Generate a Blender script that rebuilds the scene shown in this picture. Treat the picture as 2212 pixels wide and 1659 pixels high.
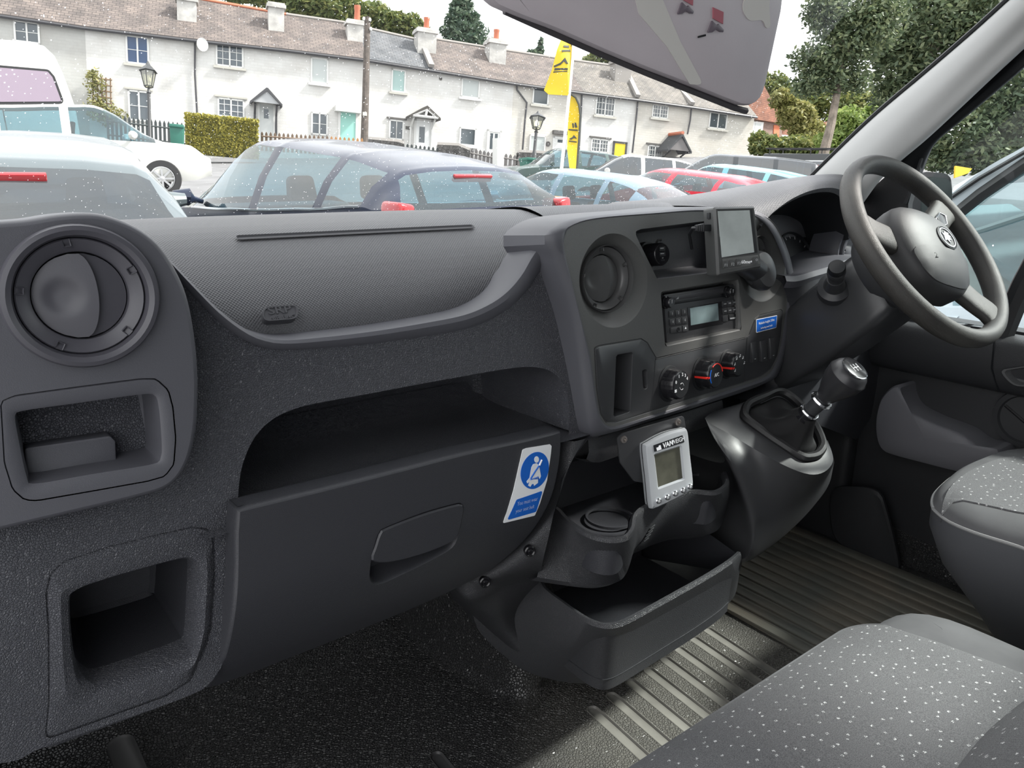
import bpy, bmesh, math, random
from mathutils import Vector, Matrix
from mathutils.geometry import delaunay_2d_cdt

for o in list(bpy.data.objects):
    bpy.data.objects.remove(o, do_unlink=True)
S = bpy.context.scene
COL = S.collection
RND = random.Random(7)
PI = math.pi

# ------------------------------------------------------------------ camera
PW, PH, FPX = 2212.0, 1659.0, 1662.0
YAW, PITCH, ROLL = math.radians(38), math.radians(-16), math.radians(0.7)
FW = Vector((math.sin(YAW)*math.cos(PITCH), math.cos(YAW)*math.cos(PITCH), math.sin(PITCH)))
_r0 = Vector((math.cos(YAW), -math.sin(YAW), 0)); _u0 = _r0.cross(FW)
RT = _r0*math.cos(ROLL) + _u0*math.sin(ROLL)
UP = _u0*math.cos(ROLL) - _r0*math.sin(ROLL)
CAM = Vector((0, 0, 1.55))
cd = bpy.data.cameras.new('camera'); cam = bpy.data.objects.new('camera', cd); COL.objects.link(cam)
cd.sensor_fit = 'HORIZONTAL'; cd.sensor_width = 36; cd.lens = 36*FPX/PW
cd.clip_start = 0.02; cd.clip_end = 500
M3 = Matrix((RT, UP, -FW)).transposed()
cam.matrix_world = Matrix.Translation(CAM) @ M3.to_4x4()
S.camera = cam

# ------------------------------------------------------------------ light
wd = bpy.data.worlds.new('world'); S.world = wd; wd.use_nodes = True
nt = wd.node_tree; nt.nodes.clear()
wo = nt.nodes.new('ShaderNodeOutputWorld'); wb = nt.nodes.new('ShaderNodeBackground')
wn = nt.nodes.new('ShaderNodeTexNoise'); wr = nt.nodes.new('ShaderNodeValToRGB')
wn.inputs['Scale'].default_value = 2.2; wn.inputs['Detail'].default_value = 5
wr.color_ramp.elements[0].color = (0.74, 0.80, 0.90, 1); wr.color_ramp.elements[1].color = (1, 0.99, 0.97, 1)
wr.color_ramp.elements[0].position = 0.25; wr.color_ramp.elements[1].position = 0.62
nt.links.new(wn.outputs['Fac'], wr.inputs[0]); nt.links.new(wr.outputs[0], wb.inputs[0])
wb.inputs[1].default_value = 1.9
nt.links.new(wb.outputs[0], wo.inputs[0])
sl = bpy.data.lights.new('sun', 'SUN'); sl.energy = 6.5; sl.angle = math.radians(7); sl.color = (1, 0.96, 0.9)
so = bpy.data.objects.new('sun', sl); COL.objects.link(so)
so.rotation_euler = Vector((-0.60, 0.37, -0.71)).to_track_quat('-Z', 'Y').to_euler()
so.location = (6, 0, 9)
vs = S.view_settings; vs.view_transform = 'Standard'; vs.look = 'None'; vs.gamma = 1; vs.exposure = 0.55
vs.use_curve_mapping = False

# ------------------------------------------------------------------ geometry helpers
def ray(px, py): return FW + RT*((px-PW/2)/FPX) - UP*((py-PH/2)/FPX)
def hit(px, py, o, n):
    d = ray(px, py); o = Vector(o); n = Vector(n)
    return CAM + d*((o-CAM).dot(n)/d.dot(n))
def AX(px, py, x): return hit(px, py, (x, 0, 0), (1, 0, 0))
def AY(px, py, y): return hit(px, py, (0, y, 0), (0, 1, 0))
def AZ(px, py, z): return hit(px, py, (0, 0, z), (0, 0, 1))
def AD(px, py, d):                       # at distance along the view axis
    return CAM + ray(px, py)*d
def on_surf(px, py, Y, y0=0.8):          # ray against the surface y = Y(x, z)
    y = y0
    for _ in range(25):
        p = AY(px, py, y); y = 0.5*y + 0.5*Y(p.x, p.z)
    p = AY(px, py, y); return p

class Fr:
    """Flat working frame: origin, outward normal; a to the right, b up, h out."""
    def __init__(s, o, n, up=(0, 0, 1)):
        s.o = Vector(o); s.n = Vector(n).normalized()
        s.ex = Vector(up).cross(s.n).normalized(); s.ez = s.n.cross(s.ex)
    def P(s, px, py, h=0.0): return hit(px, py, s.o + s.n*h, s.n)
    def L(s, px, py, h=0.0):
        q = s.P(px, py, h) - s.o
        return (q.dot(s.ex), q.dot(s.ez))
    def p(s, a, b, h=0.0): return s.o + s.ex*a + s.ez*b + s.n*h
    def LL(s, pts, h=0.0): return [s.L(x, y, h) for x, y in pts]
    def at(s, px, py, h=0.0):
        return Fr(s.P(px, py, h), s.n, s.ez)

def cr(p0, p1, p2, p3, t):
    return 0.5*((2*p1) + (p2-p0)*t + (2*p0-5*p1+4*p2-p3)*t*t + (3*p1-p0-3*p2+p3)*t*t*t)
def spline(pts, n, closed=False):
    """n points evenly spaced on a Catmull-Rom through pts (2D tuples or Vectors)."""
    P = [Vector(p) for p in pts]; m = len(P); out = []
    segs = m if closed else m-1
    for i in range(segs):
        g = lambda k: P[k % m] if closed else P[max(0, min(m-1, k))]
        for j in range(12): out.append(cr(g(i-1), g(i), g(i+1), g(i+2), j/12))
    if not closed: out.append(P[-1])
    return resample(out, n, closed)
def resample(pts, n, closed=False):
    P = [Vector(p) for p in pts]
    if closed: P = P + [P[0]]
    L = [0.0]
    for a, b in zip(P, P[1:]): L.append(L[-1] + (b-a).length)
    T = L[-1]; out = []; k = 0; cnt = n if closed else n-1
    for i in range(n):
        s = T*i/max(1, cnt)
        while k < len(P)-2 and L[k+1] < s: k += 1
        d = L[k+1]-L[k]; out.append(P[k].lerp(P[k+1], 0 if d < 1e-12 else (s-L[k])/d))
    return out
def roundp(pts, r, seg=5):
    """round the corners of a closed 2D polygon; r one radius or one per corner."""
    P = [Vector(p[:2]) for p in pts]; m = len(P); out = []
    for i in range(m):
        ri = r[i] if isinstance(r, (list, tuple)) else r
        a, b, c = P[i-1], P[i], P[(i+1) % m]
        u, v = (a-b), (c-b); lu, lv = u.length, v.length
        if ri <= 0 or lu < 1e-9 or lv < 1e-9: out.append(b); continue
        u /= lu; v /= lv; ang = u.angle(v, 0.0)
        if ang > PI-0.05 or ang < 0.05: out.append(b); continue
        t = min(ri/math.tan(ang/2), lu*0.49, lv*0.49)
        p, q = b+u*t, b+v*t
        for k in range(seg+1):
            s = k/seg; out.append((p.lerp(b, s)).lerp(b.lerp(q, s), s))
    return out
def inset(pts, d):
    P = [Vector(p[:2]) for p in pts]; m = len(P)
    A = sum(P[i].x*P[(i+1) % m].y - P[(i+1) % m].x*P[i].y for i in range(m))
    sg = 1 if A > 0 else -1; out = []
    for i in range(m):
        t = (P[(i+1) % m]-P[i-1])
        if t.length < 1e-9: out.append(P[i]); continue
        t.normalize(); out.append(P[i] + Vector((-t.y, t.x))*d*sg)
    return out
def inside(p, poly):
    x, y = p[0], p[1]; c = False; j = len(poly)-1
    for i in range(len(poly)):
        xi, yi = poly[i][0], poly[i][1]; xj, yj = poly[j][0], poly[j][1]
        if (yi > y) != (yj > y) and x < (xj-xi)*(y-yi)/(yj-yi)+xi: c = not c
        j = i
    return c

class MB:
    def __init__(s): s.v = []; s.f = []; s.uv = None
    def add(s, vs, fs):
        k = len(s.v); s.v += [Vector(v) for v in vs]; s.f += [tuple(i+k for i in f) for f in fs]; return s
    def grid(s, rows, closed=False):
        n = len(rows[0]); k = len(s.v)
        for r in rows: s.v += [Vector(p) for p in r]
        for i in range(len(rows)-1):
            for j in range(n if closed else n-1):
                j2 = (j+1) % n
                s.f.append((k+i*n+j, k+i*n+j2, k+(i+1)*n+j2, k+(i+1)*n+j))
        return s
    def cap(s, loop, flip=False):
        k = len(s.v); s.v += [Vector(p) for p in loop]
        f = tuple(range(k, k+len(loop))); s.f.append(f[::-1] if flip else f); return s
    def box(s, c, d, R=None):
        c = Vector(c); dx, dy, dz = d[0]/2, d[1]/2, d[2]/2; vs = []
        for x in (-dx, dx):
            for y in (-dy, dy):
                for z in (-dz, dz):
                    q = Vector((x, y, z)); vs.append(c + (R @ q if R else q))
        return s.add(vs, [(0, 1, 3, 2), (4, 6, 7, 5), (0, 4, 5, 1), (2, 3, 7, 6), (0, 2, 6, 4), (1, 5, 7, 3)])
    def tube(s, pts, r, n=8, caps=True):
        P = [Vector(p) for p in pts]; rows = []
        up = None
        for i, p in enumerate(P):
            t = (P[min(i+1, len(P)-1)]-P[max(i-1, 0)]).normalized()
            if up is None:
                up = Vector((0, 0, 1)) if abs(t.z) < 0.9 else Vector((1, 0, 0))
            a = t.cross(up)
            if a.length < 1e-6: a = t.cross(Vector((0, 1, 0)))
            a.normalize(); b = a.cross(t).normalized(); up = b
            ri = r[i] if isinstance(r, (list, tuple)) else r
            rows.append([p + (a*math.cos(2*PI*k/n)+b*math.sin(2*PI*k/n))*ri for k in range(n)])
        s.grid(rows, True)
        if caps: s.cap(rows[0], True); s.cap(rows[-1])
        return s
    def prism(s, fr, pts, h0, h1):
        a = [fr.p(x, y, h0) for x, y in pts]; b = [fr.p(x, y, h1) for x, y in pts]
        s.grid([a, b], True); s.cap(a, True); s.cap(b); return s
    def lathe(s, fr, prof, n=32, cap0=False, cap1=False, sx=1.0, sy=1.0):
        rows = [[fr.p(r*sx*math.cos(2*PI*k/n), r*sy*math.sin(2*PI*k/n), h) for k in range(n)] for r, h in prof]
        s.grid(rows, True)
        if cap0: s.cap(rows[0], True)
        if cap1: s.cap(rows[-1])
        return s
    def build(s, name, mat, parent=None, bev=0.0, seg=2, ang=35, smooth=True, org=None, recalc=True, weld=1e-5):
        o0 = Vector(org) if org is not None else origin(parent)
        me = bpy.data.meshes.new(name)
        me.from_pydata([v-o0 for v in s.v], [], s.f)
        bm = bmesh.new(); bm.from_mesh(me)
        if weld: bmesh.ops.remove_doubles(bm, verts=bm.verts, dist=weld)
        if recalc: bmesh.ops.recalc_face_normals(bm, faces=bm.faces)
        if bev > 0:
            es = [e for e in bm.edges if len(e.link_faces) == 2 and e.calc_face_angle(0) > math.radians(40)]
            try: bmesh.ops.bevel(bm, geom=es, offset=bev, segments=seg, affect='EDGES', profile=0.5, clamp_overlap=True)
            except Exception: pass
        bm.to_mesh(me); bm.free()
        if smooth:
            me.polygons.foreach_set('use_smooth', [True]*len(me.polygons)); me.set_sharp_from_angle(angle=math.radians(ang))
        if s.uv:
            ul = me.uv_layers.new(name='UVMap')
            for l in me.loops: ul.data[l.index].uv = s.uv[l.vertex_index]
        if mat: me.materials.append(mat)
        o = bpy.data.objects.new(name, me); COL.objects.link(o)
        if parent: o.parent = parent
        elif org is not None: o.location = o0
        return o
def origin(parent):
    o = Vector((0, 0, 0)); p = parent
    while p is not None: o += p.location; p = p.parent
    return o
def empty(name, loc, label=None, cat=None, group=None):
    o = bpy.data.objects.new(name, None); COL.objects.link(o); o.location = Vector(loc); o.empty_display_size = 0.05
    return tag(o, label, cat, group)
def tag(o, label=None, cat=None, group=None, kind=None):
    if label: o['label'] = label
    if cat: o['category'] = cat
    if group: o['group'] = group
    if kind: o['kind'] = kind
    return o
def sheet(outer, holes, surf, sp):
    """triangulated sheet over a 2D outline with holes; surf(a,b) -> point."""
    vs, es, fs = [], [], []
    def loop(L):
        k = len(vs); n = len(L)
        vs.extend(Vector(p[:2]) for p in L); es.extend((k+i, k+(i+1) % n) for i in range(n))
    loop(outer)
    for h in holes: loop(h)
    xs = [p[0] for p in outer]; ys = [p[1] for p in outer]
    nx = int((max(xs)-min(xs))/sp)+1; ny = int((max(ys)-min(ys))/sp)+1
    ed = [(vs[a], vs[b]) for a, b in es]
    for i in range(nx+1):
        for j in range(ny+1):
            q = Vector((min(xs)+(i+0.5*(j % 2))*sp, min(ys)+j*sp))
            if not inside(q, outer) or any(inside(q, h) for h in holes): continue
            ok = True
            for a, b in ed:
                d = b-a; l2 = d.length_squared
                t = 0 if l2 < 1e-12 else max(0, min(1, (q-a).dot(d)/l2))
                if (a+d*t-q).length_squared < (0.4*sp)**2: ok = False; break
            if ok: vs.append(q)
    V, E, F, _, _, _ = delaunay_2d_cdt(vs, es, [], 1, 1e-6)
    m = MB(); m.v = [surf(v[0], v[1]) for v in V]
    for f in F:
        c = sum((V[i] for i in f), Vector((0, 0)))/len(f)
        if any(inside(c, h) for h in holes): continue
        m.f.append(tuple(f))
    return m
def skirt(m, loop3, d, r=0.004):
    """turn the edge of a sheet back with a small round; d the offset of the far edge."""
    d = Vector(d); n = len(loop3); c = sum(loop3, Vector())/n
    m.grid([loop3, [p+d for p in loop3]], True); return m
def loft(rails, nu, nv, closed=False):
    """smooth surface through rails (lists of points), nu along, nv across."""
    R = [spline(r, nu, closed) for r in rails]
    cols = [spline([r[i] for r in R], nv) for i in range(nu)]
    rows = [[cols[i][j] for i in range(nu)] for j in range(nv)]
    m = MB(); m.grid(rows, closed)
    m.uv = []; tv = 0.0; mid = nu//2
    for j, rw in enumerate(rows):
        if j: tv += (rw[mid]-rows[j-1][mid]).length
        tu = 0.0
        for i, p in enumerate(rw):
            if i: tu += (p-rw[i-1]).length
            m.uv.append((tu, tv))
    return m, rows
def text_mesh(name, txt, fr, a, b, h, size, mat, parent, align='CENTER', bold=0.0, depth=0.0002, sx=1.0, shear=0.0):
    cu = bpy.data.curves.new(name, 'FONT'); cu.body = txt; cu.size = size; cu.align_x = align; cu.align_y = 'CENTER'
    cu.offset = bold*size; cu.extrude = depth; cu.shear = shear; cu.resolution_u = 2
    t = bpy.data.objects.new(name+'_t', cu); COL.objects.link(t)
    dg = bpy.context.evaluated_depsgraph_get(); me = bpy.data.meshes.new_from_object(t.evaluated_get(dg))
    bpy.data.objects.remove(t); bpy.data.curves.remove(cu)
    o0 = origin(parent)
    for v in me.vertices: v.co = fr.p(a + v.co.x*sx, b + v.co.y, h + v.co.z) - o0
    me.materials.clear(); me.materials.append(mat)
    o = bpy.data.objects.new(name, me); COL.objects.link(o); o.parent = parent
    return o

# ------------------------------------------------------------------ materials
MATS = {}
def nodes(name):
    m = bpy.data.materials.new(name); m.use_nodes = True; t = m.node_tree; t.nodes.clear()
    o = t.nodes.new('ShaderNodeOutputMaterial'); MATS[name] = m
    return m, t, o
def mat(name, col, rough=0.5, metal=0.0, spec=0.5, bump=None, var=None, coat=0.0, emit=None, trans=0.0):
    """bump: (kind, scale, strength, distance); var: (scale, amount, second colour or None)."""
    if name in MATS: return MATS[name]
    m, t, o = nodes(name); N = t.nodes.new; K = t.links.new
    b = N('ShaderNodeBsdfPrincipled'); K(b.outputs[0], o.inputs[0])
    b.inputs['Base Color'].default_value = (*col, 1); b.inputs['Roughness'].default_value = rough
    b.inputs['Metallic'].default_value = metal; b.inputs['Specular IOR Level'].default_value = spec
    b.inputs['Coat Weight'].default_value = coat
    if emit: b.inputs['Emission Color'].default_value = (*emit[0], 1); b.inputs['Emission Strength'].default_value = emit[1]
    tc = N('ShaderNodeTexCoord')
    if var:
        n = N('ShaderNodeTexNoise'); n.inputs['Scale'].default_value = var[0]; n.inputs['Detail'].default_value = 6
        K(tc.outputs['Object'], n.inputs['Vector'])
        r = N('ShaderNodeValToRGB'); K(n.outputs['Fac'], r.inputs[0]); K(r.outputs[0], b.inputs['Base Color'])
        c2 = var[2] if len(var) > 2 else [min(1, c*(1+var[1])) for c in col]
        c1 = col if len(var) > 2 else [c*(1-var[1]) for c in col]
        r.color_ramp.elements[0].color = (*c1, 1); r.color_ramp.elements[1].color = (*c2, 1)
        r.color_ramp.elements[0].position = 0.35; r.color_ramp.elements[1].position = 0.68
    if bump:
        kind, sc, st, di = bump
        bp = N('ShaderNodeBump'); bp.inputs['Strength'].default_value = st; bp.inputs['Distance'].default_value = di
        if kind == 'noise':
            x = N('ShaderNodeTexNoise'); x.inputs['Detail'].default_value = 3; src = x.outputs['Fac']
        elif kind == 'cells':
            x = N('ShaderNodeTexVoronoi'); x.feature = 'DISTANCE_TO_EDGE'
            mr = N('ShaderNodeMapRange'); mr.inputs[2].default_value = 0.18; K(x.outputs['Distance'], mr.inputs[0]); src = mr.outputs[0]
        elif kind == 'dots':
            x = N('ShaderNodeTexVoronoi'); x.voronoi_dimensions = '2D'; x.inputs['Randomness'].default_value = 0.0; src = x.outputs['Distance']
            mp = N('ShaderNodeMapping'); mp.inputs['Rotation'].default_value[2] = PI/4; K(tc.outputs['UV'], mp.inputs[0]); K(mp.outputs[0], x.inputs['Vector'])
            bp.invert = True
        elif kind == 'weave':
            x = N('ShaderNodeTexWave'); x.wave_type = 'BANDS'; x.inputs['Distortion'].default_value = 1.5; x.inputs['Detail'].default_value = 1; src = x.outputs['Fac']
        x.inputs['Scale'].default_value = sc
        if kind != 'dots': K(tc.outputs['Object'], x.inputs['Vector'])
        K(src, bp.inputs['Height']); K(bp.outputs[0], b.inputs['Normal'])
    return m
def glass_mat(name, tint, rough=0.02, alpha=0.3, spec_col=(1, 1, 1), specks=None, refl=0.05):
    """pane: tinted see-through mixed with a mirror coat; alpha the share of tint that stays opaque."""
    m, t, o = nodes(name); N = t.nodes.new; K = t.links.new
    tr = N('ShaderNodeBsdfTransparent'); tr.inputs[0].default_value = (*tint, 1)
    df = N('ShaderNodeBsdfDiffuse'); df.inputs[0].default_value = (*[c*0.5 for c in tint], 1)
    m1 = N('ShaderNodeMixShader'); m1.inputs[0].default_value = alpha; K(tr.outputs[0], m1.inputs[1]); K(df.outputs[0], m1.inputs[2])
    gl = N('ShaderNodeBsdfGlossy'); gl.inputs['Roughness'].default_value = rough; gl.inputs[0].default_value = (*spec_col, 1)
    lw = N('ShaderNodeLayerWeight'); lw.inputs[0].default_value = 0.5
    pw = N('ShaderNodeMath'); pw.operation = 'POWER'; pw.inputs[1].default_value = 4.0; K(lw.outputs['Facing'], pw.inputs[0])
    fr = N('ShaderNodeMapRange'); fr.inputs[3].default_value = refl; fr.inputs[4].default_value = 0.75; K(pw.outputs[0], fr.inputs[0])
    m2 = N('ShaderNodeMixShader'); K(fr.outputs[0], m2.inputs[0]); K(m1.outputs[0], m2.inputs[1]); K(gl.outputs[0], m2.inputs[2])
    last = m2
    if specks:
        tc = N('ShaderNodeTexCoord'); v = N('ShaderNodeTexVoronoi'); v.inputs['Scale'].default_value = specks[0]; K(tc.outputs['Object'], v.inputs['Vector'])
        w = N('ShaderNodeTexNoise'); w.inputs['Scale'].default_value = 4; K(tc.outputs['Object'], w.inputs['Vector'])
        ad = N('ShaderNodeMath'); ad.operation = 'MULTIPLY'; ad.inputs[1].default_value = specks[1]*2; K(w.outputs['Fac'], ad.inputs[0])
        lt = N('ShaderNodeMath'); lt.operation = 'LESS_THAN'; K(v.outputs['Distance'], lt.inputs[0]); K(ad.outputs[0], lt.inputs[1])
        mu = N('ShaderNodeMath'); mu.operation = 'MULTIPLY'; mu.inputs[1].default_value = specks[2]; K(lt.outputs[0], mu.inputs[0])
        wh = N('ShaderNodeBsdfTranslucent'); wh.inputs[0].default_value = (0.9, 0.92, 0.95, 1)
        m3 = N('ShaderNodeMixShader'); K(mu.outputs[0], m3.inputs[0]); K(m2.outputs[0], m3.inputs[1]); K(wh.outputs[0], m3.inputs[2]); last = m3
    K(last.outputs[0], o.inputs[0]); return m

PC = (0.040, 0.042, 0.050)      # dash plastic
M_grain = mat('dash_leather_grain', (0.064, 0.066, 0.077), 0.46, bump=('cells', 400, 0.8, 0.0011))
M_fine = mat('dash_fine_grain', (0.074, 0.075, 0.087), 0.46, bump=('noise', 1400, 0.25, 0.0006))
M_fascia = mat('fascia_fine_grain', (0.085, 0.086, 0.084), 0.42, bump=('noise', 1100, 0.35, 0.0007))
M_pad = mat('dash_dimple_pad', (0.070, 0.071, 0.078), 0.45, bump=('dots', 340, 0.8, 0.0012))
M_smooth = mat('satin_black_plastic', (0.036, 0.037, 0.040), 0.34)
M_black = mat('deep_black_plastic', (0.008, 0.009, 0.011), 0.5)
M_gloss = mat('gloss_black_plastic', (0.012, 0.012, 0.014), 0.18)
M_vent = mat('vent_plastic', (0.064, 0.063, 0.075), 0.40, bump=('noise', 900, 0.08, 0.0005))
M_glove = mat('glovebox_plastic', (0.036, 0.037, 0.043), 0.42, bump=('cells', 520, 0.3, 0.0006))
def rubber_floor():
    """black cell-grained rubber, with a dust patch by the tunnel lightened to stand in for sunlight."""
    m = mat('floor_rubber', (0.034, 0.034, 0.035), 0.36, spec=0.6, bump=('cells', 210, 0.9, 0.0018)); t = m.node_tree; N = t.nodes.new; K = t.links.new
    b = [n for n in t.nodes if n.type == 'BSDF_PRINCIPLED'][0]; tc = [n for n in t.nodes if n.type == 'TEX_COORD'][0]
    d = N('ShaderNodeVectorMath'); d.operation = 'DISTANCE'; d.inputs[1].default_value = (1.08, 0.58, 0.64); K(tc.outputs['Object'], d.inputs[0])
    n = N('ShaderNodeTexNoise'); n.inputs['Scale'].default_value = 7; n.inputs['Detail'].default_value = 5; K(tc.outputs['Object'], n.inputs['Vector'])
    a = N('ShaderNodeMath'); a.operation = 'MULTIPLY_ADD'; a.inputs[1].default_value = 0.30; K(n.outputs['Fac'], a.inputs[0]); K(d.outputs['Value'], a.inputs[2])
    r = N('ShaderNodeValToRGB'); K(a.outputs[0], r.inputs[0]); r.color_ramp.elements[0].position = 0.42; r.color_ramp.elements[0].color = (0.125, 0.12, 0.108, 1); r.color_ramp.elements[1].position = 0.68; r.color_ramp.elements[1].color = (0.034, 0.034, 0.035, 1)  # pale end of the ramp: dust plus sunlight put into the colour
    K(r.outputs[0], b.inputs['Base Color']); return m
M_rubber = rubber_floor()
M_groove = mat('sunlit_groove_rubber', (0.19, 0.183, 0.165), 0.42, var=(9, 0.25))  # dusty tone raised to paint in the sun on the main grooves
M_matrub = mat('mat_rubber', (0.115, 0.12, 0.106), 0.5, var=(7, 0.4, (0.17, 0.15, 0.12)))
M_groove2 = mat('dark_groove_rubber', (0.040, 0.040, 0.041), 0.45)  # same rubber without the painted sunlight
M_chrome = mat('chrome', (0.75, 0.76, 0.78), 0.12, 1.0)
M_white = mat('white_print', (0.90, 0.91, 0.93), 0.45)
M_grey_print = mat('grey_print', (0.35, 0.36, 0.37), 0.5)
M_blue_print = mat('sticker_blue', (0.010, 0.135, 0.60), 0.35)
M_red_print = mat('red_marker', (0.75, 0.03, 0.02), 0.35)
M_cvent = mat('centre_vent_plastic', (0.070, 0.071, 0.072), 0.34)
M_emb = mat('emblem_plastic', (0.066, 0.067, 0.074), 0.4)
M_cons = mat('console_grain', (0.037, 0.038, 0.042), 0.42, bump=('cells', 480, 0.5, 0.0008))
M_gcon = mat('gear_console_plastic', (0.040, 0.041, 0.044), 0.40, bump=('noise', 1400, 0.25, 0.0006))
M_screw = mat('steel_screw', (0.35, 0.32, 0.30), 0.35, 0.9)
# ================================================================== DASHBOARD
DASH = empty('dashboard', (0.8, 0.9, 1.0), 'dark grey moulded van dashboard spanning the cab under the windscreen', 'dashboard')
def Vx(*p): return Vector(p)

# ---- upper pad with the dimpled skin (swept along the cab)
def padrow(y0, zs, x0, x1, dy0=0.0, dy1=0.0, dz0=0.0, dz1=0.0, n=9):
    return [Vector((x0+(x1-x0)*i/(n-1), y0+dy0+(dy1-dy0)*i/(n-1), zs+dz0+(dz1-dz0)*i/(n-1))) for i in range(n)]
prof = [(1.42, 1.405), (1.27, 1.452), (1.10, 1.476), (1.03, 1.472), (0.965, 1.453), (0.905, 1.415), (0.868, 1.37), (0.862, 1.32), (0.875, 1.26)]
def pad(name, x0, x1, bow=0.012, pr=None):
    rails = []
    for y, z in (pr or prof):
        rails.append([Vector((x0+(x1-x0)*i/10, y, z - bow*abs(2*i/10-1)**3)) for i in range(11)])
    m, rows = loft(rails, 40, 40)
    return m.build(name, M_pad, DASH, weld=0)
pad('airbag_pad', 0.10, 0.8475, 0.004)
pad('centre_top_pad', 0.850, 1.75, 0.0, prof[:4]+[(0.985, 1.45), (0.97, 1.40)])
# shallow moulded slot in the airbag pad
def onpad(px, py):
    best = None
    for k in range(len(prof)-1):
        (ya, za), (yb, zb) = prof[k], prof[k+1]
        n = Vector((0, zb-za, ya-yb)); n.normalize()
        q = hit(px, py, (0, ya, za), n)
        if min(ya, yb)-0.003 <= q.y <= max(ya, yb)+0.003:
            if best is None or (q-CAM).length < (best-CAM).length: best = q
    return best
a, b = onpad(512, 520), onpad(1020, 490)
fr = Fr((a+b)/2, (Vector((0, -0.42, 1))), (0, 1, 0.3))
fr = Fr((a+b)/2 + fr.n*0.0, fr.n, (0, 1, 0))
la = (a-fr.o).dot(fr.ex); lb = (b-fr.o).dot(fr.ex)
lo = roundp([(la, -0.006), (lb, -0.006), (lb, 0.006), (la, 0.006)], 0.0055, 5)
m = MB(); m.grid([[fr.p(x, y, 0.0026) for x, y in lo], [fr.p(x, y, 0.0032) for x, y in inset(lo, 0.001)], [fr.p(x, y, 0.0008) for x, y in inset(lo, 0.0025)]], True)
m.cap([fr.p(x, y, 0.0008) for x, y in inset(lo, 0.0025)])
m.build('airbag_slot', M_pad, DASH)
# raised airbag emblem
fb = Fr(onpad(603, 681) + Vector((0, -0.77, 0.63))*0.0022, (0, -0.80, 0.60))
em = roundp(fb.LL([(566, 667), (642, 661), (642, 692), (566, 698)]), 0.012, 6)
m = MB(); o0 = [fb.p(x, y, -0.008) for x, y in em]
m.grid([o0, [fb.p(x, y, 0.0045) for x, y in em], [fb.p(x, y, 0.0045) for x, y in inset(em, 0.0012)], [fb.p(x, y, 0.003) for x, y in inset(em, 0.002)]], True)
m.cap([fb.p(x, y, 0.003) for x, y in inset(em, 0.002)])
emb = m.build('airbag_emblem', M_emb, DASH)
text_mesh('emblem_lettering', 'SRP', fb, 0, 0.0035, 0.0032, 0.0135, M_emb, emb, bold=0.01, depth=0.0011, sx=1.35)
text_mesh('emblem_lettering', 'AIR BAG', fb, 0.001, -0.0062, 0.0032, 0.0062, M_emb, emb, bold=0.01, depth=0.0009, sx=1.35)

# ---- main moulded body (leather grain)
def Yb(x, z):
    t = max(0, min(1, (1.40-z)/0.28)); return 0.835 - 0.03*t*t*(3-2*t) - 0.066*max(0, 0.3-x)**2
def bodyxz(px, py): p = on_surf(px, py, Yb); return (p.x, p.z)
top = [(318, 515), (370, 572), (420, 625), (470, 675), (520, 713), (560, 732), (610, 740), (700, 734), (800, 723), (900, 708), (1000, 689), (1060, 664), (1100, 635), (1130, 600), (1150, 566), (1166, 543)]
arch = [(1229, 930), (1229, 880), (1220, 835), (1195, 805), (1155, 793), (1100, 796), (1000, 813), (900, 831), (800, 850), (700, 868), (640, 882), (590, 905), (550, 945), (525, 1000), (516, 1050), (513, 1100)]
low = [(514, 1250), (508, 1340), (488, 1420), (450, 1480), (400, 1506), (330, 1532), (100, 1612), (40, 1642)]
T2 = [Vector(bodyxz(*p)) for p in top]; A2 = [Vector(bodyxz(*p)) for p in arch]; L2 = [Vector(bodyxz(*p)) for p in low]
topS = spline(T2, 60); archS = spline(A2, 70); lowS = spline(L2, 24)
ex = [Vector(bodyxz(-60, 1660)), Vector(bodyxz(-60, 500))]
rt = [Vector(bodyxz(1200, 548)), Vector(bodyxz(1262, 640)), Vector(bodyxz(1300, 800)), Vector(bodyxz(1310, 935)), Vector(bodyxz(1290, 944)), Vector(bodyxz(1228, 951))]
outer = topS + rt + archS + lowS + ex
# lower-left pocket opening
FL = Fr((0.12, Yb(0.12, 1.09), 1.09), (0, -1, 0))
pk_out = [(96, 1600), (104, 1516), (103, 1357), (98, 1280), (108, 1238), (139, 1211), (238, 1179), (330, 1156), (417, 1137), (447, 1140), (463, 1160), (466, 1238), (458, 1357), (445, 1400), (413, 1470), (357, 1505)]
pk_in = [(155, 1300), (171, 1281), (225, 1262), (278, 1246), (385, 1217), (412, 1216), (429, 1234), (427, 1310), (421, 1397), (405, 1421), (300, 1461), (222, 1486), (199, 1484), (175, 1461), (160, 1397)]
hole = roundp([bodyxz(*p) for p in pk_out], 0.008, 3)
m = sheet(outer, [hole], lambda x, z: Vector((x, Yb(x, z), z)), 0.02)
m.build('dash_body', M_grain, DASH, weld=0)
# rolled rim along the pad edge
m = MB(); R = [Vector((p.x, Yb(p.x, p.y), p.y)) for p in topS]
def nrm2(L, i):
    t = L[min(i+1, len(L)-1)]-L[max(i-1, 0)]; t = Vector((t.x, 0, t.z)).normalized(); return Vector((-t.z, 0, t.x))
rows = []
for du, dy in ((-0.011, -0.0012), (-0.007, -0.005), (0.0, -0.007), (0.0045, -0.004), (0.006, 0.004), (0.006, 0.05)):
    rows.append([R[i] + nrm2(R, i)*du*(0.35+1.35*i/len(R)) + Vector((0, dy, 0)) for i in range(len(R))])
m.grid(rows); m.build('pad_rim', M_fine, DASH)

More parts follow.
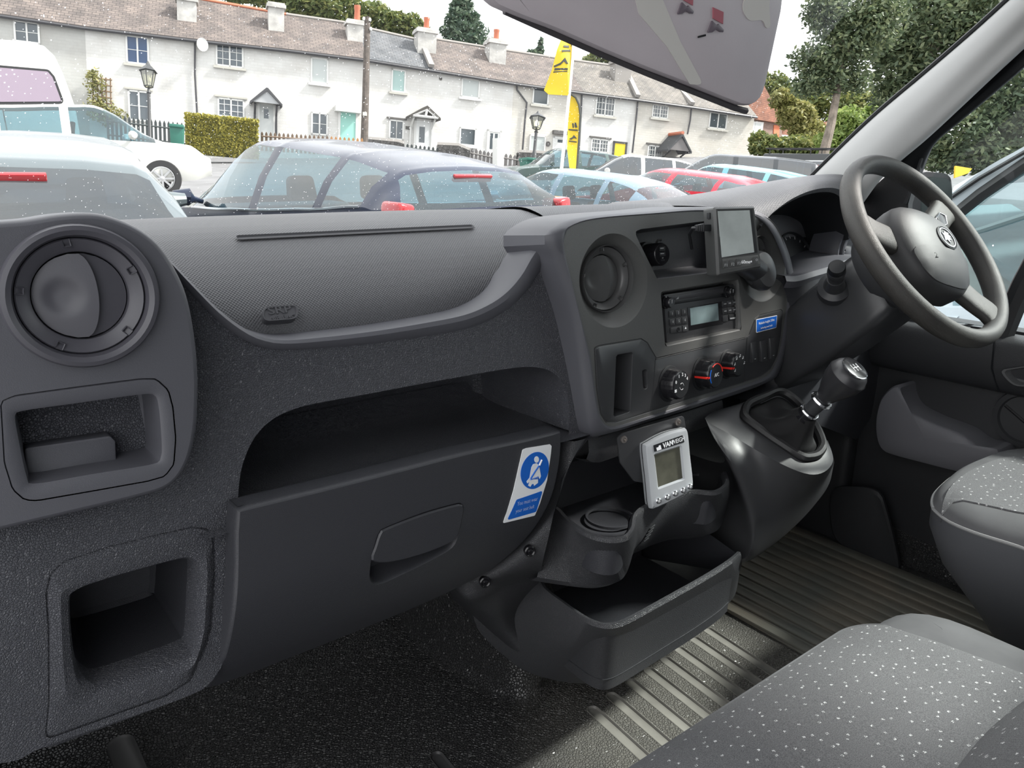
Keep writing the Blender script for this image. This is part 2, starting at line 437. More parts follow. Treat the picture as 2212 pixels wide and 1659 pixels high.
# ---- shelf recess
A3 = [Vector((p.x, Yb(p.x, p.y), p.y)) for p in archS]
ca = Vector((0.47, 0, 1.2))
def back(k, dy):
    return [Vector((ca.x+(p.x-ca.x)*k, p.y+dy, ca.z+(p.z-ca.z)*(1-(1-k)*1.6))) for p in A3]
rows = [A3, back(0.995, 0.006), back(0.985, 0.02), back(0.965, 0.10), back(0.945, 0.165), back(0.91, 0.19), back(0.86, 0.198)]
rows = [[q for q in r] for r in rows]
m = MB(); m.grid(rows)
bk = rows[-1]; m.grid([bk, [Vector((q.x, 1.03, 1.12)) for q in bk]])
m.build('shelf_recess', M_grain, DASH)
# sloping shelf floor
fl0 = [Vector((x, 0.79, 1.158)) for x in (0.20, 0.45, 0.78)]
fl1 = [Vector((x, 0.90, 1.164)) for x in (0.20, 0.45, 0.78)]
fl2 = [Vector((x, 0.985, 1.172)) for x in (0.20, 0.45, 0.78)]
fl3 = [Vector((x, 1.02, 1.20)) for x in (0.20, 0.45, 0.78)]
m, _ = loft([fl0, fl1, fl2, fl3], 12, 14); m.build('shelf_floor', M_grain, DASH, weld=0)

# ---- glovebox door
def Yg(x, z):
    t = max(0, 1.10-z); return 0.772 + 2.6*t*t + 0.012*max(0, (x-0.55)/0.15)**2
def gxz(px, py): p = on_surf(px, py, Yg); return (p.x, p.z)
gt = [(519, 1106), (700, 1062), (865, 1020), (1040, 976), (1209, 936)]
gr = [(1211, 950), (1205, 1010), (1188, 1078), (1155, 1138), (1105, 1193), (1050, 1235), (1000, 1262), (920, 1300), (830, 1338), (700, 1390), (560, 1445), (452, 1485)]
gl = [(488, 1420), (507, 1335), (515, 1240), (516, 1150)]
G = spline([gxz(*p) for p in gt], 40) + spline([gxz(*p) for p in gr], 60)[1:] + spline([gxz(*p) for p in gl], 24)
hh = [(799, 1253), (801, 1212), (808, 1180), (817, 1152), (830, 1140), (914, 1107), (985, 1087), (1000, 1088), (1003, 1098), (998, 1130), (990, 1156), (978, 1182), (940, 1206), (880, 1236), (820, 1262)]
Hh = spline([gxz(*p) for p in hh], 60, True)
gs = lambda x, z: Vector((x, Yg(x, z), z))
m = sheet(G, [Hh], gs, 0.02)
G3 = [gs(p.x, p.y) for p in G]
GLOVE = m.build('glovebox_door', M_glove, DASH, weld=0)
# turned-over edge (top lip with the ledge behind, sides turned forward)
m = MB(); gi = [gs(p.x, p.y) for p in inset(G, 0.0)]
cG = Vector((0.47, 0, 1.05))
def outw(L, d, dy):
    o = inset([(p.x, p.z) for p in L], -d); return [Vector((q.x, L[i].y+dy, q.y)) for i, q in enumerate(o)]
m.grid([gi, outw(gi, 0.0015, 0.0008), outw(gi, 0.003, 0.003), outw(gi, 0.0038, 0.007), outw(gi, 0.004, 0.03)], True)
m.build('door_edge', M_glove, GLOVE)
m = MB(); tp = [gs(*gxz(*p)) for p in gt]
m.grid([[p+Vector((0, 0.008, 0.0036)) for p in tp], [p+Vector((0, 0.03, 0.0030)) for p in tp], [p+Vector((0, 0.045, -0.002)) for p in tp], [p+Vector((0, 0.05, -0.02)) for p in tp]])
m.build('door_ledge', M_glove, GLOVE)
# handle scoop and flap
H3 = [gs(p.x, p.y) for p in Hh]
def hin(d, dy): o = inset([(p.x, p.z) for p in H3], d); return [Vector((q.x, H3[i].y+dy, q.y)) for i, q in enumerate(o)]
m = MB(); m.grid([H3, hin(0.001, 0.001), hin(0.003, 0.006), hin(0.006, 0.02), hin(0.012, 0.028)], True); m.cap(hin(0.012, 0.028))
m.build('handle_scoop', M_glove, GLOVE)
fp = [(803, 1210), (810, 1180), (819, 1153), (831, 1142), (914, 1110), (985, 1090), (999, 1091), (1001, 1100), (996, 1128), (989, 1153), (975, 1170), (914, 1196), (842, 1214)]
FG = Fr(gs(*gxz(905, 1150)), (0, -1, 0.0))
fpl = [Vector(p) for p in FG.LL(fp)]; fpl = spline(fpl, 50, True)
m = MB(); m.grid([[FG.p(q.x, q.y, -0.012) for q in fpl], [FG.p(q.x, q.y, 0.000) for q in fpl], [FG.p(q.x, q.y, 0.0022) for q in inset(fpl, 0.0018)]], True)
m.cap([FG.p(q.x, q.y, 0.0022) for q in inset(fpl, 0.0018)])
m.build('handle', M_glove, GLOVE)

# ---- pocket, lower left: raised surround and deep box
def loops_on(fr, lo, hs):
    return [[fr.p(q[0], q[1], h) for q in (inset(lo, d) if d else lo)] for d, h in hs]
po = resample(hole, 90, True); po3 = [Vector((p.x, Yb(p.x, p.y), p.y)) for p in po]
pi = spline([bodyxz(*p) for p in pk_in], 90, True)
def nearest_start(a, b):
    k = min(range(len(b)), key=lambda i: (b[i]-a[0]).length); b = b[k:]+b[:k]
    # same direction
    if (b[1]-a[1]).length > (b[-1]-a[1]).length: b = [b[0]]+b[:0:-1]
    return b
def morph_start(a, b):
    ca, cb = sum(a, Vector((0, 0)))/len(a), sum(b, Vector((0, 0)))/len(b)
    best = None
    for rev in (0, 1):
        bb = b[::-1] if rev else b
        for k in range(0, len(b), 2):
            c = bb[k:]+bb[:k]; e = sum(((a[i]-ca)-(c[i]-cb)).length_squared for i in range(0, len(a), 5))
            if best is None or e < best[0]: best = (e, c)
    return best[1]
pi = morph_start(po, pi)
Yq = lambda p, d: Vector((p.x, Yb(p.x, p.y)+d, p.y))
mid = [po[i].lerp(pi[i], 0.55) for i in range(90)]
i2 = inset(pi, 0.006); i3 = inset(pi, 0.012)
m = MB(); m.grid([[Yq(p, 0.016) for p in inset(po, -0.022)], [Yq(p, 0.003) for p in inset(po, -0.003)], [Yq(p, 0.002) for p in inset(po, 0.0012)], [Yq(p, 0.0) for p in inset(po, 0.0025)], [Yq(p, -0.003) for p in mid], [Yq(p, 0.002) for p in [pi[i].lerp(po[i], 0.12) for i in range(90)]], [Yq(p, 0.010) for p in pi], [Yq(p, 0.04) for p in inset(pi, 0.001)]], True)
LP = m.build('lower_pocket', M_grain, DASH)
m = MB(); m.grid([[Yq(p, 0.04) for p in inset(pi, 0.001)], [Yq(p, 0.15) for p in i2], [Yq(p, 0.155) for p in i3], [Yq(p.lerp(sum(pi, Vector((0, 0)))/90, 0.5), 0.157) for p in i3], [Yq(p.lerp(sum(pi, Vector((0, 0)))/90, 0.98), 0.157) for p in i3]], True)
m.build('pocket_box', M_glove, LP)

# ---- left vent pod (smooth panel)
YP = 0.782
FP = Fr((0.118, YP, 1.432), (-0.02, -1, 0.06))
pod = [(-70, 497), (0, 492), (60, 487), (130, 476), (200, 473), (250, 484), (300, 507), (340, 540), (372, 590), (395, 645), (410, 720), (418, 800), (418, 880), (412, 945), (395, 1003), (362, 1044), (300, 1066), (150, 1102), (0, 1137), (-70, 1155)]
podL = resample(spline(FP.LL(pod), 110), 110)
VC = FP.L(177, 640)
def circ(c, r, n=64, sy=1.0): return [Vector((c[0]+r*math.cos(2*PI*k/n), c[1]+r*sy*math.sin(2*PI*k/n))) for k in range(n)]
ins_out = [(-60, 884), (0, 866), (34, 853), (180, 833), (304, 817), (338, 817), (365, 842), (375, 880), (381, 946), (377, 1003), (357, 1030), (318, 1041), (200, 1062), (79, 1083), (52, 1081), (26, 1058), (8, 1000), (-60, 1000)]
ins_out = ins_out[1:-1]
ins_in = [(35, 908), (40, 896), (52, 890), (180, 872), (304, 855), (331, 855), (341, 879), (348, 967), (344, 990), (330, 1001), (200, 1022), (75, 1043), (61, 1030), (50, 985)]
io = resample(roundp(FP.LL(ins_out), 0.006, 3), 90, True)
rv = 0.0555
m = sheet(podL, [circ(VC, rv), io], lambda a, b: FP.p(a, b, 0), 0.02)
m2 = MB(); e = [FP.p(q.x, q.y, 0) for q in podL]
def podoff(d, h): return [FP.p(q.x, q.y, h) for q in inset(podL, -d)]
POD = m.build('vent_pod', M_fine, DASH, weld=0)
m2.grid([e, podoff(0.0025, -0.001), podoff(0.0045, -0.004), podoff(0.0055, -0.010), podoff(0.006, -0.06)], True)
m2.build('pod_edge', M_fine, POD)
# pocket insert in the pod
ii = morph_start(io, spline(FP.LL(ins_in), 90, True))
rows = [[FP.p(q.x, q.y, -0.004) for q in io], [FP.p(q.x, q.y, 0.0008) for q in inset(io, 0.0015)], [FP.p(*io[i].lerp(ii[i], 0.7), 0.0008) for i in range(90)], [FP.p(*io[i].lerp(ii[i], 0.93), -0.001) for i in range(90)], [FP.p(q.x, q.y, -0.006) for q in ii], [FP.p(q.x, q.y, -0.05) for q in inset(ii, 0.004)], [FP.p(q.x, q.y, -0.055) for q in inset(ii, 0.009)]]
m = MB(); m.grid(rows, True); m.cap(rows[-1]); POCK = m.build('upper_pocket', M_fine, DASH)
bx = [(52, 968), (238, 941), (250, 953), (254, 1040), (60, 1060)]
bl = roundp(FP.LL(bx, -0.028), 0.004, 4)
m = MB(); m.prism(FP, bl, -0.05, -0.028); m.build('pocket_divider', M_fine, POCK, bev=0.002)

def make_vent(name, fr, R, matb, parent, notch=5, lens=0.2, well=None, ring_h=0.0, turn=0.0, bez=1.2):
    """round swivel vent: bezel, inner ring with notches, two flaps, one dished."""
    v = MB()
    g = lambda k: 0.985+(k-0.985)*(bez-0.985)/0.215
    v.lathe(fr, [(R*g(1.20), -0.012), (R*g(1.20), 0.002), (R*g(1.17), 0.0055), (R*g(1.10), 0.0065), (R*g(1.02), 0.0040), (R*0.985, -0.002), (R*0.98, -0.016)], 64)
    V = v.build(name, matb, parent)
    v = MB(); v.lathe(fr, [(R*0.978, -0.014), (R*0.972, -0.0035), (R*0.95, -0.002), (R*0.80, -0.0055), (R*0.745, -0.0085), (R*0.735, -0.012), (R*0.73, -0.03)], 64)
    v.build('vent_ring', matb, V)
    v = MB(); v.lathe(fr, [(R*0.735, -0.03), (R*0.01, -0.032)], 48); v.build('vent_throat', M_black, V)
    # flaps, in a frame turned about the normal
    c, s = math.cos(turn), math.sin(turn); f2 = Fr(fr.o, fr.n, fr.ez*c + fr.ex*s)
    r = R*0.715
    def flap(nm, xl, xr, h0, tilt, dish):
        # between arc x = xl(y) and arc x = xr(y)
        rows = []
        for j in range(25):
            y = -r*0.985 + 2*r*0.985*j/24; w = math.sqrt(max(0, 1-(y/r)**2)); row = []
            for i in range(21):
                x = xl*w*r + (xr-xl)*w*r*i/20; h = h0 + tilt*x - 0.0016*((x/r)**2+(y/r)**2)
                if dish:
                    d = math.hypot(x-dish[0]*r, y-dish[1]*r)/(dish[2]*r)
                    h += -0.0028*math.exp(-(d**4)) 
                row.append((x, y, h))
            rows.append(row)
        g = MB(); T = [[f2.p(*q) for q in rw] for rw in rows]; B = [[f2.p(x, y, h-0.004) for x, y, h in rw] for rw in rows]
        g.grid(T); g.grid(B)
        g.grid([[rw[0] for rw in T], [rw[0] for rw in B]]); g.grid([[rw[-1] for rw in T], [rw[-1] for rw in B]])
        g.build(nm, matb, V)
    flap('vent_flap', -1.0, 0.36, -0.0075, 0.16, (-0.36, 0.0, 0.36))
    flap('vent_flap', 0.22, 1.0, -0.0115, -0.02, None)
    for k in range(notch):
        a = 2*PI*(k+0.35)/notch
        f3 = Fr(fr.p(R*0.90*math.cos(a), R*0.90*math.sin(a), -0.0035), fr.n, fr.ex*math.cos(a)+fr.ez*math.sin(a))
        g = MB(); u = roundp([(-0.0032*R/0.05, -R*0.07), (0.0032*R/0.05, -R*0.07), (0.0032*R/0.05, R*0.07), (-0.0032*R/0.05, R*0.07)], 0.0012, 3)
        g.grid([[f3.p(q.x, q.y, -0.001) for q in u], [f3.p(q.x, q.y, 0.0022) for q in inset(u, 0.0003)], [f3.p(q.x, q.y, 0.0016) for q in inset(u, 0.0010)], [f3.p(q.x, q.y, -0.0006) for q in inset(u, 0.0012)]], True); g.cap([f3.p(q.x, q.y, -0.0006) for q in inset(u, 0.0012)])
        g.build('vent_notch', matb, V)
    return V
fv = Fr(FP.p(VC[0], VC[1], 0.004), FP.n)
make_vent('round_vent', fv, 0.0535, M_vent, DASH, 5, turn=0.02)
# ================================================================== CENTRE FASCIA
FF = Fr((0.95, 0.809, 1.27), (0.11, -1, 0.10))
f_in = [(1218, 535), (1221, 503), (1241, 486), (1292, 473), (1410, 463), (1511, 457), (1612, 464), (1646, 478), (1670, 508), (1692, 562), (1703, 616), (1700, 656), (1693, 704), (1685, 754), (1668, 800), (1644, 818), (1596, 835), (1477, 875), (1400, 899), (1332, 920), (1308, 917), (1295, 896), (1285, 839), (1275, 771), (1258, 704), (1241, 636), (1225, 569)]
f_out = [(1186, 545), (1174, 518), (1191, 494), (1251, 469), (1410, 455), (1511, 447), (1620, 453), (1658, 470), (1685, 508), (1704, 556), (1714, 616), (1712, 656), (1704, 710), (1694, 762), (1676, 812), (1648, 830), (1602, 848), (1480, 887), (1400, 911), (1330, 932), (1283, 943), (1270, 930), (1261, 880), (1249, 790), (1232, 690), (1212, 620), (1198, 580)]
NI = 140
fi = resample(spline([Vector(p) for p in FF.LL(f_in)], NI, True), NI, True)
fo = spline([Vector(p) for p in FF.LL(f_out, -0.012)], NI, True)
fo = morph_start(fi, fo)
def fell(cx, cy, rx, ry, n=56, h=0.0):
    return [Vector(FF.L(cx+rx*math.cos(2*PI*k/n), cy+ry*math.sin(2*PI*k/n), h)) for k in range(n)]
wl = fell(1325, 606, 74, 102); wr_ = fell(1645, 560, 52, 92)
tray = roundp(FF.LL([(1368, 497), (1640, 462), (1640, 578), (1420, 603)]), [0.008, 0.008, 0.006, 0.006], 4)
rad = roundp(FF.LL([(1427, 630), (1596, 602), (1602, 713), (1437, 749)]), 0.006, 4)
# keep right vent well clear of the tray
tray = roundp(FF.LL([(1368, 497), (1596, 468), (1590, 583), (1420, 603)]), [0.008, 0.008, 0.006, 0.006], 4)
SL1 = resample(roundp(FF.LL([(1331, 766), (1368, 760), (1362, 890), (1325, 902)], 0.0016), 0.003, 4), 48, True)
SL2 = resample(roundp(FF.LL([(1386, 800), (1398, 796), (1400, 838), (1390, 843)], 0.0016), 0.005, 4), 32, True)
m = sheet(fi, [wl, wr_, tray, rad, SL1, SL2], lambda a, b: FF.p(a, b, 0), 0.02)
FASC = m.build('centre_fascia', M_fascia, DASH, weld=0)
m = MB()
def lp(t, h): return [FF.p(*fi[i].lerp(fo[i], t), h) for i in range(NI)]
fo2 = [FF.p(q.x, q.y, -0.012) for q in fo]; fo3 = [FF.p(q.x, q.y, -0.09) for q in inset(fo, -0.004)]
m.grid([lp(0, 0), lp(0.08, 0.0015), lp(0.3, 0.002), lp(0.75, -0.003), fo2, fo3], True)
m.build('fascia_surround', M_fine, FASC)
def bowl(nm, loop, fr, R, mt):
    n = len(loop); c = [Vector((R*math.cos(2*PI*k/n), -R*math.sin(2*PI*k/n))) for k in range(n)]
    top = [FF.p(q.x, q.y, 0) for q in loop]; bot = [fr.p(q.x, q.y, -0.002) for q in c]
    k = min(range(n), key=lambda i: (bot[i]-top[0]).length); bot = bot[k:]+bot[:k]
    if (bot[1]-top[1]).length > (bot[-1]-top[1]).length: bot = [bot[0]]+bot[:0:-1]
    md = [top[i].lerp(bot[i], 0.12) + FF.n*0.0005 for i in range(n)]
    m2 = [top[i].lerp(bot[i], 0.6) - FF.n*0.002 for i in range(n)]
    g = MB(); g.grid([top, md, m2, bot, [p-fr.n*0.03 for p in bot]], True); g.build(nm, mt, FASC)
fvl = Fr(FF.P(1310, 602, -0.016), (-0.05, -1, 0.10))
make_vent('round_vent', fvl, 0.0490, M_cvent, FASC, 5, turn=-0.05, bez=1.03)
bowl('vent_bowl', wl, fvl, 0.0500, M_fascia)
fvr = Fr(FF.P(1636, 560, -0.016), (0.15, -1, 0.10))
make_vent('round_vent', fvr, 0.043, M_cvent, FASC, 5, turn=-0.05, bez=1.03)
bowl('vent_bowl', wr_, fvr, 0.044, M_fascia)
# tray recess
t3 = resample(tray, 60, True)
m = MB(); rows = [[FF.p(q.x, q.y, h) for q in (inset(t3, d) if d else t3)] for d, h in ((0, 0), (0.0012, -0.0015), (0.002, -0.006), (0.006, -0.05), (0.010, -0.055))]
m.grid(rows, True); m.cap(rows[-1]); m.build('oddments_tray', M_glove, FASC)
# radio aperture
r3 = resample(rad, 60, True)
m = MB(); rows = [[FF.p(q.x, q.y, h) for q in (inset(r3, d) if d else r3)] for d, h in ((0, 0), (0.0015, -0.0012), (0.003, -0.006), (0.004, -0.03))]
m.grid(rows, True); m.cap(rows[-1]); m.build('radio_aperture', M_fascia, FASC)

# ---- heater panel
hv = [(1284, 752), (1293, 747), (1384, 732), (1398, 741), (1417, 774), (1612, 729), (1618, 722), (1630, 690), (1640, 681), (1686, 669), (1690, 672), (1686, 720), (1678, 768), (1664, 796), (1642, 813), (1596, 829), (1477, 866), (1332, 912), (1310, 912), (1298, 894), (1289, 840)]
hl = roundp(FF.LL(hv), 0.004, 3)
m = MB(); rows = [[FF.p(q.x, q.y, h) for q in (inset(hl, d) if d else hl)] for d, h in ((-0.0012, -0.002), (-0.0012, 0.0006), (0.0, 0.0001), (0.0006, -0.0006), (0.0012, 0.0012), (0.002, 0.0016))]
m.grid(rows, True); sh = sheet(inset(hl, 0.002), [SL1, SL2], lambda a, b: FF.p(a, b, 0.0016), 0.03); m.add(sh.v, sh.f); HV = m.build('heater_panel', M_smooth, FASC)
def slot(nm, L, fr, depth, parent, mt, base=0.0016):
    g = MB(); rows = [[fr.p(q.x, q.y, h) for q in (inset(L, d) if d else L)] for d, h in ((0, base), (0.0005, base-0.0003), (0.0010, base-0.002), (0.0025, base-depth))]
    g.grid(rows, True); g.cap(rows[-1]); return g.build(nm, mt, parent)
slot('card_slot', SL1, FF, 0.035, HV, M_smooth)
slot('finger_notch', SL2, FF, 0.008, HV, M_smooth)
# seam lines of the panel
def strip(nm, pts, fr, h, w, mt, parent):
    g = MB(); g.tube([fr.P(x, y, h) for x, y in pts], w, 5); return g.build(nm, mt, parent)
strip('panel_seam', [(1417, 776), (1440, 770), (1550, 744), (1612, 730)], FF, 0.0018, 0.0007, M_black, HV)
strip('panel_seam', [(1416, 774), (1412, 830), (1405, 888)], FF, 0.0018, 0.0006, M_black, HV)
strip('panel_seam', [(1614, 728), (1611, 770), (1606, 826)], FF, 0.0018, 0.0006, M_black, HV)
# knobs
def knob(cx, cy, R, hgt, red, kind):
    fk = FF.at(cx, cy, hgt); base = Fr(fk.o - fk.n*hgt, fk.n, fk.ez)
    g = MB(); g.lathe(base, [(R*1.22, 0.001), (R*1.22, 0.003), (R*1.12, 0.004)], 48, cap1=True); K0 = g.build('heater_knob', M_black, HV)
    g = MB(); rows = []
    n = 72
    for rr, hh_ in ((1.06, 0.003), (1.03, 0.012), (0.98, hgt-0.004), (0.93, hgt-0.001), (0.86, hgt)):
        rows.append([base.p((R*rr*(1-(0.03 if k % 6 == 0 and hh_ < hgt-0.002 else 0)))*math.cos(2*PI*k/n), (R*rr*(1-(0.03 if k % 6 == 0 and hh_ < hgt-0.002 else 0)))*math.sin(2*PI*k/n), hh_) for k in range(n)])
    g.grid(rows, True); g.cap(rows[-1]); g.build('knob_body', M_gloss, K0)
    g = MB(); g.lathe(base, [(R*0.84, hgt+0.0003), (R*0.02, hgt+0.0003)], 40); g.build('knob_face', M_black, K0)
    if red is not None:
        a = red; d = base.ex*math.cos(a)+base.ez*math.sin(a); t = -base.ex*math.sin(a)+base.ez*math.cos(a)
        f3 = Fr(base.o + d*R*1.0, d, base.n)
        g = MB(); g.box(base.o + d*R*1.0 + base.n*(hgt*0.55), (0.004, 0.0034, hgt*0.82), Matrix((d, t, base.n)).transposed()); g.build('pointer', M_red_print, K0, bev=0.0005)
        g = MB(); g.box(base.o + d*R*0.90 + base.n*(hgt+0.0004), (R*0.22, 0.0030, 0.0012), Matrix((d, t, base.n)).transposed()); g.build('pointer', M_red_print, K0)
    return K0, base
K1, b1 = knob(1472, 832, 0.0248, 0.026, None, 0)
for tx, an in (('0', 155), ('1', 115), ('2', 82), ('3', 55), ('4', 28)):
    r = 0.0175; text_mesh('numeral', tx, b1, r*math.cos(math.radians(an)), r*math.sin(math.radians(an)), 0.0268, 0.0075, M_white, K1, bold=0.01)
g = MB()
for k in range(8):
    if k % 4 == 3: continue
    a0, a1 = 2*PI*k/8+0.1, 2*PI*(k+1)/8-0.1
    g.tube([b1.p(0.0055*math.cos(a0+(a1-a0)*i/4), -0.002+0.0055*math.sin(a0+(a1-a0)*i/4), 0.0268) for i in range(5)], 0.0004, 4)
g.build('fan_mark', M_white, K1)
g = MB()
for k in range(4):
    a = PI/4+PI/2*k; f3 = b1.p(-0.0175+0.0018*math.cos(a), -0.0065+0.0018*math.sin(a), 0.0268); g.box(f3, (0.002, 0.0008, 0.002))
g.build('fan_mark', M_white, K1)
K2, b2 = knob(1547, 810, 0.0248, 0.030, math.radians(183), 1)
text_mesh('lettering', 'A/C', b2, 0.001, 0.0, 0.0308, 0.0085, M_white, K2, bold=0.015)
def arc(base, r, a0, a1, w, mt, parent, h, nm):
    g = MB(); g.tube([base.p(r*math.cos(math.radians(a0+(a1-a0)*i/14)), r*math.sin(math.radians(a0+(a1-a0)*i/14)), h) for i in range(15)], w, 5); g.build(nm, mt, parent)
arc(b2, 0.0195, 215, 145, 0.0010, M_blue_print, K2, 0.0305, 'cold_arc'); arc(b2, 0.0195, 128, 10, 0.0012, M_red_print, K2, 0.0305, 'hot_arc')
K3, b3 = knob(1597, 789, 0.022, 0.026, math.radians(186), 2)
for an in (205, 165, 125, 85, 45, 5):
    r = 0.0165; cx, cy = r*math.cos(math.radians(an)), r*math.sin(math.radians(an))
    g = MB(); g.tube([b3.p(cx-0.002, cy-0.002, 0.0266), b3.p(cx, cy+0.0005, 0.0266), b3.p(cx+0.002, cy-0.0012, 0.0266)], 0.0004, 4); g.tube([b3.p(cx+0.0005, cy+0.0022, 0.0266), b3.p(cx+0.0015, cy+0.0022, 0.0266)], 0.0006, 5); g.build('airflow_mark', M_white, K3)
# rocker switches
for k, (x0, y0, x1, y1) in enumerate(((1621, 741, 1631, 783), (1641, 737, 1652, 781), (1661, 731, 1671, 775))):
    q = [FF.L(x0, y0, 0.002), FF.L(x1, y0-3, 0.002), FF.L(x1-1, y1-3, 0.002), FF.L(x0-1, y1, 0.002)]
    g = MB(); bl = [FF.p(*p, 0.001) for p in inset(q, -0.0025)]; g.cap(bl); SW = g.build('rocker_switch', M_black, HV)
    g = MB(); lo = [FF.p(*p, 0.001) for p in q]; hi = [FF.p(*q[0], 0.004), FF.p(*q[1], 0.004), FF.p(*q[2], 0.008), FF.p(*q[3], 0.008)]
    g.grid([lo, hi], True); g.cap(hi); g.build('rocker', M_smooth, SW, bev=0.0006)
    c = [(q[2][i]+q[3][i])/2 for i in (0, 1)]
    g = MB(); g.box(FF.p(c[0], c[1]+0.006, 0.0082), (0.004, 0.0006, 0.0012)); g.build('switch_symbol', M_grey_print, SW)
# height notice
FS = FF
st = roundp(FF.LL([(1634, 690), (1679, 681), (1677, 708), (1634, 719)], 0.0025), 0.002, 3)
g = MB(); g.prism(FF, st, 0.0018, 0.0024); HN = g.build('vehicle_height_sticker', M_white)
HN.location = (0, 0, 0); tag(HN, 'small blue vehicle height sticker above the rocker switches', 'sticker')
g = MB(); s2 = inset(st, 0.0012); g.prism(FF, s2, 0.0022, 0.0026); g.build('blue_field', M_blue_print, HN)
c = FF.L(1656, 700, 0.0026); w = FF.L(1679, 690, 0.0026)[0]-FF.L(1634, 690, 0.0026)[0]
text_mesh('lettering', 'Vehicle height 3.0m', FF, c[0], c[1]+0.0045, 0.0027, 0.0068, M_white, HN, sx=w/0.066*0.92)
text_mesh('lettering', 'including roof rack', FF, c[0], c[1]-0.0052, 0.0027, 0.0052, M_white, HN, sx=w/0.055*0.78)

# ---- radio
FRd = Fr(FF.P(1520, 678, -0.010), FF.n)
R0 = empty('car_radio', FRd.o, 'black car radio with CD slot, small grey display and two volume knobs', 'radio')
rp = roundp(FRd.LL([(1434, 637), (1594, 612), (1600, 709), (1441, 741)]), 0.003, 3)
g = MB(); g.prism(FRd, rp, -0.02, 0.0); g.build('faceplate', M_smooth, R0, bev=0.001)
def plate(fr, px, h0, h1, nm, mt, parent, r=0.0015, bev=0.0006, org=None):
    L = roundp(fr.LL(px, h1), r, 3); g = MB(); g.prism(fr, L, h0, h1); return g.build(nm, mt, parent, bev=bev)
plate(FRd, [(1438, 641), (1591, 617), (1592, 627), (1439, 652)], -0.002, 0.0012, 'trim_strip', mat('radio_trim', (0.05, 0.05, 0.055), 0.35), R0, 0.001)
plate(FRd, [(1455, 651), (1578, 632), (1578, 639), (1455, 658)], -0.002, 0.0006, 'disc_slot', M_black, R0, 0.001)
lcd = mat('lcd_grey', (0.20, 0.27, 0.28), 0.2, var=(30, 0.15))
plate(FRd, [(1485, 664), (1560, 651), (1562, 700), (1489, 714)], -0.002, 0.0008, 'display_surround', M_gloss, R0, 0.001)
plate(FRd, [(1491, 666), (1551, 655), (1553, 692), (1493, 703)], -0.002, 0.0014, 'display', lcd, R0, 0.0006)
def cell(x0, y0, w, h, dy=-0.166): return [(x0, y0), (x0+w, y0+dy*w), (x0+w+0.8, y0+h+dy*w), (x0+0.8, y0+h)]
for r_ in range(2):
    for c_ in range(3):
        x = 1446+c_*13.2+r_*1.2; y = 672.5-c_*2.1+r_*17.5
        b_ = plate(FRd, cell(x, y, 11.5, 13.5), -0.002, 0.0022, 'preset_button', M_smooth, R0, 0.0008)
        cc = FRd.L(x+6.5, y+5.5, 0.0022); text_mesh('numeral', str(r_*3+c_+1), FRd, cc[0], cc[1], 0.0024, 0.0065, M_grey_print, b_)
plate(FRd, cell(1449, 708, 24, 12), -0.002, 0.0020, 'source_button', M_smooth, R0, 0.0008)
e_ = plate(FRd, cell(1475, 704, 11.5, 13), -0.002, 0.0020, 'eject_button', M_smooth, R0, 0.0008)
cc = FRd.L(1481, 709, 0.0022); g = MB(); g.prism(Fr(FRd.p(cc[0], cc[1], 0.002), FRd.n), [(-0.002, -0.001), (0.002, -0.001), (0, 0.0025)], 0, 0.0004); g.build('eject_symbol', M_white, e_)
cc = FRd.L(1465, 712, 0.0022); g = MB(); g.lathe(Fr(FRd.p(cc[0], cc[1], 0.002), FRd.n), [(0.004, 0), (0.0038, 0.0014), (0.0024, 0.0012), (0.0022, -0.004)], 16, cap1=True); g.build('headphone_socket', M_black, R0)
for r_ in range(2):
    for c_ in range(3):
        x = 1561+c_*10.2+r_*0.6; y = 651.5-c_*1.7+r_*15.5
        b_ = plate(FRd, cell(x, y, 9, 12), -0.002, 0.0022, 'mode_button', M_smooth, R0, 0.0008)
        cc = FRd.L(x+5, y+5, 0.0022); g = MB(); g.box(FRd.p(cc[0], cc[1], 0.0023), (0.007, 0.0006, 0.0016)); g.build('button_mark', M_grey_print, b_)
b_ = plate(FRd, cell(1562.5, 682.5, 10, 13), -0.002, 0.0022, 'mode_button', M_smooth, R0, 0.0008)
plate(FRd, cell(1575, 680, 17, 12), -0.002, 0.0016, 'usb_socket', M_black, R0, 0.0008)
plate(FRd, cell(1577, 687, 12, 3), -0.002, 0.0022, 'usb_tongue', M_grey_print, R0, 0.0004)
for kx, ky in ((1451, 654), (1583, 631)):
    fk = FRd.at(kx, ky, 0.014); base = Fr(fk.o-fk.n*0.014, fk.n, fk.ez)
    g = MB(); g.lathe(base, [(0.0105, 0.001), (0.0105, 0.004), (0.0085, 0.005), (0.0085, 0.0125), (0.0075, 0.0145)], 28, cap1=True); kb = g.build('volume_knob', M_gloss, R0)
    g = MB(); g.box(base.p(0, 0.002, 0.0147), (0.001, 0.001, 0.006)); g.build('knob_mark', M_grey_print, kb)
for hx, hy in ((1443, 717), (1594, 684)):
    cc = FRd.L(hx, hy); g = MB(); g.lathe(Fr(FRd.p(cc[0], cc[1], 0.0003), FRd.n), [(0.0016, 0), (0.0001, 0.0002)], 12); g.build('release_hole', M_black, R0)
cc = FRd.L(1463, 645, 0.0014); g = MB(); g.prism(Fr(FRd.p(cc[0], cc[1], 0.0012), FRd.n), [(-0.004, -0.001), (0.004, -0.001), (0.004, 0.003)], 0, 0.0003); g.build('volume_mark', M_grey_print, R0)
cc = FRd.L(1446, 648, 0.0014); g = MB(); g.lathe(Fr(FRd.p(cc[0], cc[1], 0.0012), FRd.n), [(0.0016, 0), (0.0001, 0.0003)], 12); g.build('power_mark', M_grey_print, R0)

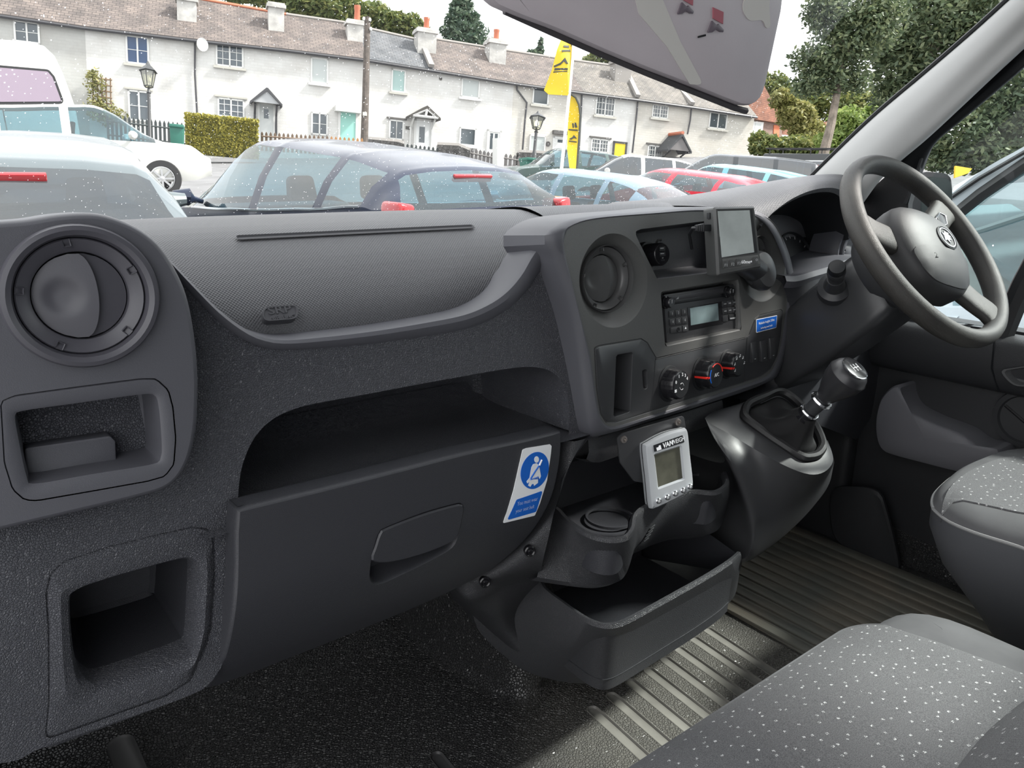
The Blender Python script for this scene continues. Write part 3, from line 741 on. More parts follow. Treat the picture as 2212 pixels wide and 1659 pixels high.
# ---- USB charger plugged into the tray
fu = Fr(FF.P(1431, 549, -0.012), (-0.02, -1, 0.15))
U = empty('usb_charger', fu.o, 'round black two-port USB charger plugged into the fascia tray', 'charger')
g = MB(); g.lathe(fu, [(0.0185, -0.038), (0.0185, -0.003), (0.0172, -0.0005), (0.0165, 0.0)], 36, cap1=True); g.build('body', M_gloss, U)
g = MB(); g.lathe(fu, [(0.022, -0.040), (0.0215, -0.030), (0.0185, -0.030)], 36); g.build('collar', M_black, U)
for b_, h_ in ((0.0085, 0.0034), (0.0, 0.0034)):
    g = MB(); g.prism(fu, [(-0.0065, b_-h_), (0.0065, b_-h_), (0.0065, b_+h_), (-0.0065, b_+h_)], -0.001, 0.0005); p_ = g.build('usb_port', M_black, U)
    g = MB(); g.prism(fu, [(-0.005, b_+0.0002), (0.003, b_+0.0002), (0.003, b_+0.0016), (-0.005, b_+0.0016)], 0, 0.0008); g.build('port_tongue', M_grey_print, p_)
g = MB(); g.prism(fu, [(-0.004, -0.0105), (0.004, -0.0105), (0.004, -0.0085), (-0.004, -0.0085)], 0, 0.0006); g.build('charge_port', M_black, U)
text_mesh('rating', '5V', fu, 0, -0.0062, 0.0003, 0.003, M_grey_print, U)
g = MB(); g.tube([fu.p(0.004, 0.0185, -0.016), fu.p(0.006, 0.023, -0.014), fu.p(0.010, 0.0225, -0.010)], 0.0018, 6); g.build('cap_hinge', M_gloss, U)

# ---- dash display on a swivel mount
fd = Fr(CAM + ray(1596, 520)*1.19, (-0.34, -1, 0.16))
D = empty('dash_display', fd.o, 'charcoal driver display screen with four small keys on a swivel mount', 'screen')
M_dev = mat('device_charcoal', (0.060, 0.062, 0.062), 0.45, bump=('noise', 900, 0.1, 0.0004))
fc = [(1543, 447), (1632, 445), (1647, 578), (1551, 597)]
fl_ = [Vector(p) for p in fd.LL(fc)]; rr = roundp(fl_, 0.004, 4)
g = MB(); a0 = [fd.p(q.x, q.y, -0.030) for q in rr]; 
g.grid([a0, [fd.p(q.x, q.y, -0.004) for q in rr], [fd.p(q.x, q.y, 0.0) for q in inset(rr, 0.003)]], True); g.cap(a0, True); g.cap([fd.p(q.x, q.y, 0.0) for q in inset(rr, 0.003)]); g.build('case', M_dev, D)
g = MB(); sc = [fd.L(x, y, 0.0002) for x, y in ((1551, 454), (1625, 452), (1636, 546), (1558, 556))]
g.prism(fd, sc, -0.001, 0.0006); g.build('screen_surround', M_black, D)
g = MB(); sc2 = [fd.L(x, y, 0.0008) for x, y in ((1551, 456), (1619, 454), (1629, 545), (1559, 556))]
g.prism(fd, sc2, 0.0, 0.0012); g.build('screen', mat('pale_screen', (0.42, 0.46, 0.45), 0.12, spec=0.8, var=(25, 0.12)), D)
pl = plate(fd, [(1561, 559), (1638, 550), (1642, 571), (1564, 583)], -0.001, 0.0006, 'key_strip', mat('key_strip_grey', (0.10, 0.102, 0.10), 0.5), D, 0.001)
for tx, x, y in (('F1', 1563, 564), ('F2', 1577.5, 562), ('F3', 1591, 560), ('', 1629, 555)):
    k_ = plate(fd, [(x, y), (x+9.5, y-1), (x+10, y+14), (x+0.5, y+16)], -0.001, 0.0030, 'key', M_dev, D, 0.0006)
    cc = fd.L(x+5.5, y+9, 0.003)
    if tx: text_mesh('key_lettering', tx, fd, cc[0], cc[1], 0.0032, 0.0062, M_grey_print, k_)
    else: arcf = Fr(fd.p(cc[0], cc[1]+0.002, 0.003), fd.n); g = MB(); g.lathe(arcf, [(0.0018, 0), (0.0018, 0.0004), (0.0012, 0.0004), (0.0012, 0)], 14); g.build('power_symbol', M_grey_print, k_)
cc = fd.L(1611, 566, 0.0008); text_mesh('lettering', '60me', fd, cc[0], cc[1], 0.0008, 0.0075, M_white, D, bold=0.01)
cc = fd.L(1623, 565, 0.0008); g = MB(); g.lathe(Fr(fd.p(cc[0], cc[1], 0.0008), fd.n), [(0.0015, 0), (0.0002, 0.0005)], 12); g.build('light', M_white, D)
# socket, plug and swivel arm behind it
lf = (fl_[0]+fl_[3])/2
ps = fd.p(fl_[0].x-0.0005, fl_[0].y-0.012, -0.015); Rm = Matrix((fd.ex, fd.n, fd.ez)).transposed()
g = MB(); g.box(ps, (0.001, 0.008, 0.009), Rm); g.build('side_socket', M_black, D)
pc = fd.p(fl_[0].x-0.004, fl_[0].y-0.030, -0.015)
g = MB(); g.box(pc, (0.012, 0.009, 0.010), Rm); plug = g.build('cable_plug', M_black, D, bev=0.0012)
for k in range(4):
    g = MB(); g.box(pc - fd.ex*(0.008+k*0.0034), (0.0024, 0.0105-k*0.001, 0.0125-k*0.0012), Rm); g.build('plug_rib', M_smooth, plug, bev=0.0008)
g = MB(); g.tube([pc-fd.ex*0.006, pc-fd.ex*0.017, pc-fd.ex*0.021-fd.n*0.006, pc-fd.ex*0.019-fd.n*0.018-fd.ez*0.008, pc-fd.ex*0.004-fd.n*0.035-fd.ez*0.03], 0.0026, 8); g.build('cable', M_black, plug)
g = MB(); f2 = Fr(fd.p(0.0, 0, -0.030), -fd.n, fd.ez); g.lathe(f2, [(0.012, 0.0), (0.026, 0.004), (0.030, 0.012), (0.026, 0.022), (0.014, 0.026)], 32, cap1=True); g.build('mount_cup', M_smooth, D)
mp = FF.P(1640, 590, 0.0); s0 = fd.p(0.0, -0.01, -0.05)
g = MB(); g.tube([s0, s0.lerp(mp, 0.35)+Vector((0, 0, -0.004)), s0.lerp(mp, 0.75), mp], [0.012, 0.016, 0.022, 0.024], 16); g.build('mount_arm', M_smooth, D)
fm = Fr(FF.P(1652, 583, 0.020), (0.0, -1, 0.35))
g = MB(); g.lathe(fm, [(0.026, -0.026), (0.031, -0.016), (0.032, -0.004), (0.028, 0.004), (0.016, 0.008), (0.001, 0.009)], 32, sy=1.15); g.build('mount_knob', M_smooth, D)
g = MB(); cpts = [FF.P(*p, 0.006) for p in ((1607, 585), (1612, 597), (1622, 608), (1636, 614), (1650, 611), (1658, 600), (1662, 590))]
g.tube(spline(cpts, 24), 0.0052, 10); g.build('vent_clip', M_smooth, D)

# ---- seat-belt notice on the glovebox door
FSb = Fr(gs(*gxz(1150, 1045)) + Vector((0, -0.003, 0)), (0, -1, 0.02))
bs = [(1128, 972), (1188, 962), (1197, 963), (1195, 985), (1193, 1010), (1178, 1075), (1163, 1118), (1160, 1112), (1088, 1131), (1112, 1050)]
bs = [(1128, 971), (1136, 968), (1193, 962), (1197, 966), (1195, 986), (1187, 1040), (1172, 1090), (1163, 1118), (1088, 1131), (1108, 1060)]
sq = [Vector(p) for p in FSb.LL(bs)]
def surfg(a, b, h=0.0):
    p = FSb.p(a, b); return Vector((p.x, Yg(p.x, p.z) - 0.0012 - h, p.z))
def skin(L, h, nm, mt, parent, sp=0.012):
    g = sheet(L, [], lambda a, b: surfg(a, b, h), sp); back_ = [surfg(q[0], q[1], h-0.001) for q in L]
    g.grid([[surfg(q[0], q[1], h) for q in L], back_], True)
    return g.build(nm, mt, parent, weld=0, recalc=False)
SB = skin(roundp(sq, 0.002, 3), 0.0, 'seat_belt_sticker', M_white, None)
tag(SB, 'blue and white seat-belt reminder sticker on the glovebox door', 'sticker')
cb = [FSb.L(1157+33*math.cos(t)-5*math.sin(t), 1017+40*math.sin(t)) for t in [2*PI*k/48 for k in range(48)]]
skin([Vector(p) for p in cb], 0.0005, 'blue_disc', M_blue_print, SB)
skin(roundp(FSb.LL([(1115, 1079), (1176, 1062), (1164, 1109), (1096, 1124)]), 0.003, 3), 0.0005, 'blue_panel', M_blue_print, SB)
def mp_(pts): return [Vector(FSb.L(*p)) for p in pts]
hd = [FSb.L(1160+5.5*math.cos(t), 993+7*math.sin(t)) for t in [2*PI*k/20 for k in range(20)]]
skin([Vector(p) for p in hd], 0.0009, 'figure', M_white, SB, 0.03)
skin(mp_([(1152, 1003), (1160, 1001), (1166, 1006), (1171, 1030), (1168, 1036), (1164, 1028), (1164, 1034), (1148, 1034), (1145, 1040), (1139, 1044), (1137, 1040), (1144, 1032), (1148, 1010)]), 0.0009, 'figure', M_white, SB, 0.03)
skin(mp_([(1146, 1036), (1164, 1036), (1164, 1044), (1155, 1050), (1154, 1046), (1150, 1046), (1146, 1052), (1141, 1049)]), 0.0009, 'figure', M_white, SB, 0.03)
g = MB(); q = [surfg(*FSb.L(*p), 0.0013) for p in ((1170, 1001), (1157, 1018), (1146, 1034))]
g.tube(q, 0.0012, 5); g.build('belt_line', M_blue_print, SB)
g = MB(); q = [surfg(*FSb.L(*p), 0.0013) for p in ((1172, 994), (1166, 1006))]; g.tube(q, 0.0014, 5); g.build('belt_line', M_white, SB)
g = MB(); q = [surfg(*FSb.L(*p), 0.0013) for p in ((1146, 1036), (1164, 1031))]; g.tube(q, 0.0010, 5); g.build('belt_line', M_blue_print, SB)
cc = FSb.L(1137, 1091); pq = FSb.p(*cc); ftx = Fr(Vector((pq.x, Yg(pq.x, pq.z)-0.0022, pq.z)), (0, -1, 0.0), (0.10, 0, 1))
for tx_, a_, b_ in (('You must wear', 0.0025, 0.0050), ('your seat belt', -0.0005, -0.0060)):
    t_ = text_mesh('lettering', tx_, ftx, a_, b_, 0.0004, 0.0086, M_white, SB, sx=0.76)
    for v in t_.data.vertices: v.co.y = Yg(v.co.x, v.co.z) - 0.0012 - 0.0012 + (v.co.y-ftx.o.y)*0.0
# ================================================================== LOWER CONSOLE (cup tray and bin)
LC = empty('lower_console', (0.88, 0.75, 0.75), 'black moulded lower console with twin cup recesses above an open bin', 'console')
lip = [(1189, 1095), (1202, 1104), (1224, 1127), (1262, 1153), (1299, 1166), (1336, 1168), (1359, 1160), (1372, 1142), (1376, 1119), (1388, 1103), (1420, 1087), (1460, 1072), (1501, 1064), (1542, 1066), (1566, 1056), (1575, 1041), (1570, 1022)]
lowc = [(1160, 1247), (1190, 1252), (1224, 1257), (1262, 1262), (1299, 1264), (1336, 1256), (1352, 1240), (1362, 1215), (1368, 1196), (1388, 1187), (1420, 1172), (1460, 1160), (1501, 1157), (1530, 1154), (1553, 1142), (1566, 1110), (1572, 1080)]
ZL, ZB = 1.03, 0.935
r0 = spline([AZ(x, y, ZL) for x, y in lip], 90); r2 = spline([AZ(x, y, ZB) for x, y in lowc], 90)
r1 = [r0[i].lerp(r2[i], 0.5) + Vector((0, -0.004, 0)) for i in range(90)]
def side(L, i):
    t = L[min(i+1, len(L)-1)]-L[max(i-1, 0)]; t.z = 0; t.normalize(); return Vector((t.y, -t.x, 0))   # outwards, towards the cab
rows = []
for d, dz in ((-0.016, -0.03), (-0.010, -0.002), (-0.006, 0.003), (-0.001, 0.0025), (0.001, -0.003)):
    rows.append([r0[i] + side(r0, i)*d + Vector((0, 0, dz)) for i in range(90)])
rows += [r1, r2, [p + Vector((-0.002, 0.012, -0.010)) for p in r2], [p + Vector((0, 0.14, 0.0)) for p in r2]]
m = MB(); m.grid(rows); CUP = m.build('cup_tray_wall', M_cons, LC)
m = MB(); inn = [r0[i] + side(r0, i)*-0.012 + Vector((0, 0, -0.004)) for i in range(90)]
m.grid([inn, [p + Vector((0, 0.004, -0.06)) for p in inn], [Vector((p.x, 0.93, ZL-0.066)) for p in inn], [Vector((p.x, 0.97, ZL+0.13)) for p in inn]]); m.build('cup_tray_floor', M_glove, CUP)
for px, py in ((1318, 1120), (1520, 1045)):
    c = AZ(px, py, ZL-0.06); fk = Fr(c, (0, 0, 1), (0, 1, 0)); g = MB(); g.lathe(fk, [(0.043, 0.0), (0.042, 0.004), (0.039, 0.004), (0.038, 0.0005)], 36); g.build('cup_ring', M_glove, CUP)
# speaker-like grille slits on the wall between the cups
fgz = Fr(r1[52].copy(), (-0.25, -1, 0.05))
for k in range(5):
    c0 = AY(1396+k*3.4, 1166-k*7.0, r1[52].y-0.004); g = MB(); g.box(c0, (0.016-abs(k-2)*0.002, 0.002, 0.0022), Matrix.Rotation(-0.30, 3, 'Y')); g.build('grille_rib', M_smooth, CUP, bev=0.0006)
# bin
bl_ = [(1164, 1256), (1176, 1276), (1209, 1302), (1262, 1338), (1299, 1352), (1329, 1352), (1359, 1341), (1411, 1313), (1470, 1280), (1523, 1250), (1575, 1217), (1600, 1196)]
bb_ = [(1022, 1330), (1037, 1366), (1086, 1414), (1142, 1452), (1224, 1474), (1291, 1474), (1340, 1456), (1411, 1413), (1480, 1370), (1540, 1328), (1585, 1290), (1596, 1240)]
b0 = spline([AZ(x, y, 0.90) for x, y in bl_], 80)
zb = [0.80, 0.775, 0.752, 0.738, 0.732, 0.732, 0.734, 0.738, 0.742, 0.748, 0.755, 0.78]
b2_ = spline([AZ(bb_[i][0], bb_[i][1], zb[i]) for i in range(12)], 80)
b1_ = [b0[i].lerp(b2_[i], 0.5) + side(b0, i)*0.004 for i in range(80)]
rows = []
for d, dz in ((-0.014, -0.12), (-0.009, -0.004), (-0.006, 0.0025), (-0.001, 0.003), (0.0015, -0.003)):
    rows.append([b0[i] + side(b0, i)*d + Vector((0, 0, dz)) for i in range(80)])
rows += [b1_, b2_, [p + Vector((0.004, 0.012, -0.001)) for p in b2_], [p + Vector((0.03, 0.20, 0.02)) for p in b2_]]
m = MB(); m.grid(rows); BIN = m.build('bin_wall', M_cons, LC)
m = MB(); inn = [b0[i] + side(b0, i)*-0.012 + Vector((0, 0, -0.10)) for i in range(80)]
m.grid([inn, [Vector((p.x, 0.93, p.z)) for p in inn], [Vector((p.x, 0.95, 1.0)) for p in inn]]); m.grid([[b0[-1]+Vector((-0.006, 0, 0)), b2_[-1].copy()], [Vector((b0[-1].x+0.02, 0.945, b0[-1].z+0.03)), Vector((b0[-1].x+0.02, 0.945, b2_[-1].z))]]); m.build('bin_floor', M_glove, BIN)
# flank to the left, running under the glovebox
fa = [(1228, 952), (1216, 1000), (1206, 1048), (1182, 1100), (1140, 1156), (1092, 1204), (1040, 1245), (1006, 1268), (1015, 1300), (1022, 1330)]
fb_ = [(1275, 942), (1238, 990), (1216, 1035), (1208, 1072), (1196, 1110), (1185, 1160), (1172, 1215), (1163, 1258), (1130, 1330), (1086, 1414)]
ya = [0.80, 0.80, 0.80, 0.80, 0.805, 0.815, 0.83, 0.845, 0.85, 0.83]
A_ = [AY(fa[i][0], fa[i][1], ya[i]) for i in range(10)]
yb_ = [0.795, 0.79, 0.785, 0.78, 0.772, 0.775, 0.785, 0.795, 0.79, 0.79]
B_ = [AY(fb_[i][0], fb_[i][1], yb_[i]) for i in range(10)]
B_[-1] = b2_[18].copy(); A_[-1] = b2_[0].copy()
B_[7] = b0[0] + Vector((-0.002, -0.002, 0)); B_[8] = b1_[6].copy()
M_ = [A_[i].lerp(B_[i], 0.5) + Vector((0, -0.006, 0)) for i in range(10)]
back_a = [p + Vector((0.0, 0.06, 0)) for p in A_]
m, _ = loft([back_a, A_, M_, B_], 50, 24); m.build('console_flank', M_cons, LC, weld=0)
# recess frame above the cups: left cheek, rear wall, right cheek
cl = [AY(*p, 0.79) for p in ((1275, 942), (1240, 990), (1216, 1035), (1209, 1075), (1200, 1100))]
m, _ = loft([cl, [p + Vector((0.01, 0.02, 0)) for p in cl], [p + Vector((0.03, 0.12, -0.01)) for p in cl]], 20, 8); m.build('recess_cheek', M_glove, LC, weld=0)
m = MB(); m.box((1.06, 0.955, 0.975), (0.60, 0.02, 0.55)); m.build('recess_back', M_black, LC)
ub = [FF.P(x, y, -0.03) for x, y in ((1268, 936), (1290, 945), (1330, 934), (1400, 914), (1480, 890), (1560, 864))]
m, _ = loft([ub, [p + Vector((0, -0.004, -0.02)) for p in ub], [p + Vector((0, 0.006, -0.045)) for p in ub], [p + Vector((0, 0.12, -0.05)) for p in ub]], 24, 12); m.build('console_brow', M_cons, LC, weld=0)
for px, py, yy in ((1145, 1191, 0.783), (1048, 1258, 0.822)):
    fsx = Fr(AY(px, py, yy), (-0.35, -1, 0.1)); g = MB(); g.lathe(fsx, [(0.0085, -0.006), (0.0085, 0.0008), (0.0068, 0.002), (0.0058, 0.0010), (0.0045, 0.0006), (0.0042, 0.0022), (0.0020, 0.0028), (0.0015, 0.0008)], 20, cap1=True); g.build('trim_screw', M_gloss, LC)

# ================================================================== WEIGH DISPLAY
fw_ = Fr(AY(1443, 1012, 0.735), (-0.42, -1, 0.22))
WD = empty('weigh_display', fw_.o, 'silver cased weigh-scale display with five round buttons below the fascia', 'screen')
M_silver = mat('silver_paint', (0.46, 0.48, 0.50), 0.38, 0.25)
fcw = [(1394, 968), (1402, 958), (1440, 938), (1476, 929), (1487, 932), (1493, 985), (1499, 1040), (1497, 1056), (1488, 1064), (1450, 1084), (1416, 1099), (1407, 1096), (1401, 1040)]
wl_ = spline([Vector(p) for p in fw_.LL(fcw)], 80, True)
def wrow(d, h): return [fw_.p(q.x, q.y, h) for q in inset(wl_, d)]
g = MB(); rr_ = [wrow(0.004, -0.024), wrow(0.0, -0.022), wrow(-0.001, -0.0125)]; g.grid(rr_, True); g.cap(rr_[0], True); g.build('rear_case', M_silver, WD)
g = MB(); g.grid([wrow(-0.0002, -0.0128), wrow(-0.0002, -0.0095)], True); g.build('case_joint', M_black, WD)
scr = fw_.LL([(1412, 981), (1473, 961), (1480, 1036), (1421, 1058)]); scr = roundp(scr, 0.0015, 3)
so_ = resample(scr, 60, True)
g = MB(); rr_ = [wrow(-0.001, -0.0098), wrow(0.0, -0.004), wrow(0.002, -0.0008), wrow(0.0045, 0.0)]; g.grid(rr_, True)
sh = sheet(inset(wl_, 0.0045), [so_], lambda a, b: fw_.p(a, b, 0.0), 0.02); g.add(sh.v, sh.f); g.grid([[fw_.p(q.x, q.y, 0) for q in so_], [fw_.p(q.x, q.y, -0.004) for q in inset(so_, 0.003)]], True); g.build('front_case', M_silver, WD)
g = MB(); g.cap([fw_.p(q.x, q.y, -0.0035) for q in inset(so_, 0.002)]); g.build('screen', mat('olive_lcd', (0.085, 0.085, 0.065), 0.15, spec=0.6, var=(40, 0.2)), WD)
np_ = roundp(fw_.LL([(1411, 962), (1474, 940), (1478, 955), (1413, 976)]), 0.001, 2)
g = MB(); g.prism(fw_, np_, 0.0, 0.0008); NP = g.build('name_plate', M_black, WD)
c = fw_.L(1448, 958, 0.001); d0 = Vector(fw_.L(1474, 947, 0.001))-Vector(fw_.L(1412, 969, 0.001)); ang_ = math.atan2(d0.y, d0.x)
fn_ = Fr(fw_.p(c[0], c[1], 0), fw_.n, fw_.ez*math.cos(ang_)-fw_.ex*math.sin(ang_))
text_mesh('lettering', 'VAN', fn_, -0.0045, 0, 0.0009, 0.0105, M_white, NP, bold=0.03, shear=0.25, sx=0.85)
text_mesh('lettering', 'WEIGH', fn_, 0.0135, 0, 0.0009, 0.0098, M_white, NP, shear=0.2, sx=0.72)
g = MB(); g.prism(Fr(fn_.p(-0.0205, 0, 0), fn_.n, fn_.ez), [(-0.004, -0.004), (0.004, -0.004), (0.004, 0.003), (0.001, 0.003), (0.000, 0.001), (-0.004, 0.001)], 0.0008, 0.0012); g.build('emblem', M_white, NP)
for k, (px, py) in enumerate(((1422, 1082), (1441, 1074), (1458, 1066), (1475, 1059), (1490, 1051))):
    fk = fw_.at(px, py, 0.0); g = MB(); g.lathe(fk, [(0.0048, 0.0), (0.0046, 0.0022), (0.0036, 0.0030), (0.0020, 0.0026), (0.0002, 0.0026)], 20); kb = g.build('round_button', M_chrome, WD)
    g = MB(); g.lathe(fk, [(0.0022, 0.0026), (0.0018, 0.0031), (0.0001, 0.0032)], 14); g.build('button_mark', M_grey_print, kb)
fbk = Fr(AY(1400, 950, 0.772), (-0.25, -1, 0.1))
bp_ = roundp(fbk.LL([(1333, 946), (1345, 936), (1478, 898), (1482, 925), (1400, 1045), (1370, 1040), (1340, 1000)]), 0.006, 4)
g = MB(); g.prism(fbk, bp_, -0.004, 0.0); BR_ = g.build('bracket', M_smooth, WD, bev=0.001)
for px, py in ((1347, 949), (1464, 912)):
    fk = fbk.at(px, py, 0.0); g = MB(); g.lathe(fk, [(0.006, 0.0), (0.0056, 0.0022), (0.0028, 0.0028), (0.0026, 0.0008)], 18, cap1=True); g.build('screw', M_screw, BR_)
g = MB(); g.tube([fbk.P(1405, 985, 0), fw_.p(0, 0, -0.02)], 0.014, 12); g.build('ball_mount', M_smooth, WD)

# ================================================================== GEAR CONSOLE
FT = Fr((1.13, 0.70, 1.075), (-0.05, -0.42, 0.92), (0, 1, 0))
GC = empty('gear_console', (1.15, 0.78, 0.85), 'smooth dark gear-lever console bulging out below the heater controls', 'console')
rim = [(1598, 894), (1603, 878), (1616, 868), (1645, 856), (1676, 844), (1700, 850), (1735, 880), (1765, 925), (1782, 965), (1779, 982), (1768, 994), (1750, 999), (1732, 997), (1697, 975), (1643, 938), (1604, 909)]
rm = spline([FT.P(x, y, 0.0) for x, y in rim], 80, True)
topo = [(1523, 903), (1546, 888), (1600, 871), (1640, 858), (1676, 846), (1710, 862), (1748, 905), (1785, 950), (1799, 985), (1795, 1006), (1775, 1022), (1745, 1024), (1700, 1008), (1640, 976), (1580, 940), (1535, 915)]
to = spline([FT.P(x, y, -0.006) for x, y in topo], 80, True)
def align3(a, b):
    best = None
    for rev in (0, 1):
        bb = b[::-1] if rev else b
        for k in range(0, len(b)):
            c = bb[k:]+bb[:k]; e = sum((a[i]-c[i]).length_squared for i in range(0, len(a), 4))
            if best is None or e < best[0]: best = (e, c)
    return best[1]
to = align3(rm, to)
m = MB(); m.grid([[p - FT.n*0.012 for p in rm], rm, [rm[i].lerp(to[i], 0.35) + FT.n*0.001 for i in range(80)], [rm[i].lerp(to[i], 0.8) for i in range(80)], to], True)
m.build('console_top', M_gcon, GC)
flk_t = [(1523, 903), (1535, 915), (1580, 940), (1640, 976), (1700, 1008), (1745, 1024), (1775, 1022), (1795, 1006), (1799, 985), (1785, 950)]
T_ = [FT.P(x, y, -0.006) for x, y in flk_t]
flk_m = [(1534, 930), (1545, 950), (1582, 1000), (1640, 1060), (1692, 1085), (1735, 1075), (1770, 1050), (1790, 1024), (1798, 1000), (1790, 960)]
ym = [0.765, 0.757, 0.735, 0.71, 0.69, 0.68, 0.68, 0.69, 0.71, 0.74]
Mm = [AY(flk_m[i][0], flk_m[i][1], ym[i]) for i in range(10)]
flk_b = [(1560, 1000), (1575, 1030), (1590, 1090), (1606, 1175), (1608, 1215), (1650, 1188), (1690, 1152), (1735, 1105), (1770, 1060), (1790, 1010)]
yb2 = [0.80, 0.79, 0.76, 0.73, 0.725, 0.735, 0.745, 0.755, 0.765, 0.78]
Bm = [AY(flk_b[i][0], flk_b[i][1], yb2[i]) for i in range(10)]
Bb = [p + Vector((0.03, 0.18, -0.02)) for p in Bm]
m, _ = loft([T_, Mm, Bm, Bb], 60, 30); m.build('console_flank', M_gcon, GC, weld=0)
m = MB(); sm = [AY(x, y, 0.765)+Vector((0, -0.004, 0)) for x, y in ((1540, 932), (1560, 955), (1598, 1000), (1612, 1040), (1640, 1065), (1680, 1080))]
# gear lever
GL = empty('gear_lever', FT.P(1700, 945, -0.01), 'black gear lever with bulbous knob, chrome ring and leather gaiter', 'gear lever')
M_boot = mat('gaiter_leather', (0.016, 0.016, 0.017), 0.42, bump=('cells', 600, 0.25, 0.0005))
kt = AY(1842, 800, 0.60); kb0 = AY(1790, 850, 0.635); s1 = AY(1745, 893, 0.665); s2 = AY(1720, 925, 0.69)
# gaiter: pleated cone from the rim to the collar
NG = 80; rowsG = []
axis = (s1-s2).normalized()
colr = []
e1 = axis.cross(Vector((0, 0, 1))).normalized(); e2 = axis.cross(e1)
col_ = [s1 + (e1*math.cos(2*PI*k/NG)+e2*math.sin(2*PI*k/NG))*0.016 for k in range(NG)]
col_ = align3(rm, col_)
roll_in = [p for p in rm]
cen = sum(rm, Vector())/NG
for t in (0, 1, 2, 3, 4, 5, 6, 7, 8):
    u = t/8
    row = []
    for k in range(NG):
        base = rm[k].lerp(cen, 0.16) - FT.n*0.004
        p = base.lerp(col_[k], u**0.8)
        sag = -0.020*math.sin(PI*u)**1 + 0.006*math.sin(5*2*PI*k/NG+u*3)*math.sin(PI*u)
        row.append(p + FT.n*sag)
    rowsG.append(row)
m = MB(); m.grid(rowsG, True); m.build('gaiter', M_boot, GL)
m = MB(); rr2 = []
for a in range(9):
    t = 2*PI*a/8; rr2.append([rm[k].lerp(cen, 0.085) + (rm[k]-cen).normalized()*0.008*math.cos(t) + FT.n*(0.004+0.009*math.sin(t)) for k in range(NG)])
m.grid(rr2, True); m.build('gaiter_roll', M_boot, GL)
m = MB(); ax = (kb0-s1)
m.tube([s1-ax*0.25, s1+ax*0.15], 0.015, 20); m.build('lower_collar', M_gloss, GL)
m = MB(); m.tube([s1+ax*0.1, s1+ax*0.95], [0.0125, 0.0135], 20); m.build('shaft', M_smooth, GL)
def ring_at(p, d, r, w, nm, mt, par):
    fk = Fr(p, d, (0, 0.2, 1)); g = MB(); g.lathe(fk, [(r-w, -w), (r, -w), (r+w*0.5, 0), (r, w), (r-w, w)], 28); g.build(nm, mt, par)
ring_at(s1+ax*0.08, ax, 0.0165, 0.0022, 'chrome_ring', M_chrome, GL); ring_at(s1+ax*0.66, ax, 0.018, 0.003, 'chrome_ring', M_chrome, GL)
kd = (kt-kb0).normalized()
fk = Fr(kb0, kd, (0, 0.3, 1)); Lk = (kt-kb0).length
m = MB(); m.lathe(fk, [(0.014, -0.012), (0.018, 0.0), (0.024, 0.012), (0.0305, 0.030), (0.033, 0.048), (0.0325, Lk*0.78), (0.029, Lk*0.95), (0.024, Lk*1.06), (0.021, Lk*1.09)], 36, cap1=True); KN = m.build('knob', mat('gear_knob', (0.026, 0.026, 0.029), 0.34), GL)
ftp = Fr(kb0+kd*(Lk*1.092), kd, (0, 0.3, 1))
m = MB(); m.lathe(ftp, [(0.0215, -0.002), (0.0212, 0.0008), (0.019, 0.0014)], 32, cap1=True); m.build('knob_cap', M_gloss, KN)
m = MB(); m.lathe(ftp, [(0.0228, -0.003), (0.0228, 0.0004), (0.0215, 0.0010)], 32); m.build('cap_ring', M_chrome, KN)
m = MB()
for x in (-0.008, 0, 0.008): m.tube([ftp.p(x, -0.007, 0.0018), ftp.p(x, 0.007, 0.0018)], 0.0006, 4)
m.tube([ftp.p(-0.008, 0, 0.0018), ftp.p(0.008, 0, 0.0018)], 0.0006, 4); m.build('shift_pattern', M_white, KN)

# ================================================================== INSTRUMENT HOOD, CLUSTER, RIGHT END
h_out = [(1500, 445), (1525, 430), (1584, 411), (1657, 393), (1730, 382), (1785, 380), (1815, 385), (1830, 398), (1842, 440), (1850, 500)]
h_in = [(1645, 490), (1653, 477), (1675, 455), (1712, 429), (1752, 412), (1789, 406), (1815, 411), (1829, 428), (1838, 460), (1842, 510)]
yo = [0.98, 0.985, 0.99, 0.99, 0.985, 0.975, 0.965, 0.955, 0.94, 0.93]
O_ = [AY(h_out[i][0], h_out[i][1], yo[i]) for i in range(10)]
I_ = [AY(h_in[i][0], h_in[i][1], 0.865+0.0*i) for i in range(10)]
far = [Vector((p.x+0.02, 1.25, min(p.z-0.015, 1.47))) for p in O_]
mid_ = [O_[i].lerp(I_[i], 0.6) + Vector((0, -0.012, 0.010)) for i in range(10)]
lipi = [p + Vector((0.0, 0.008, -0.008)) for p in I_]
m, _ = loft([far, O_, mid_, I_, lipi], 60, 30); m.build('instrument_hood', M_pad, DASH, weld=0)
inn = [p + Vector((0.0, 0.012, -0.010)) for p in I_]
m, _ = loft([lipi, [p + Vector((0, 0.05, -0.012)) for p in inn], [Vector((p.x, 1.03, min(p.z, 1.44)-0.02)) for p in inn]], 50, 14); m.build('hood_lining', M_black, DASH, weld=0)
ci = [AY(x, y, 0.93) for x, y in ((1650, 500), (1690, 440), (1780, 410), (1840, 440), (1850, 560), (1850, 640), (1720, 640), (1690, 560))]
m = MB(); m.box((1.54, 1.035, 1.295), (0.40, 0.02, 0.30)); m.build('cluster_back', M_black, DASH)
fcz = Fr(AY(1745, 545, 0.955), (0, -1, 0.55))
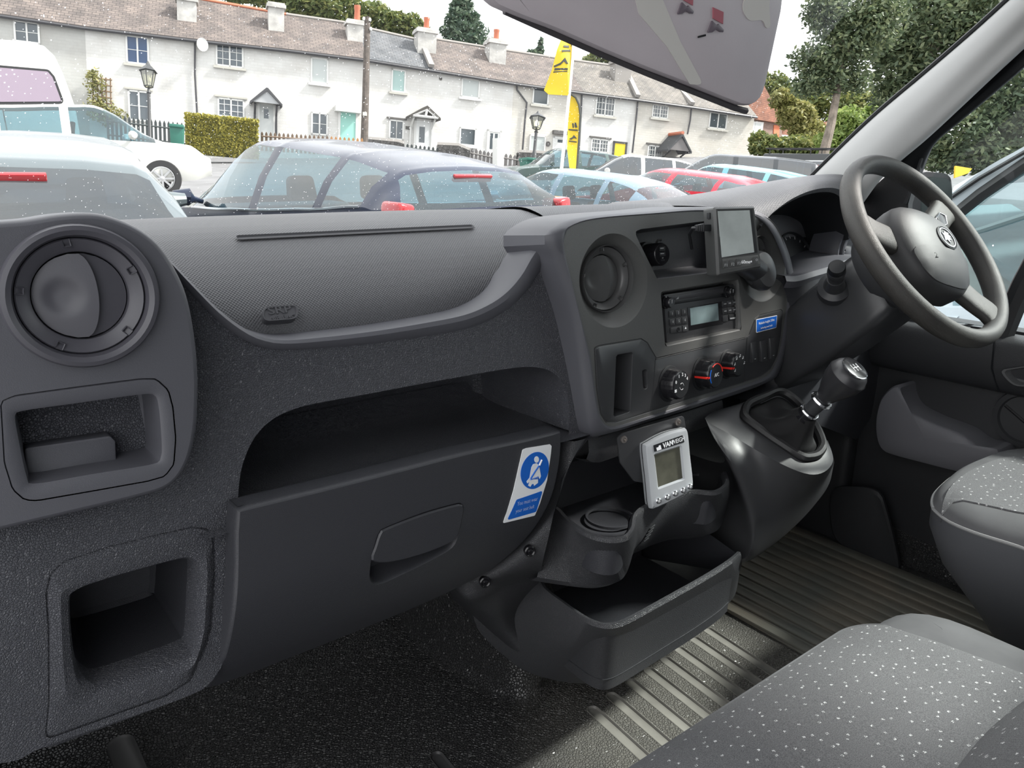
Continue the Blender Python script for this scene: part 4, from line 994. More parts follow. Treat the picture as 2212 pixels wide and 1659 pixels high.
for k, (px, py, r) in enumerate(((1722, 560, 0.062), (1800, 545, 0.062))):
    fk = fcz.at(px, py, 0.002); g = MB(); g.lathe(fk, [(r, 0), (r, 0.006), (r*0.94, 0.006), (r*0.92, 0.001)], 40, cap1=True); dl = g.build('gauge_dial', M_black, DASH)
    for j in range(15):
        a = math.radians(225-j*270/14); g = MB(); g.box(fk.p(r*0.82*math.cos(a), r*0.82*math.sin(a), 0.0014), (0.0016, 0.0008, 0.006), Matrix((-fk.ex*math.sin(a)+fk.ez*math.cos(a), fk.n, fk.ex*math.cos(a)+fk.ez*math.sin(a))).transposed()); g.build('dial_tick', M_grey_print, dl)
    g = MB(); g.tube([fk.p(0, 0, 0.003), fk.p(-r*0.55, -r*0.5, 0.003)], 0.0012, 5); g.build('needle', M_red_print, dl)
# cluster lower ledge and driver side lower panels
lg0 = [AY(x, y, 0.84) for x, y in ((1700, 600), (1725, 600), (1760, 590), (1800, 578), (1850, 560), (1900, 560))]
m, _ = loft([[p + Vector((0, 0.16, 0.01)) for p in lg0], [p + Vector((0, 0.02, 0.004)) for p in lg0], lg0, [p + Vector((0, 0.005, -0.02)) for p in lg0]], 24, 14); m.build('cluster_ledge', M_fine, DASH, weld=0)
lp0 = [AY(x, y, 0.85) for x, y in ((1700, 600), (1715, 650), (1705, 740), (1690, 830), (1640, 870))]
lp1 = [AY(x, y, 0.86) for x, y in ((1900, 560), (1915, 650), (1910, 740), (1900, 860), (1850, 950))]
m, _ = loft([[p + Vector((-0.02, 0.05, 0)) for p in lp0], lp0, [lp0[i].lerp(lp1[i], 0.5)+Vector((0, -0.01, 0)) for i in range(5)], lp1], 24, 20); m.build('driver_lower_panel', M_glove, DASH, weld=0)
# outer (driver door side) vent and end cap
fov = Fr((1.635, 0.87, 1.37), (-0.25, -1, 0.1))
make_vent('round_vent', fov, 0.047, M_fine, DASH, 5)
m = MB(); cap_ = circ((0, 0), 0.075, 40); rows = [[fov.p(q.x, q.y, h) for q in circ((0, 0), r, 40)] for r, h in ((0.056, 0.0), (0.066, 0.004), (0.078, -0.01), (0.085, -0.06))]; m.grid(rows, True); m.build('vent_surround', M_fine, DASH)
m = MB(); m.box((1.67, 1.0, 1.25), (0.16, 0.24, 0.30)); m.build('dash_end', M_fine, DASH, bev=0.03, seg=4)

# ================================================================== STEERING COLUMN AND WHEEL
TH = math.radians(39.6); WC = Vector((1.43, 0.640, 1.414)); WN = Vector((0, -math.cos(TH), math.sin(TH)))
FWh = Fr(WC, WN, (0, 0, 1))
SC = empty('steering_column', WC - WN*0.25, 'black plastic steering column shroud behind the wheel with control stalk', 'steering column')
sec = roundp([(-0.085, -0.085), (0.085, -0.085), (0.075, 0.045), (0.03, 0.062), (-0.03, 0.062), (-0.075, 0.045)], 0.02, 4)
rows = []
for h, k, dz in ((-0.36, 0.95, -0.02), (-0.22, 1.0, -0.012), (-0.12, 0.98, -0.004), (-0.085, 0.93, 0.0), (-0.075, 0.86, 0.0)):
    rows.append([FWh.p(q.x*k, q.y*k+dz, h) for q in sec])
m = MB(); m.grid(rows, True); m.cap(rows[-1]); m.cap(rows[0], True); m.build('shroud', M_smooth, SC)
m = MB(); m.lathe(FWh, [(0.082, -0.090), (0.088, -0.075), (0.086, -0.050), (0.075, -0.042)], 40, cap1=True); m.build('switch_collar', M_smooth, SC)
# stalk
sp_ = FWh.p(-0.076, 0.012, -0.145); se = AD(1808, 578, (sp_-CAM).dot(FW)-0.075)
m = MB(); m.tube([sp_ + (se-sp_)*-0.1, sp_ + (se-sp_)*0.12, sp_ + (se-sp_)*0.2, sp_+(se-sp_)*0.5], [0.030, 0.030, 0.020, 0.015], 24); ST = m.build('stalk_boot', M_smooth, SC)
m = MB(); m.tube([sp_+(se-sp_)*0.45, sp_+(se-sp_)*0.75], [0.013, 0.0135], 20); m.build('stalk', M_smooth, SC)
m = MB(); m.tube([sp_+(se-sp_)*0.7, sp_+(se-sp_)*0.74, sp_+(se-sp_)*0.86, sp_+(se-sp_)*0.88], [0.0150, 0.0158, 0.0158, 0.0150], 24); m.build('stalk_ring', M_smooth, SC)
m = MB(); m.tube([sp_+(se-sp_)*0.86, sp_+(se-sp_)*1.02, sp_+(se-sp_)*1.05], [0.0148, 0.0148, 0.0135], 24); m.build('stalk_end', M_black, SC)

SW_ = empty('steering_wheel', WC, 'worn black three-spoke steering wheel with a round hub cover and badge', 'steering wheel')
M_wheel = mat('worn_wheel_rim', (0.026, 0.025, 0.024), 0.5, bump=('cells', 700, 0.35, 0.0005), var=(14, 0.2, (0.050, 0.047, 0.042)))
R, rt_ = 0.184, 0.0165; n = 96
rows = []
for a in range(17):
    t = 2*PI*a/16; rows.append([FWh.p((R+rt_*0.95*math.cos(t))*math.cos(2*PI*k/n), (R+rt_*0.95*math.cos(t))*math.sin(2*PI*k/n), rt_*1.15*math.sin(t)) for k in range(n)])
m = MB(); m.grid(rows, True); m.build('rim', M_wheel, SW_)
M_hub = mat('hub_vinyl', (0.030, 0.030, 0.032), 0.5, bump=('cells', 900, 0.2, 0.0003))
# hub: rounded shield shape, domed; wheel turned a little
_ro = math.radians(-18); FHb = Fr(WC, WN, FWh.ez*math.cos(_ro) - FWh.ex*math.sin(_ro))
hubo = spline([Vector(p) for p in ((-0.090, 0.035), (-0.070, 0.065), (-0.03, 0.078), (0.03, 0.078), (0.070, 0.065), (0.090, 0.035), (0.094, -0.005), (0.084, -0.05), (0.062, -0.085), (0.03, -0.098), (-0.03, -0.098), (-0.062, -0.085), (-0.084, -0.05), (-0.094, -0.005))], 80, True)
HP = ((0.80, -0.055), (0.98, -0.035), (1.0, -0.012), (0.985, 0.002), (0.94, 0.011), (0.85, 0.0185), (0.65, 0.0265), (0.35, 0.0325), (0.03, 0.034))
def hubh(x, y):
    lo, hi = 0.0, 1.3; a = math.atan2(y, x); rr = math.hypot(x, y)
    q = min(hubo, key=lambda p: abs((math.atan2(p.y, p.x)-a+PI) % (2*PI)-PI)); k = rr/q.length
    P_ = [(k_, h_) for k_, h_ in HP[2:]]
    for (ka, ha), (kb, hb) in zip(P_, P_[1:]):
        if kb <= k <= ka: return hb+(ha-hb)*(k-kb)/(ka-kb)
    return P_[0][1] if k > 1 else P_[-1][1]
rows = [[FHb.p(q.x*k, q.y*k, h) for q in hubo] for k, h in HP]
m = MB(); m.grid(rows, True); m.cap(rows[-1]); HUB = m.build('hub_cover', M_hub, SW_)
lo_ = spline([Vector(p) for p in ((-0.074, -0.030), (-0.03, -0.026), (0.03, -0.026), (0.074, -0.030), (0.074, -0.052), (0.055, -0.080), (0.028, -0.090), (-0.028, -0.090), (-0.055, -0.080), (-0.074, -0.052))], 60, True)
m = sheet(lo_, [], lambda a, b: FHb.p(a, b, hubh(a, b)+0.0022), 0.010); L3 = [FHb.p(q.x, q.y, hubh(q.x, q.y)+0.0022) for q in lo_]
m.grid([L3, [p - FHb.n*0.008 for p in L3]], True); LPn = m.build('lower_pad', M_hub, HUB, weld=0)
text_mesh('horn_mark', '2', FHb, -0.040, -0.046, hubh(-0.04, -0.046)+0.0026, 0.014, M_black, LPn)
fbg = Fr(FHb.p(0.010, 0.000, 0.0335), FHb.n, FHb.ez)
m = MB(); m.lathe(fbg, [(0.0245, -0.004), (0.0245, 0.002), (0.0225, 0.003), (0.0215, 0.0015)], 36, cap1=True); BG = m.build('badge', M_black, HUB)
m = MB(); m.lathe(fbg, [(0.0205, 0.0018), (0.0205, 0.0030), (0.0185, 0.0030), (0.0185, 0.0018)], 36); m.build('badge_ring', M_chrome, BG)
gr_ = [(-0.012, -0.010), (-0.009, 0.002), (-0.013, 0.008), (-0.006, 0.007), (-0.003, 0.013), (0.002, 0.011), (0.010, 0.012), (0.005, 0.007), (0.012, 0.004), (0.006, 0.001), (0.010, -0.004), (0.003, -0.004), (0.002, -0.012), (-0.004, -0.006)]
m = MB(); m.prism(fbg, gr_, 0.0016, 0.0030); m.build('badge_emblem', M_chrome, BG)
# spokes
def spoke(a0, w0, w1, nm='spoke'):
    d = Vector((math.cos(a0), math.sin(a0))); t = Vector((-d.y, d.x)); g = MB(); rows = []
    for s_, w_, h_, th_ in ((0.055, w0, -0.012, 0.014), (0.09, w0*0.95, -0.010, 0.013), (0.13, (w0+w1)/2*0.95, -0.006, 0.012), (0.158, w1, -0.001, 0.012), (0.184, w1*1.35, 0.0, 0.010)):
        row = []
        for k in range(20):
            an = 2*PI*k/20; q = d*s_ + t*(w_*math.copysign(abs(math.cos(an))**0.6, math.cos(an))); row.append(FHb.p(q.x, q.y, h_+th_*math.copysign(abs(math.sin(an))**0.8, math.sin(an))))
        rows.append(row)
    g.grid(rows, True); return g.build(nm, M_wheel, SW_)
for a0 in (44, -44, 180): spoke(math.radians(a0), 0.030, 0.027)
bt_ = [Vector(p) for p in ((0.070, 0.058), (0.098, 0.072), (0.108, 0.098), (0.088, 0.100), (0.066, 0.082))]
for sg_ in (1,):
    q = roundp([(p.x*sg_, p.y) for p in bt_], 0.005, 3); g = MB(); g.prism(FHb, q, -0.01, 0.008); sb_ = g.build('cruise_button', M_gloss, SW_, bev=0.001)
    qi = inset(q, 0.002); g = MB(); pts_ = [FHb.p(x.x, x.y, 0.0084) for x in qi]; g.tube(pts_+[pts_[0]], 0.0008, 5); g.build('button_edge', M_chrome, sb_)
# ================================================================== CAB STRUCTURE
ZF = 0.62
# ---- rubber floor with moulded grooves
heads = [(1282, 1534), (1323, 1504), (1364, 1474), (1403, 1449), (1438, 1425), (1468, 1403), (1501, 1381), (1530, 1361)]
gv = []
for (hx, hy) in heads:
    p = AZ(hx, hy, 0.64); gv.append(((p.x, p.y), (p.x-0.028, p.y-0.34)))
p = AZ(944, 1634, 0.64); gv.append(((p.x, p.y), (p.x-0.01, p.y-0.2)))
p = AZ(1345, 1652, 0.64); gw = 0.0105
def capsule(a, b, r, n=8):
    a, b = Vector(a), Vector(b); d = (b-a).normalized(); t = Vector((-d.y, d.x)); out = []
    for k in range(n+1): th = PI*k/n; out.append(a + t*r*math.cos(th) - d*r*math.sin(th))
    for k in range(n+1): th = PI*k/n; out.append(b - t*r*math.cos(th) + d*r*math.sin(th))
    return out
caps = [capsule(a, b, gw) for a, b in gv]
def zfl(x, y):                      # flat, turning up into the toe board
    z = 0.64; t = max(0, y-1.08); return z + 1.4*t*t + 0.0
fo_ = [Vector(q) for q in ((-0.16, -0.72), (1.80, -0.72), (1.80, 1.46), (-0.16, 1.46))]
m = sheet(fo_, caps, lambda x, y: Vector((x, y, zfl(x, y))), 0.06)
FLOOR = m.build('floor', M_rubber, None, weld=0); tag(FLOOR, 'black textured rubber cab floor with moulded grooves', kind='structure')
for ci, c in enumerate(caps):
    g = MB(); rows = [[Vector((q.x, q.y, 0.64+h)) for q in inset(c, d)] for d, h in ((-0.0015, 0.0004), (-0.0002, 0.0009), (0.0012, -0.0003), (0.0025, -0.0022), (0.0055, -0.0030))]
    g.grid(rows, True); g.cap(rows[-1]); g.build('floor_groove', M_groove if ci < 8 else M_groove2, FLOOR)
# engine tunnel cover on the floor
g = MB()
t0 = [Vector(p) for p in ((0.630, 1.46, 0.64), (0.640, 1.25, 0.64), (0.690, 0.95, 0.64), (0.712, 0.89, 0.64), (0.745, 0.872, 0.64), (0.80, 0.89, 0.64), (0.95, 0.93, 0.64), (1.25, 0.98, 0.64))]
t1 = [p + Vector((0.008 if i < 4 else 0.0, 0.004, 0.010)) for i, p in enumerate(t0)]
t2 = [p + Vector((0.03, 0.02, 0.07)) for p in t0]; t3 = [p + Vector((0.06, 0.06, 0.20)) for p in t0]
to_ = [p + Vector((-0.012, -0.012, 0.002)) for p in t0]
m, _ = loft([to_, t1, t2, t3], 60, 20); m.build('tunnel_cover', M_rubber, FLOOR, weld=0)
# sill step, lower left
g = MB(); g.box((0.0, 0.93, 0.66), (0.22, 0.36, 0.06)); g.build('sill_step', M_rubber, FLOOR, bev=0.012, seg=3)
q = AZ(275, 1640, 0.692); cp = capsule((q.x, q.y+0.04), (q.x, q.y-0.15), 0.020)
g = MB(); rows = [[Vector((x.x, x.y, 0.690+h)) for x in inset(cp, d)] for d, h in ((0, 0.0), (0.001, 0.003), (0.004, 0.002), (0.006, 0.001))]; g.grid(rows, True); g.cap(rows[-1]); g.build('step_groove', M_groove2, FLOOR)

# ---- driver's ribbed rubber mat
MT = empty('floor_mat', (1.4, 0.75, 0.64), 'ribbed grey-green rubber mat in the driver footwell', 'floor mat')
g = MB(); mo = roundp([(1.235, 0.42), (1.72, 0.42), (1.72, 1.05), (1.38, 1.10), (1.25, 0.95)], 0.03, 4); ffl = Fr((0, 0, 0.641), (0, 0, 1), (0, 1, 0))
g.prism(ffl, [(p.x, p.y) for p in mo], 0.0, 0.005); g.build('mat_base', M_matrub, MT, bev=0.002)
for k in range(13):
    x = 1.258+k*0.036; g = MB(); g.box((x+0.0, 0.75, 0.6475), (0.0235, 0.60 if k > 2 else 0.42, 0.006)); g.build('rib', M_matrub, MT, bev=0.002)

# ---- rear wall, roof, left sill, right side below the dash
M_head = mat('headliner', (0.30, 0.30, 0.30), 0.9)
M_bulk = mat('bulkhead_grey', (0.20, 0.20, 0.21), 0.7)
g = MB(); g.box((0.82, -0.76, 1.42), (2.0, 0.04, 1.64)); tag(g.build('wall_rear', M_bulk, None), 'grey bulkhead behind the seats', kind='structure')
g = MB(); g.box((0.82, -0.02, 2.24), (2.0, 1.50, 0.05)); tag(g.build('ceiling', M_head, None), 'pale headliner over the cab', kind='structure')
g = MB(); g.box((0.82, 1.46, 1.02), (2.0, 0.03, 0.80)); tag(g.build('wall_front', M_black, None), 'black firewall behind the dashboard', kind='structure')
g = MB(); g.box((-0.09, 1.14, 1.02), (0.04, 0.62, 0.82)); tag(g.build('wall_left', M_black, None), 'black side panel behind the passenger end of the dashboard', kind='structure')

# ---- windscreen
M_ws = glass_mat('windscreen_glass', (0.97, 0.985, 0.98), 0.01, 0.012, specks=(140, 0.105, 0.65))
WB = Vector((0, 1.46, 1.40)); WT = Vector((0, 0.70, 2.22))
rows = []
for j in range(9):
    v = j/8; row = []
    for i in range(17):
        x = -0.14+1.86*i/16; b = 0.05*(1-((x-0.8)/0.93)**2)
        p = WB.lerp(WT, v); row.append(Vector((x, p.y+b, p.z+0.4*b)))
    rows.append(row)
m = MB(); m.grid(rows); WSC = m.build('window_1', M_ws, None); tag(WSC, 'large raked windscreen flecked with water spots', kind='structure')

# ---- right A-pillar trim
M_pil = mat('pillar_trim_grey', (0.50, 0.505, 0.50), 0.6, bump=('noise', 700, 0.15, 0.0005))
pl_l = [(1738, 402), (1760, 378), (1880, 262), (2000, 160), (2100, 74), (2182, 0), (2262, -70)]
pl_m = [(1840, 430), (1890, 370), (1975, 285), (2060, 205), (2135, 133), (2208, 64), (2290, -10)]
pl_r = [(1862, 440), (1910, 378), (2000, 300), (2080, 226), (2150, 160), (2230, 86), (2320, 0)]
def xs(v0, v1, n): return [v0+(v1-v0)*i/(n-1) for i in range(n)]
xl, xm, xr_ = xs(1.68, 1.56, 7), xs(1.655, 1.58, 7), xs(1.68, 1.60, 7)
Lr = [AX(*pl_l[i], xl[i]) for i in range(7)]; Mr = [AX(*pl_m[i], xm[i]) for i in range(7)]; Rr = [AX(*pl_r[i], xr_[i]) for i in range(7)]
mid1 = [Lr[i].lerp(Mr[i], 0.5) + Vector((-0.014, -0.010, 0)) for i in range(7)]
bk = [p + (p-CAM).normalized()*0.06 for p in Lr]; br = [p + (p-CAM).normalized()*0.08 for p in Rr]
m, _ = loft([bk, Lr, mid1, Mr, Rr, br], 40, 40); PIL = m.build('trim_1', M_pil, None, weld=0); tag(PIL, 'grey A-pillar trim beside the driver window', kind='structure')
g = MB(); g.tube([p + Vector((0.003, 0.005, 0.004)) for p in spline(Lr, 24)], 0.0045, 6); g.build('windscreen_seal', M_black, PIL)

# ---- driver's door
XD = 1.745
M_door = mat('door_trim', (0.022, 0.023, 0.026), 0.5, bump=('cells', 500, 0.3, 0.0006))
DR = empty('door_1', (XD, 0.4, 0.7)); tag(DR, 'dark driver door with grey lower pocket and wide window', kind='structure')
g = MB(); g.box((1.80, 0.18, 0.92), (0.05, 1.70, 0.62)); g.build('door_panel', M_door, DR)
# upper ledge: bulges towards the cab, with the grab handle aft
lg = []
for y in (0.98, 0.86, 0.70, 0.50, 0.30, 0.0, -0.4):
    lg.append(y)
prf = [(1.80, 1.218), (1.76, 1.226), (1.725, 1.222), (1.708, 1.205), (1.706, 1.16), (1.722, 1.115), (1.765, 1.10), (1.79, 1.095)]
rails = [[Vector((x, y, z)) for y in lg] for x, z in prf]
m, _ = loft(rails, 30, 30); m.build('door_ledge', M_door, DR, weld=0)
g = MB(); g.tube([Vector((1.7055, 0.60, 1.215)), Vector((1.7035, 0.595, 1.16)), Vector((1.72, 0.58, 1.112))], 0.0018, 5); g.build('ledge_seam', M_black, DR)
g = MB(); sw = capsule((1.752, 0.80), (1.752, 0.63), 0.022); fz = Fr((0, 0, 1.228), (0, 0, 1), (0, 1, 0)); rows = [[Vector((q.x, q.y, 1.222+h)) for q in inset(sw, d)] for d, h in ((0, 0), (0.001, 0.006), (0.004, 0.006), (0.005, 0.003))]; g.grid(rows, True); g.cap(rows[-1]); SWP = g.build('switch_pod', M_smooth, DR)
for y in (0.78, 0.735, 0.69, 0.65):
    g = MB(); g.box((1.752, y, 1.229), (0.024, 0.026, 0.008)); g.build('window_switch', M_gloss, SWP, bev=0.002)
# grab recess and grey cup
gcp = [AX(x, y, 1.70) for x, y in ((2165, 803), (2185, 795), (2260, 790), (2270, 830), (2215, 834), (2188, 829))]
g = MB(); c_ = spline(gcp, 32, True); rows = [c_, [p+Vector((-0.004, 0, 0)) for p in c_], [p.lerp(sum(c_, Vector())/32, 0.12)+Vector((-0.004, 0, 0)) for p in c_], [p.lerp(sum(c_, Vector())/32, 0.3)+Vector((0.008, 0, 0)) for p in c_]]; g.grid(rows, True); g.cap(rows[-1]); g.build('door_pull', mat('pull_grey', (0.085, 0.087, 0.09), 0.4), DR)
# pale grey lower pocket
M_pock = mat('door_pocket_grey', (0.135, 0.135, 0.150), 0.55, bump=('noise', 500, 0.2, 0.0006))
pk = [(1930, 834), (1942, 836), (1945, 855), (1955, 878), (1972, 893), (2010, 912), (2050, 927), (2078, 939), (2100, 955), (2120, 966), (2150, 968), (2160, 975), (2160, 1010), (2100, 1025), (2060, 1018), (1990, 1000), (1930, 984), (1905, 973), (1893, 950), (1890, 910), (1898, 870), (1912, 848)]
pkl = spline([AX(x, y, 1.70) for x, y in pk], 90, True); pcn = sum(pkl, Vector())/90
rows = [[p + Vector((0.10, 0, 0)) for p in pkl], [p + Vector((0.006, 0, 0)) for p in pkl], [p.lerp(pcn, 0.03) for p in pkl], [p.lerp(pcn, 0.12) + Vector((-0.004, 0, 0)) for p in pkl], [p.lerp(pcn, 0.5) + Vector((-0.008, 0, 0)) for p in pkl], [p.lerp(pcn, 0.98) + Vector((-0.009, 0, 0)) for p in pkl]]
g = MB(); g.grid(rows, True); g.cap(rows[-1]); g.build('door_pocket', M_pock, DR)
fsp = Fr(AX(2215, 905, 1.765), (-1, 0, 0)); g = MB(); g.lathe(fsp, [(0.062, 0), (0.060, 0.006), (0.050, 0.007), (0.047, 0.001)], 40, cap1=True); SPK = g.build('door_speaker', M_smooth, DR)
g = MB(); g.tube([fsp.p(-0.04, 0.02, 0.004), fsp.p(0.04, -0.03, 0.004)], 0.003, 6); g.build('speaker_bar', M_gloss, SPK)
# window frame: black door frame members and glass
fr_o = [(1926, 338), (1960, 300), (2030, 236), (2100, 170), (2160, 116), (2212, 70), (2330, -40)]
fr_m = [(1945, 362), (1985, 315), (2050, 258), (2120, 196), (2170, 150), (2212, 112), (2330, 5)]
fr_i = [(1990, 372), (2003, 338), (2024, 305), (2075, 262), (2130, 216), (2170, 182), (2212, 146), (2330, 45)]
O3 = [AX(x, y, 1.72-0.1*i/6) for i, (x, y) in enumerate(fr_o)]; M3_ = [AX(x, y, 1.735-0.1*i/6) for i, (x, y) in enumerate(fr_m)]; I3 = [AX(x, y, 1.76-0.1*i/6) for i, (x, y) in enumerate(fr_i)]
m, _ = loft([[p+(p-CAM).normalized()*0.05 for p in O3], O3, [O3[i].lerp(M3_[i], 0.5)+Vector((0.006, 0, 0)) for i in range(7)], M3_, [M3_[i].lerp(I3[i], 0.5)+Vector((-0.006, 0, 0)) for i in range(7)], I3, [p+(p-CAM).normalized()*0.05 for p in I3]], 30, 40); m.build('window_frame', M_black, DR, weld=0)
g = MB(); g.tube(spline([O3[i].lerp(M3_[i], 0.75)+Vector((-0.006, 0, 0)) for i in range(7)], 24), 0.004, 6); g.build('door_seal', M_smooth, DR)
# mirror triangle
tri = [AX(x, y, 1.745) for x, y in ((1835, 520), (1850, 440), (1905, 388), (1996, 314), (2003, 322), (1975, 395), (1962, 440), (1960, 500), (1880, 540))]
g = MB(); g.cap(tri); g.cap([p+Vector((0.02, 0, 0)) for p in tri], True); g.grid([tri, [p+Vector((0.02, 0, 0)) for p in tri]], True); g.build('mirror_sail', M_door, DR)
g = MB(); g.tube([AX(x, y, 1.738) for x, y in ((1996, 318), (1990, 345), (1972, 400), (1955, 440))], 0.004, 6); g.build('window_bead', M_smooth, DR)
g = MB(); g.tube([AX(x, y, 1.745) for x, y in ((2240, 560), (2212, 612), (2190, 660), (2160, 735))], 0.022, 8); g.build('window_post', M_black, DR)
M_sg = glass_mat('side_glass', (0.86, 0.93, 0.93), 0.01, 0.03, specks=(14, 0.03, 0.35))
g = MB(); gp = [Vector((1.80, 0.93, 1.20)), Vector((1.80, 0.86, 1.46)), Vector((1.795, 0.70, 1.72)), Vector((1.74, 0.20, 2.10)), Vector((1.74, -0.55, 2.10)), Vector((1.80, -0.55, 1.20))]
g.cap(gp); SG = g.build('window_2', M_sg, None); tag(SG, 'driver side window glass', kind='structure')
# door rear part, behind the view
g = MB(); g.box((1.79, -0.66, 1.5), (0.06, 0.20, 1.5)); tag(g.build('wall_right', M_door, None), 'dark rear door pillar on the driver side', kind='structure')
# kick panel under the dash on the driver side
g = MB(); g.box((1.76, 1.16, 0.92), (0.05, 0.56, 0.58)); g.build('kick_panel', M_door, DR, bev=0.02, seg=3)
kp = [AX(x, y, 1.73) for x, y in ((1800, 1060), (1850, 1050), (1895, 1058), (1915, 1090), (1945, 1240), (1880, 1215), (1825, 1180), (1800, 1140))]
g = MB(); rows = [spline(kp, 40, True)]; cK = sum(rows[0], Vector())/40; rows += [[p+Vector((-0.008, 0, 0)) for p in rows[0]], [p.lerp(cK, 0.06)+Vector((-0.012, 0, 0)) for p in rows[0]]]; g.grid(rows, True); g.cap(rows[-1]); g.build('speaker_cover', M_door, DR)

# ---- wing mirror outside
WM = empty('wing_mirror', (1.93, 0.86, 1.40), 'black door mirror housing outside the driver window', 'mirror')
wm = [(1992, 378), (2030, 373), (2052, 378), (2060, 394), (2062, 440), (2062, 500), (2058, 540), (1990, 540), (1985, 440)]
wl3 = spline([AX(x, y, 1.95) for x, y in wm], 60, True); wc3 = sum(wl3, Vector())/60; wd_ = Vector((0.35, 0.9, 0.0)).normalized()
rows = [[p.lerp(wc3, 0.12) for p in wl3], [p - wd_*-0.006 for p in wl3], [p + wd_*0.04 for p in wl3], [p.lerp(wc3, 0.25) + wd_*0.10 for p in wl3], [p.lerp(wc3, 0.8) + wd_*0.12 for p in wl3]]
g = MB(); g.grid(rows, True); g.cap(rows[-1]); g.build('housing', M_smooth, WM)
g = MB(); g.cap([p.lerp(wc3, 0.10) + wd_*0.002 for p in wl3]); g.build('mirror_glass', mat('mirror_face', (0.10, 0.12, 0.12), 0.12, 0.4), WM)
g = MB(); g.tube([Vector((1.79, 0.90, 1.30)), Vector((1.90, 0.90, 1.28)), wc3 + Vector((0, 0.03, -0.12))], 0.03, 10); g.build('mirror_arm', M_smooth, WM)

# ---- sun visor, unclipped and drooping across the windscreen
SV = empty('sun_visor', AD(1400, 60, 0.85), 'mauve-grey vinyl sun visor hanging down across the windscreen', 'sun visor')
M_vis = mat('visor_vinyl', (0.56, 0.51, 0.54), 0.42, bump=('noise', 350, 0.12, 0.0006), var=(3, 0.12))
pa, pb, pc = AD(1050, -2, 0.72), AD(1640, 236, 0.98), AD(1695, 0, 0.92)
vn = (pb-pa).cross(pc-pa).normalized()
if vn.dot(CAM-pa) < 0: vn = -vn
fvz = Fr(pa, vn, (0, 0, 1))
vo = [(1690, -160), (1696, -20), (1692, 20), (1662, 160), (1655, 190), (1646, 212), (1630, 228), (1608, 230), (1585, 222), (1500, 188), (1400, 150), (1300, 108), (1200, 64), (1120, 34), (1075, 14), (1045, -14), (990, -160)]
vl = resample([Vector(p) for p in fvz.LL(vo)], 120, True)
rows = [[fvz.p(q.x, q.y, h) for q in inset(vl, d)] for d, h in ((0.004, -0.022), (0.0, -0.018), (-0.001, -0.012), (0.0, -0.005), (0.0025, -0.0012), (0.006, 0.0))]
g = MB(); g.grid(rows, True); g.cap(rows[-1]); g.cap(rows[0], True); g.build('visor_panel', M_vis, SV)
g = MB(); ed = [fvz.P(x, y, -0.012) for x, y in ((1090, 22), (1200, 72), (1300, 116), (1400, 158), (1500, 198), (1590, 234), (1612, 240))]; g.tube(ed, 0.004, 6); g.build('visor_seam', mat('visor_edge', (0.06, 0.055, 0.06), 0.6), SV)
M_vband = mat('visor_band', (0.64, 0.62, 0.59), 0.5)
bd = roundp(fvz.LL([(1345, -120), (1425, -120), (1432, 0), (1470, 90), (1520, 184), (1490, 182), (1440, 100), (1380, 30)], 0.0006), 0.004, 3)
g = MB(); g.prism(fvz, bd, 0.0, 0.0007); g.build('visor_stripe', M_vband, SV)  # pale band as a flat shape on the visor face
M_vdark = mat('visor_dark', (0.14, 0.115, 0.14), 0.4); M_vred = mat('visor_red', (0.42, 0.12, 0.15), 0.4)
for cx, cy, s_ in ((1543, 58, 1.0), (1478, 18, 1.0)):
    lf = [(cx-14, cy+13), (cx-4, cy-14), (cx+6, cy-4), (cx+10, cy-6), (cx+21, cy+6), (cx+20, cy+12), (cx+12, cy+11), (cx+4, cy+6), (cx-4, cy+12)]
    g = MB(); g.prism(fvz, roundp(fvz.LL(lf, 0.002), 0.0008, 2), 0.0, 0.0022); cl_ = g.build('visor_dark', M_vdark, SV, bev=0.0006)  # flat dark mark on the visor face, red mark above it
    g = MB(); g.prism(fvz, fvz.LL([(cx-2, cy-42), (cx+20, cy-32), (cx+19, cy-6), (cx-2, cy-18)], 0.0015), 0.0, 0.0016); g.build('visor_red_mark', M_vred, cl_)
bl2 = [(1608, 0), (1628, -14), (1660, -20), (1662, 20), (1664, 56), (1655, 60), (1646, 44), (1620, 44), (1606, 24)]
g = MB(); g.prism(fvz, spline([Vector(p) for p in fvz.LL(bl2, 0.0008)], 40, True), 0.0, 0.0009); g.build('visor_reflection', M_vband, SV)  # pale flat shape painting a reflection onto the vinyl
g = MB(); g.tube([fvz.P(x, y, 0.0008) for x, y in ((1508, 80), (1516, 78), (1524, 76))], 0.0011, 5); g.build('visor_scuff', M_black, SV)
g = MB(); pv = fvz.P(1350, -150, -0.012); g.tube([pv, Vector((pv.x-0.05, pv.y+0.1, 2.215))], 0.008, 8); g.build('visor_arm', M_vdark, SV)

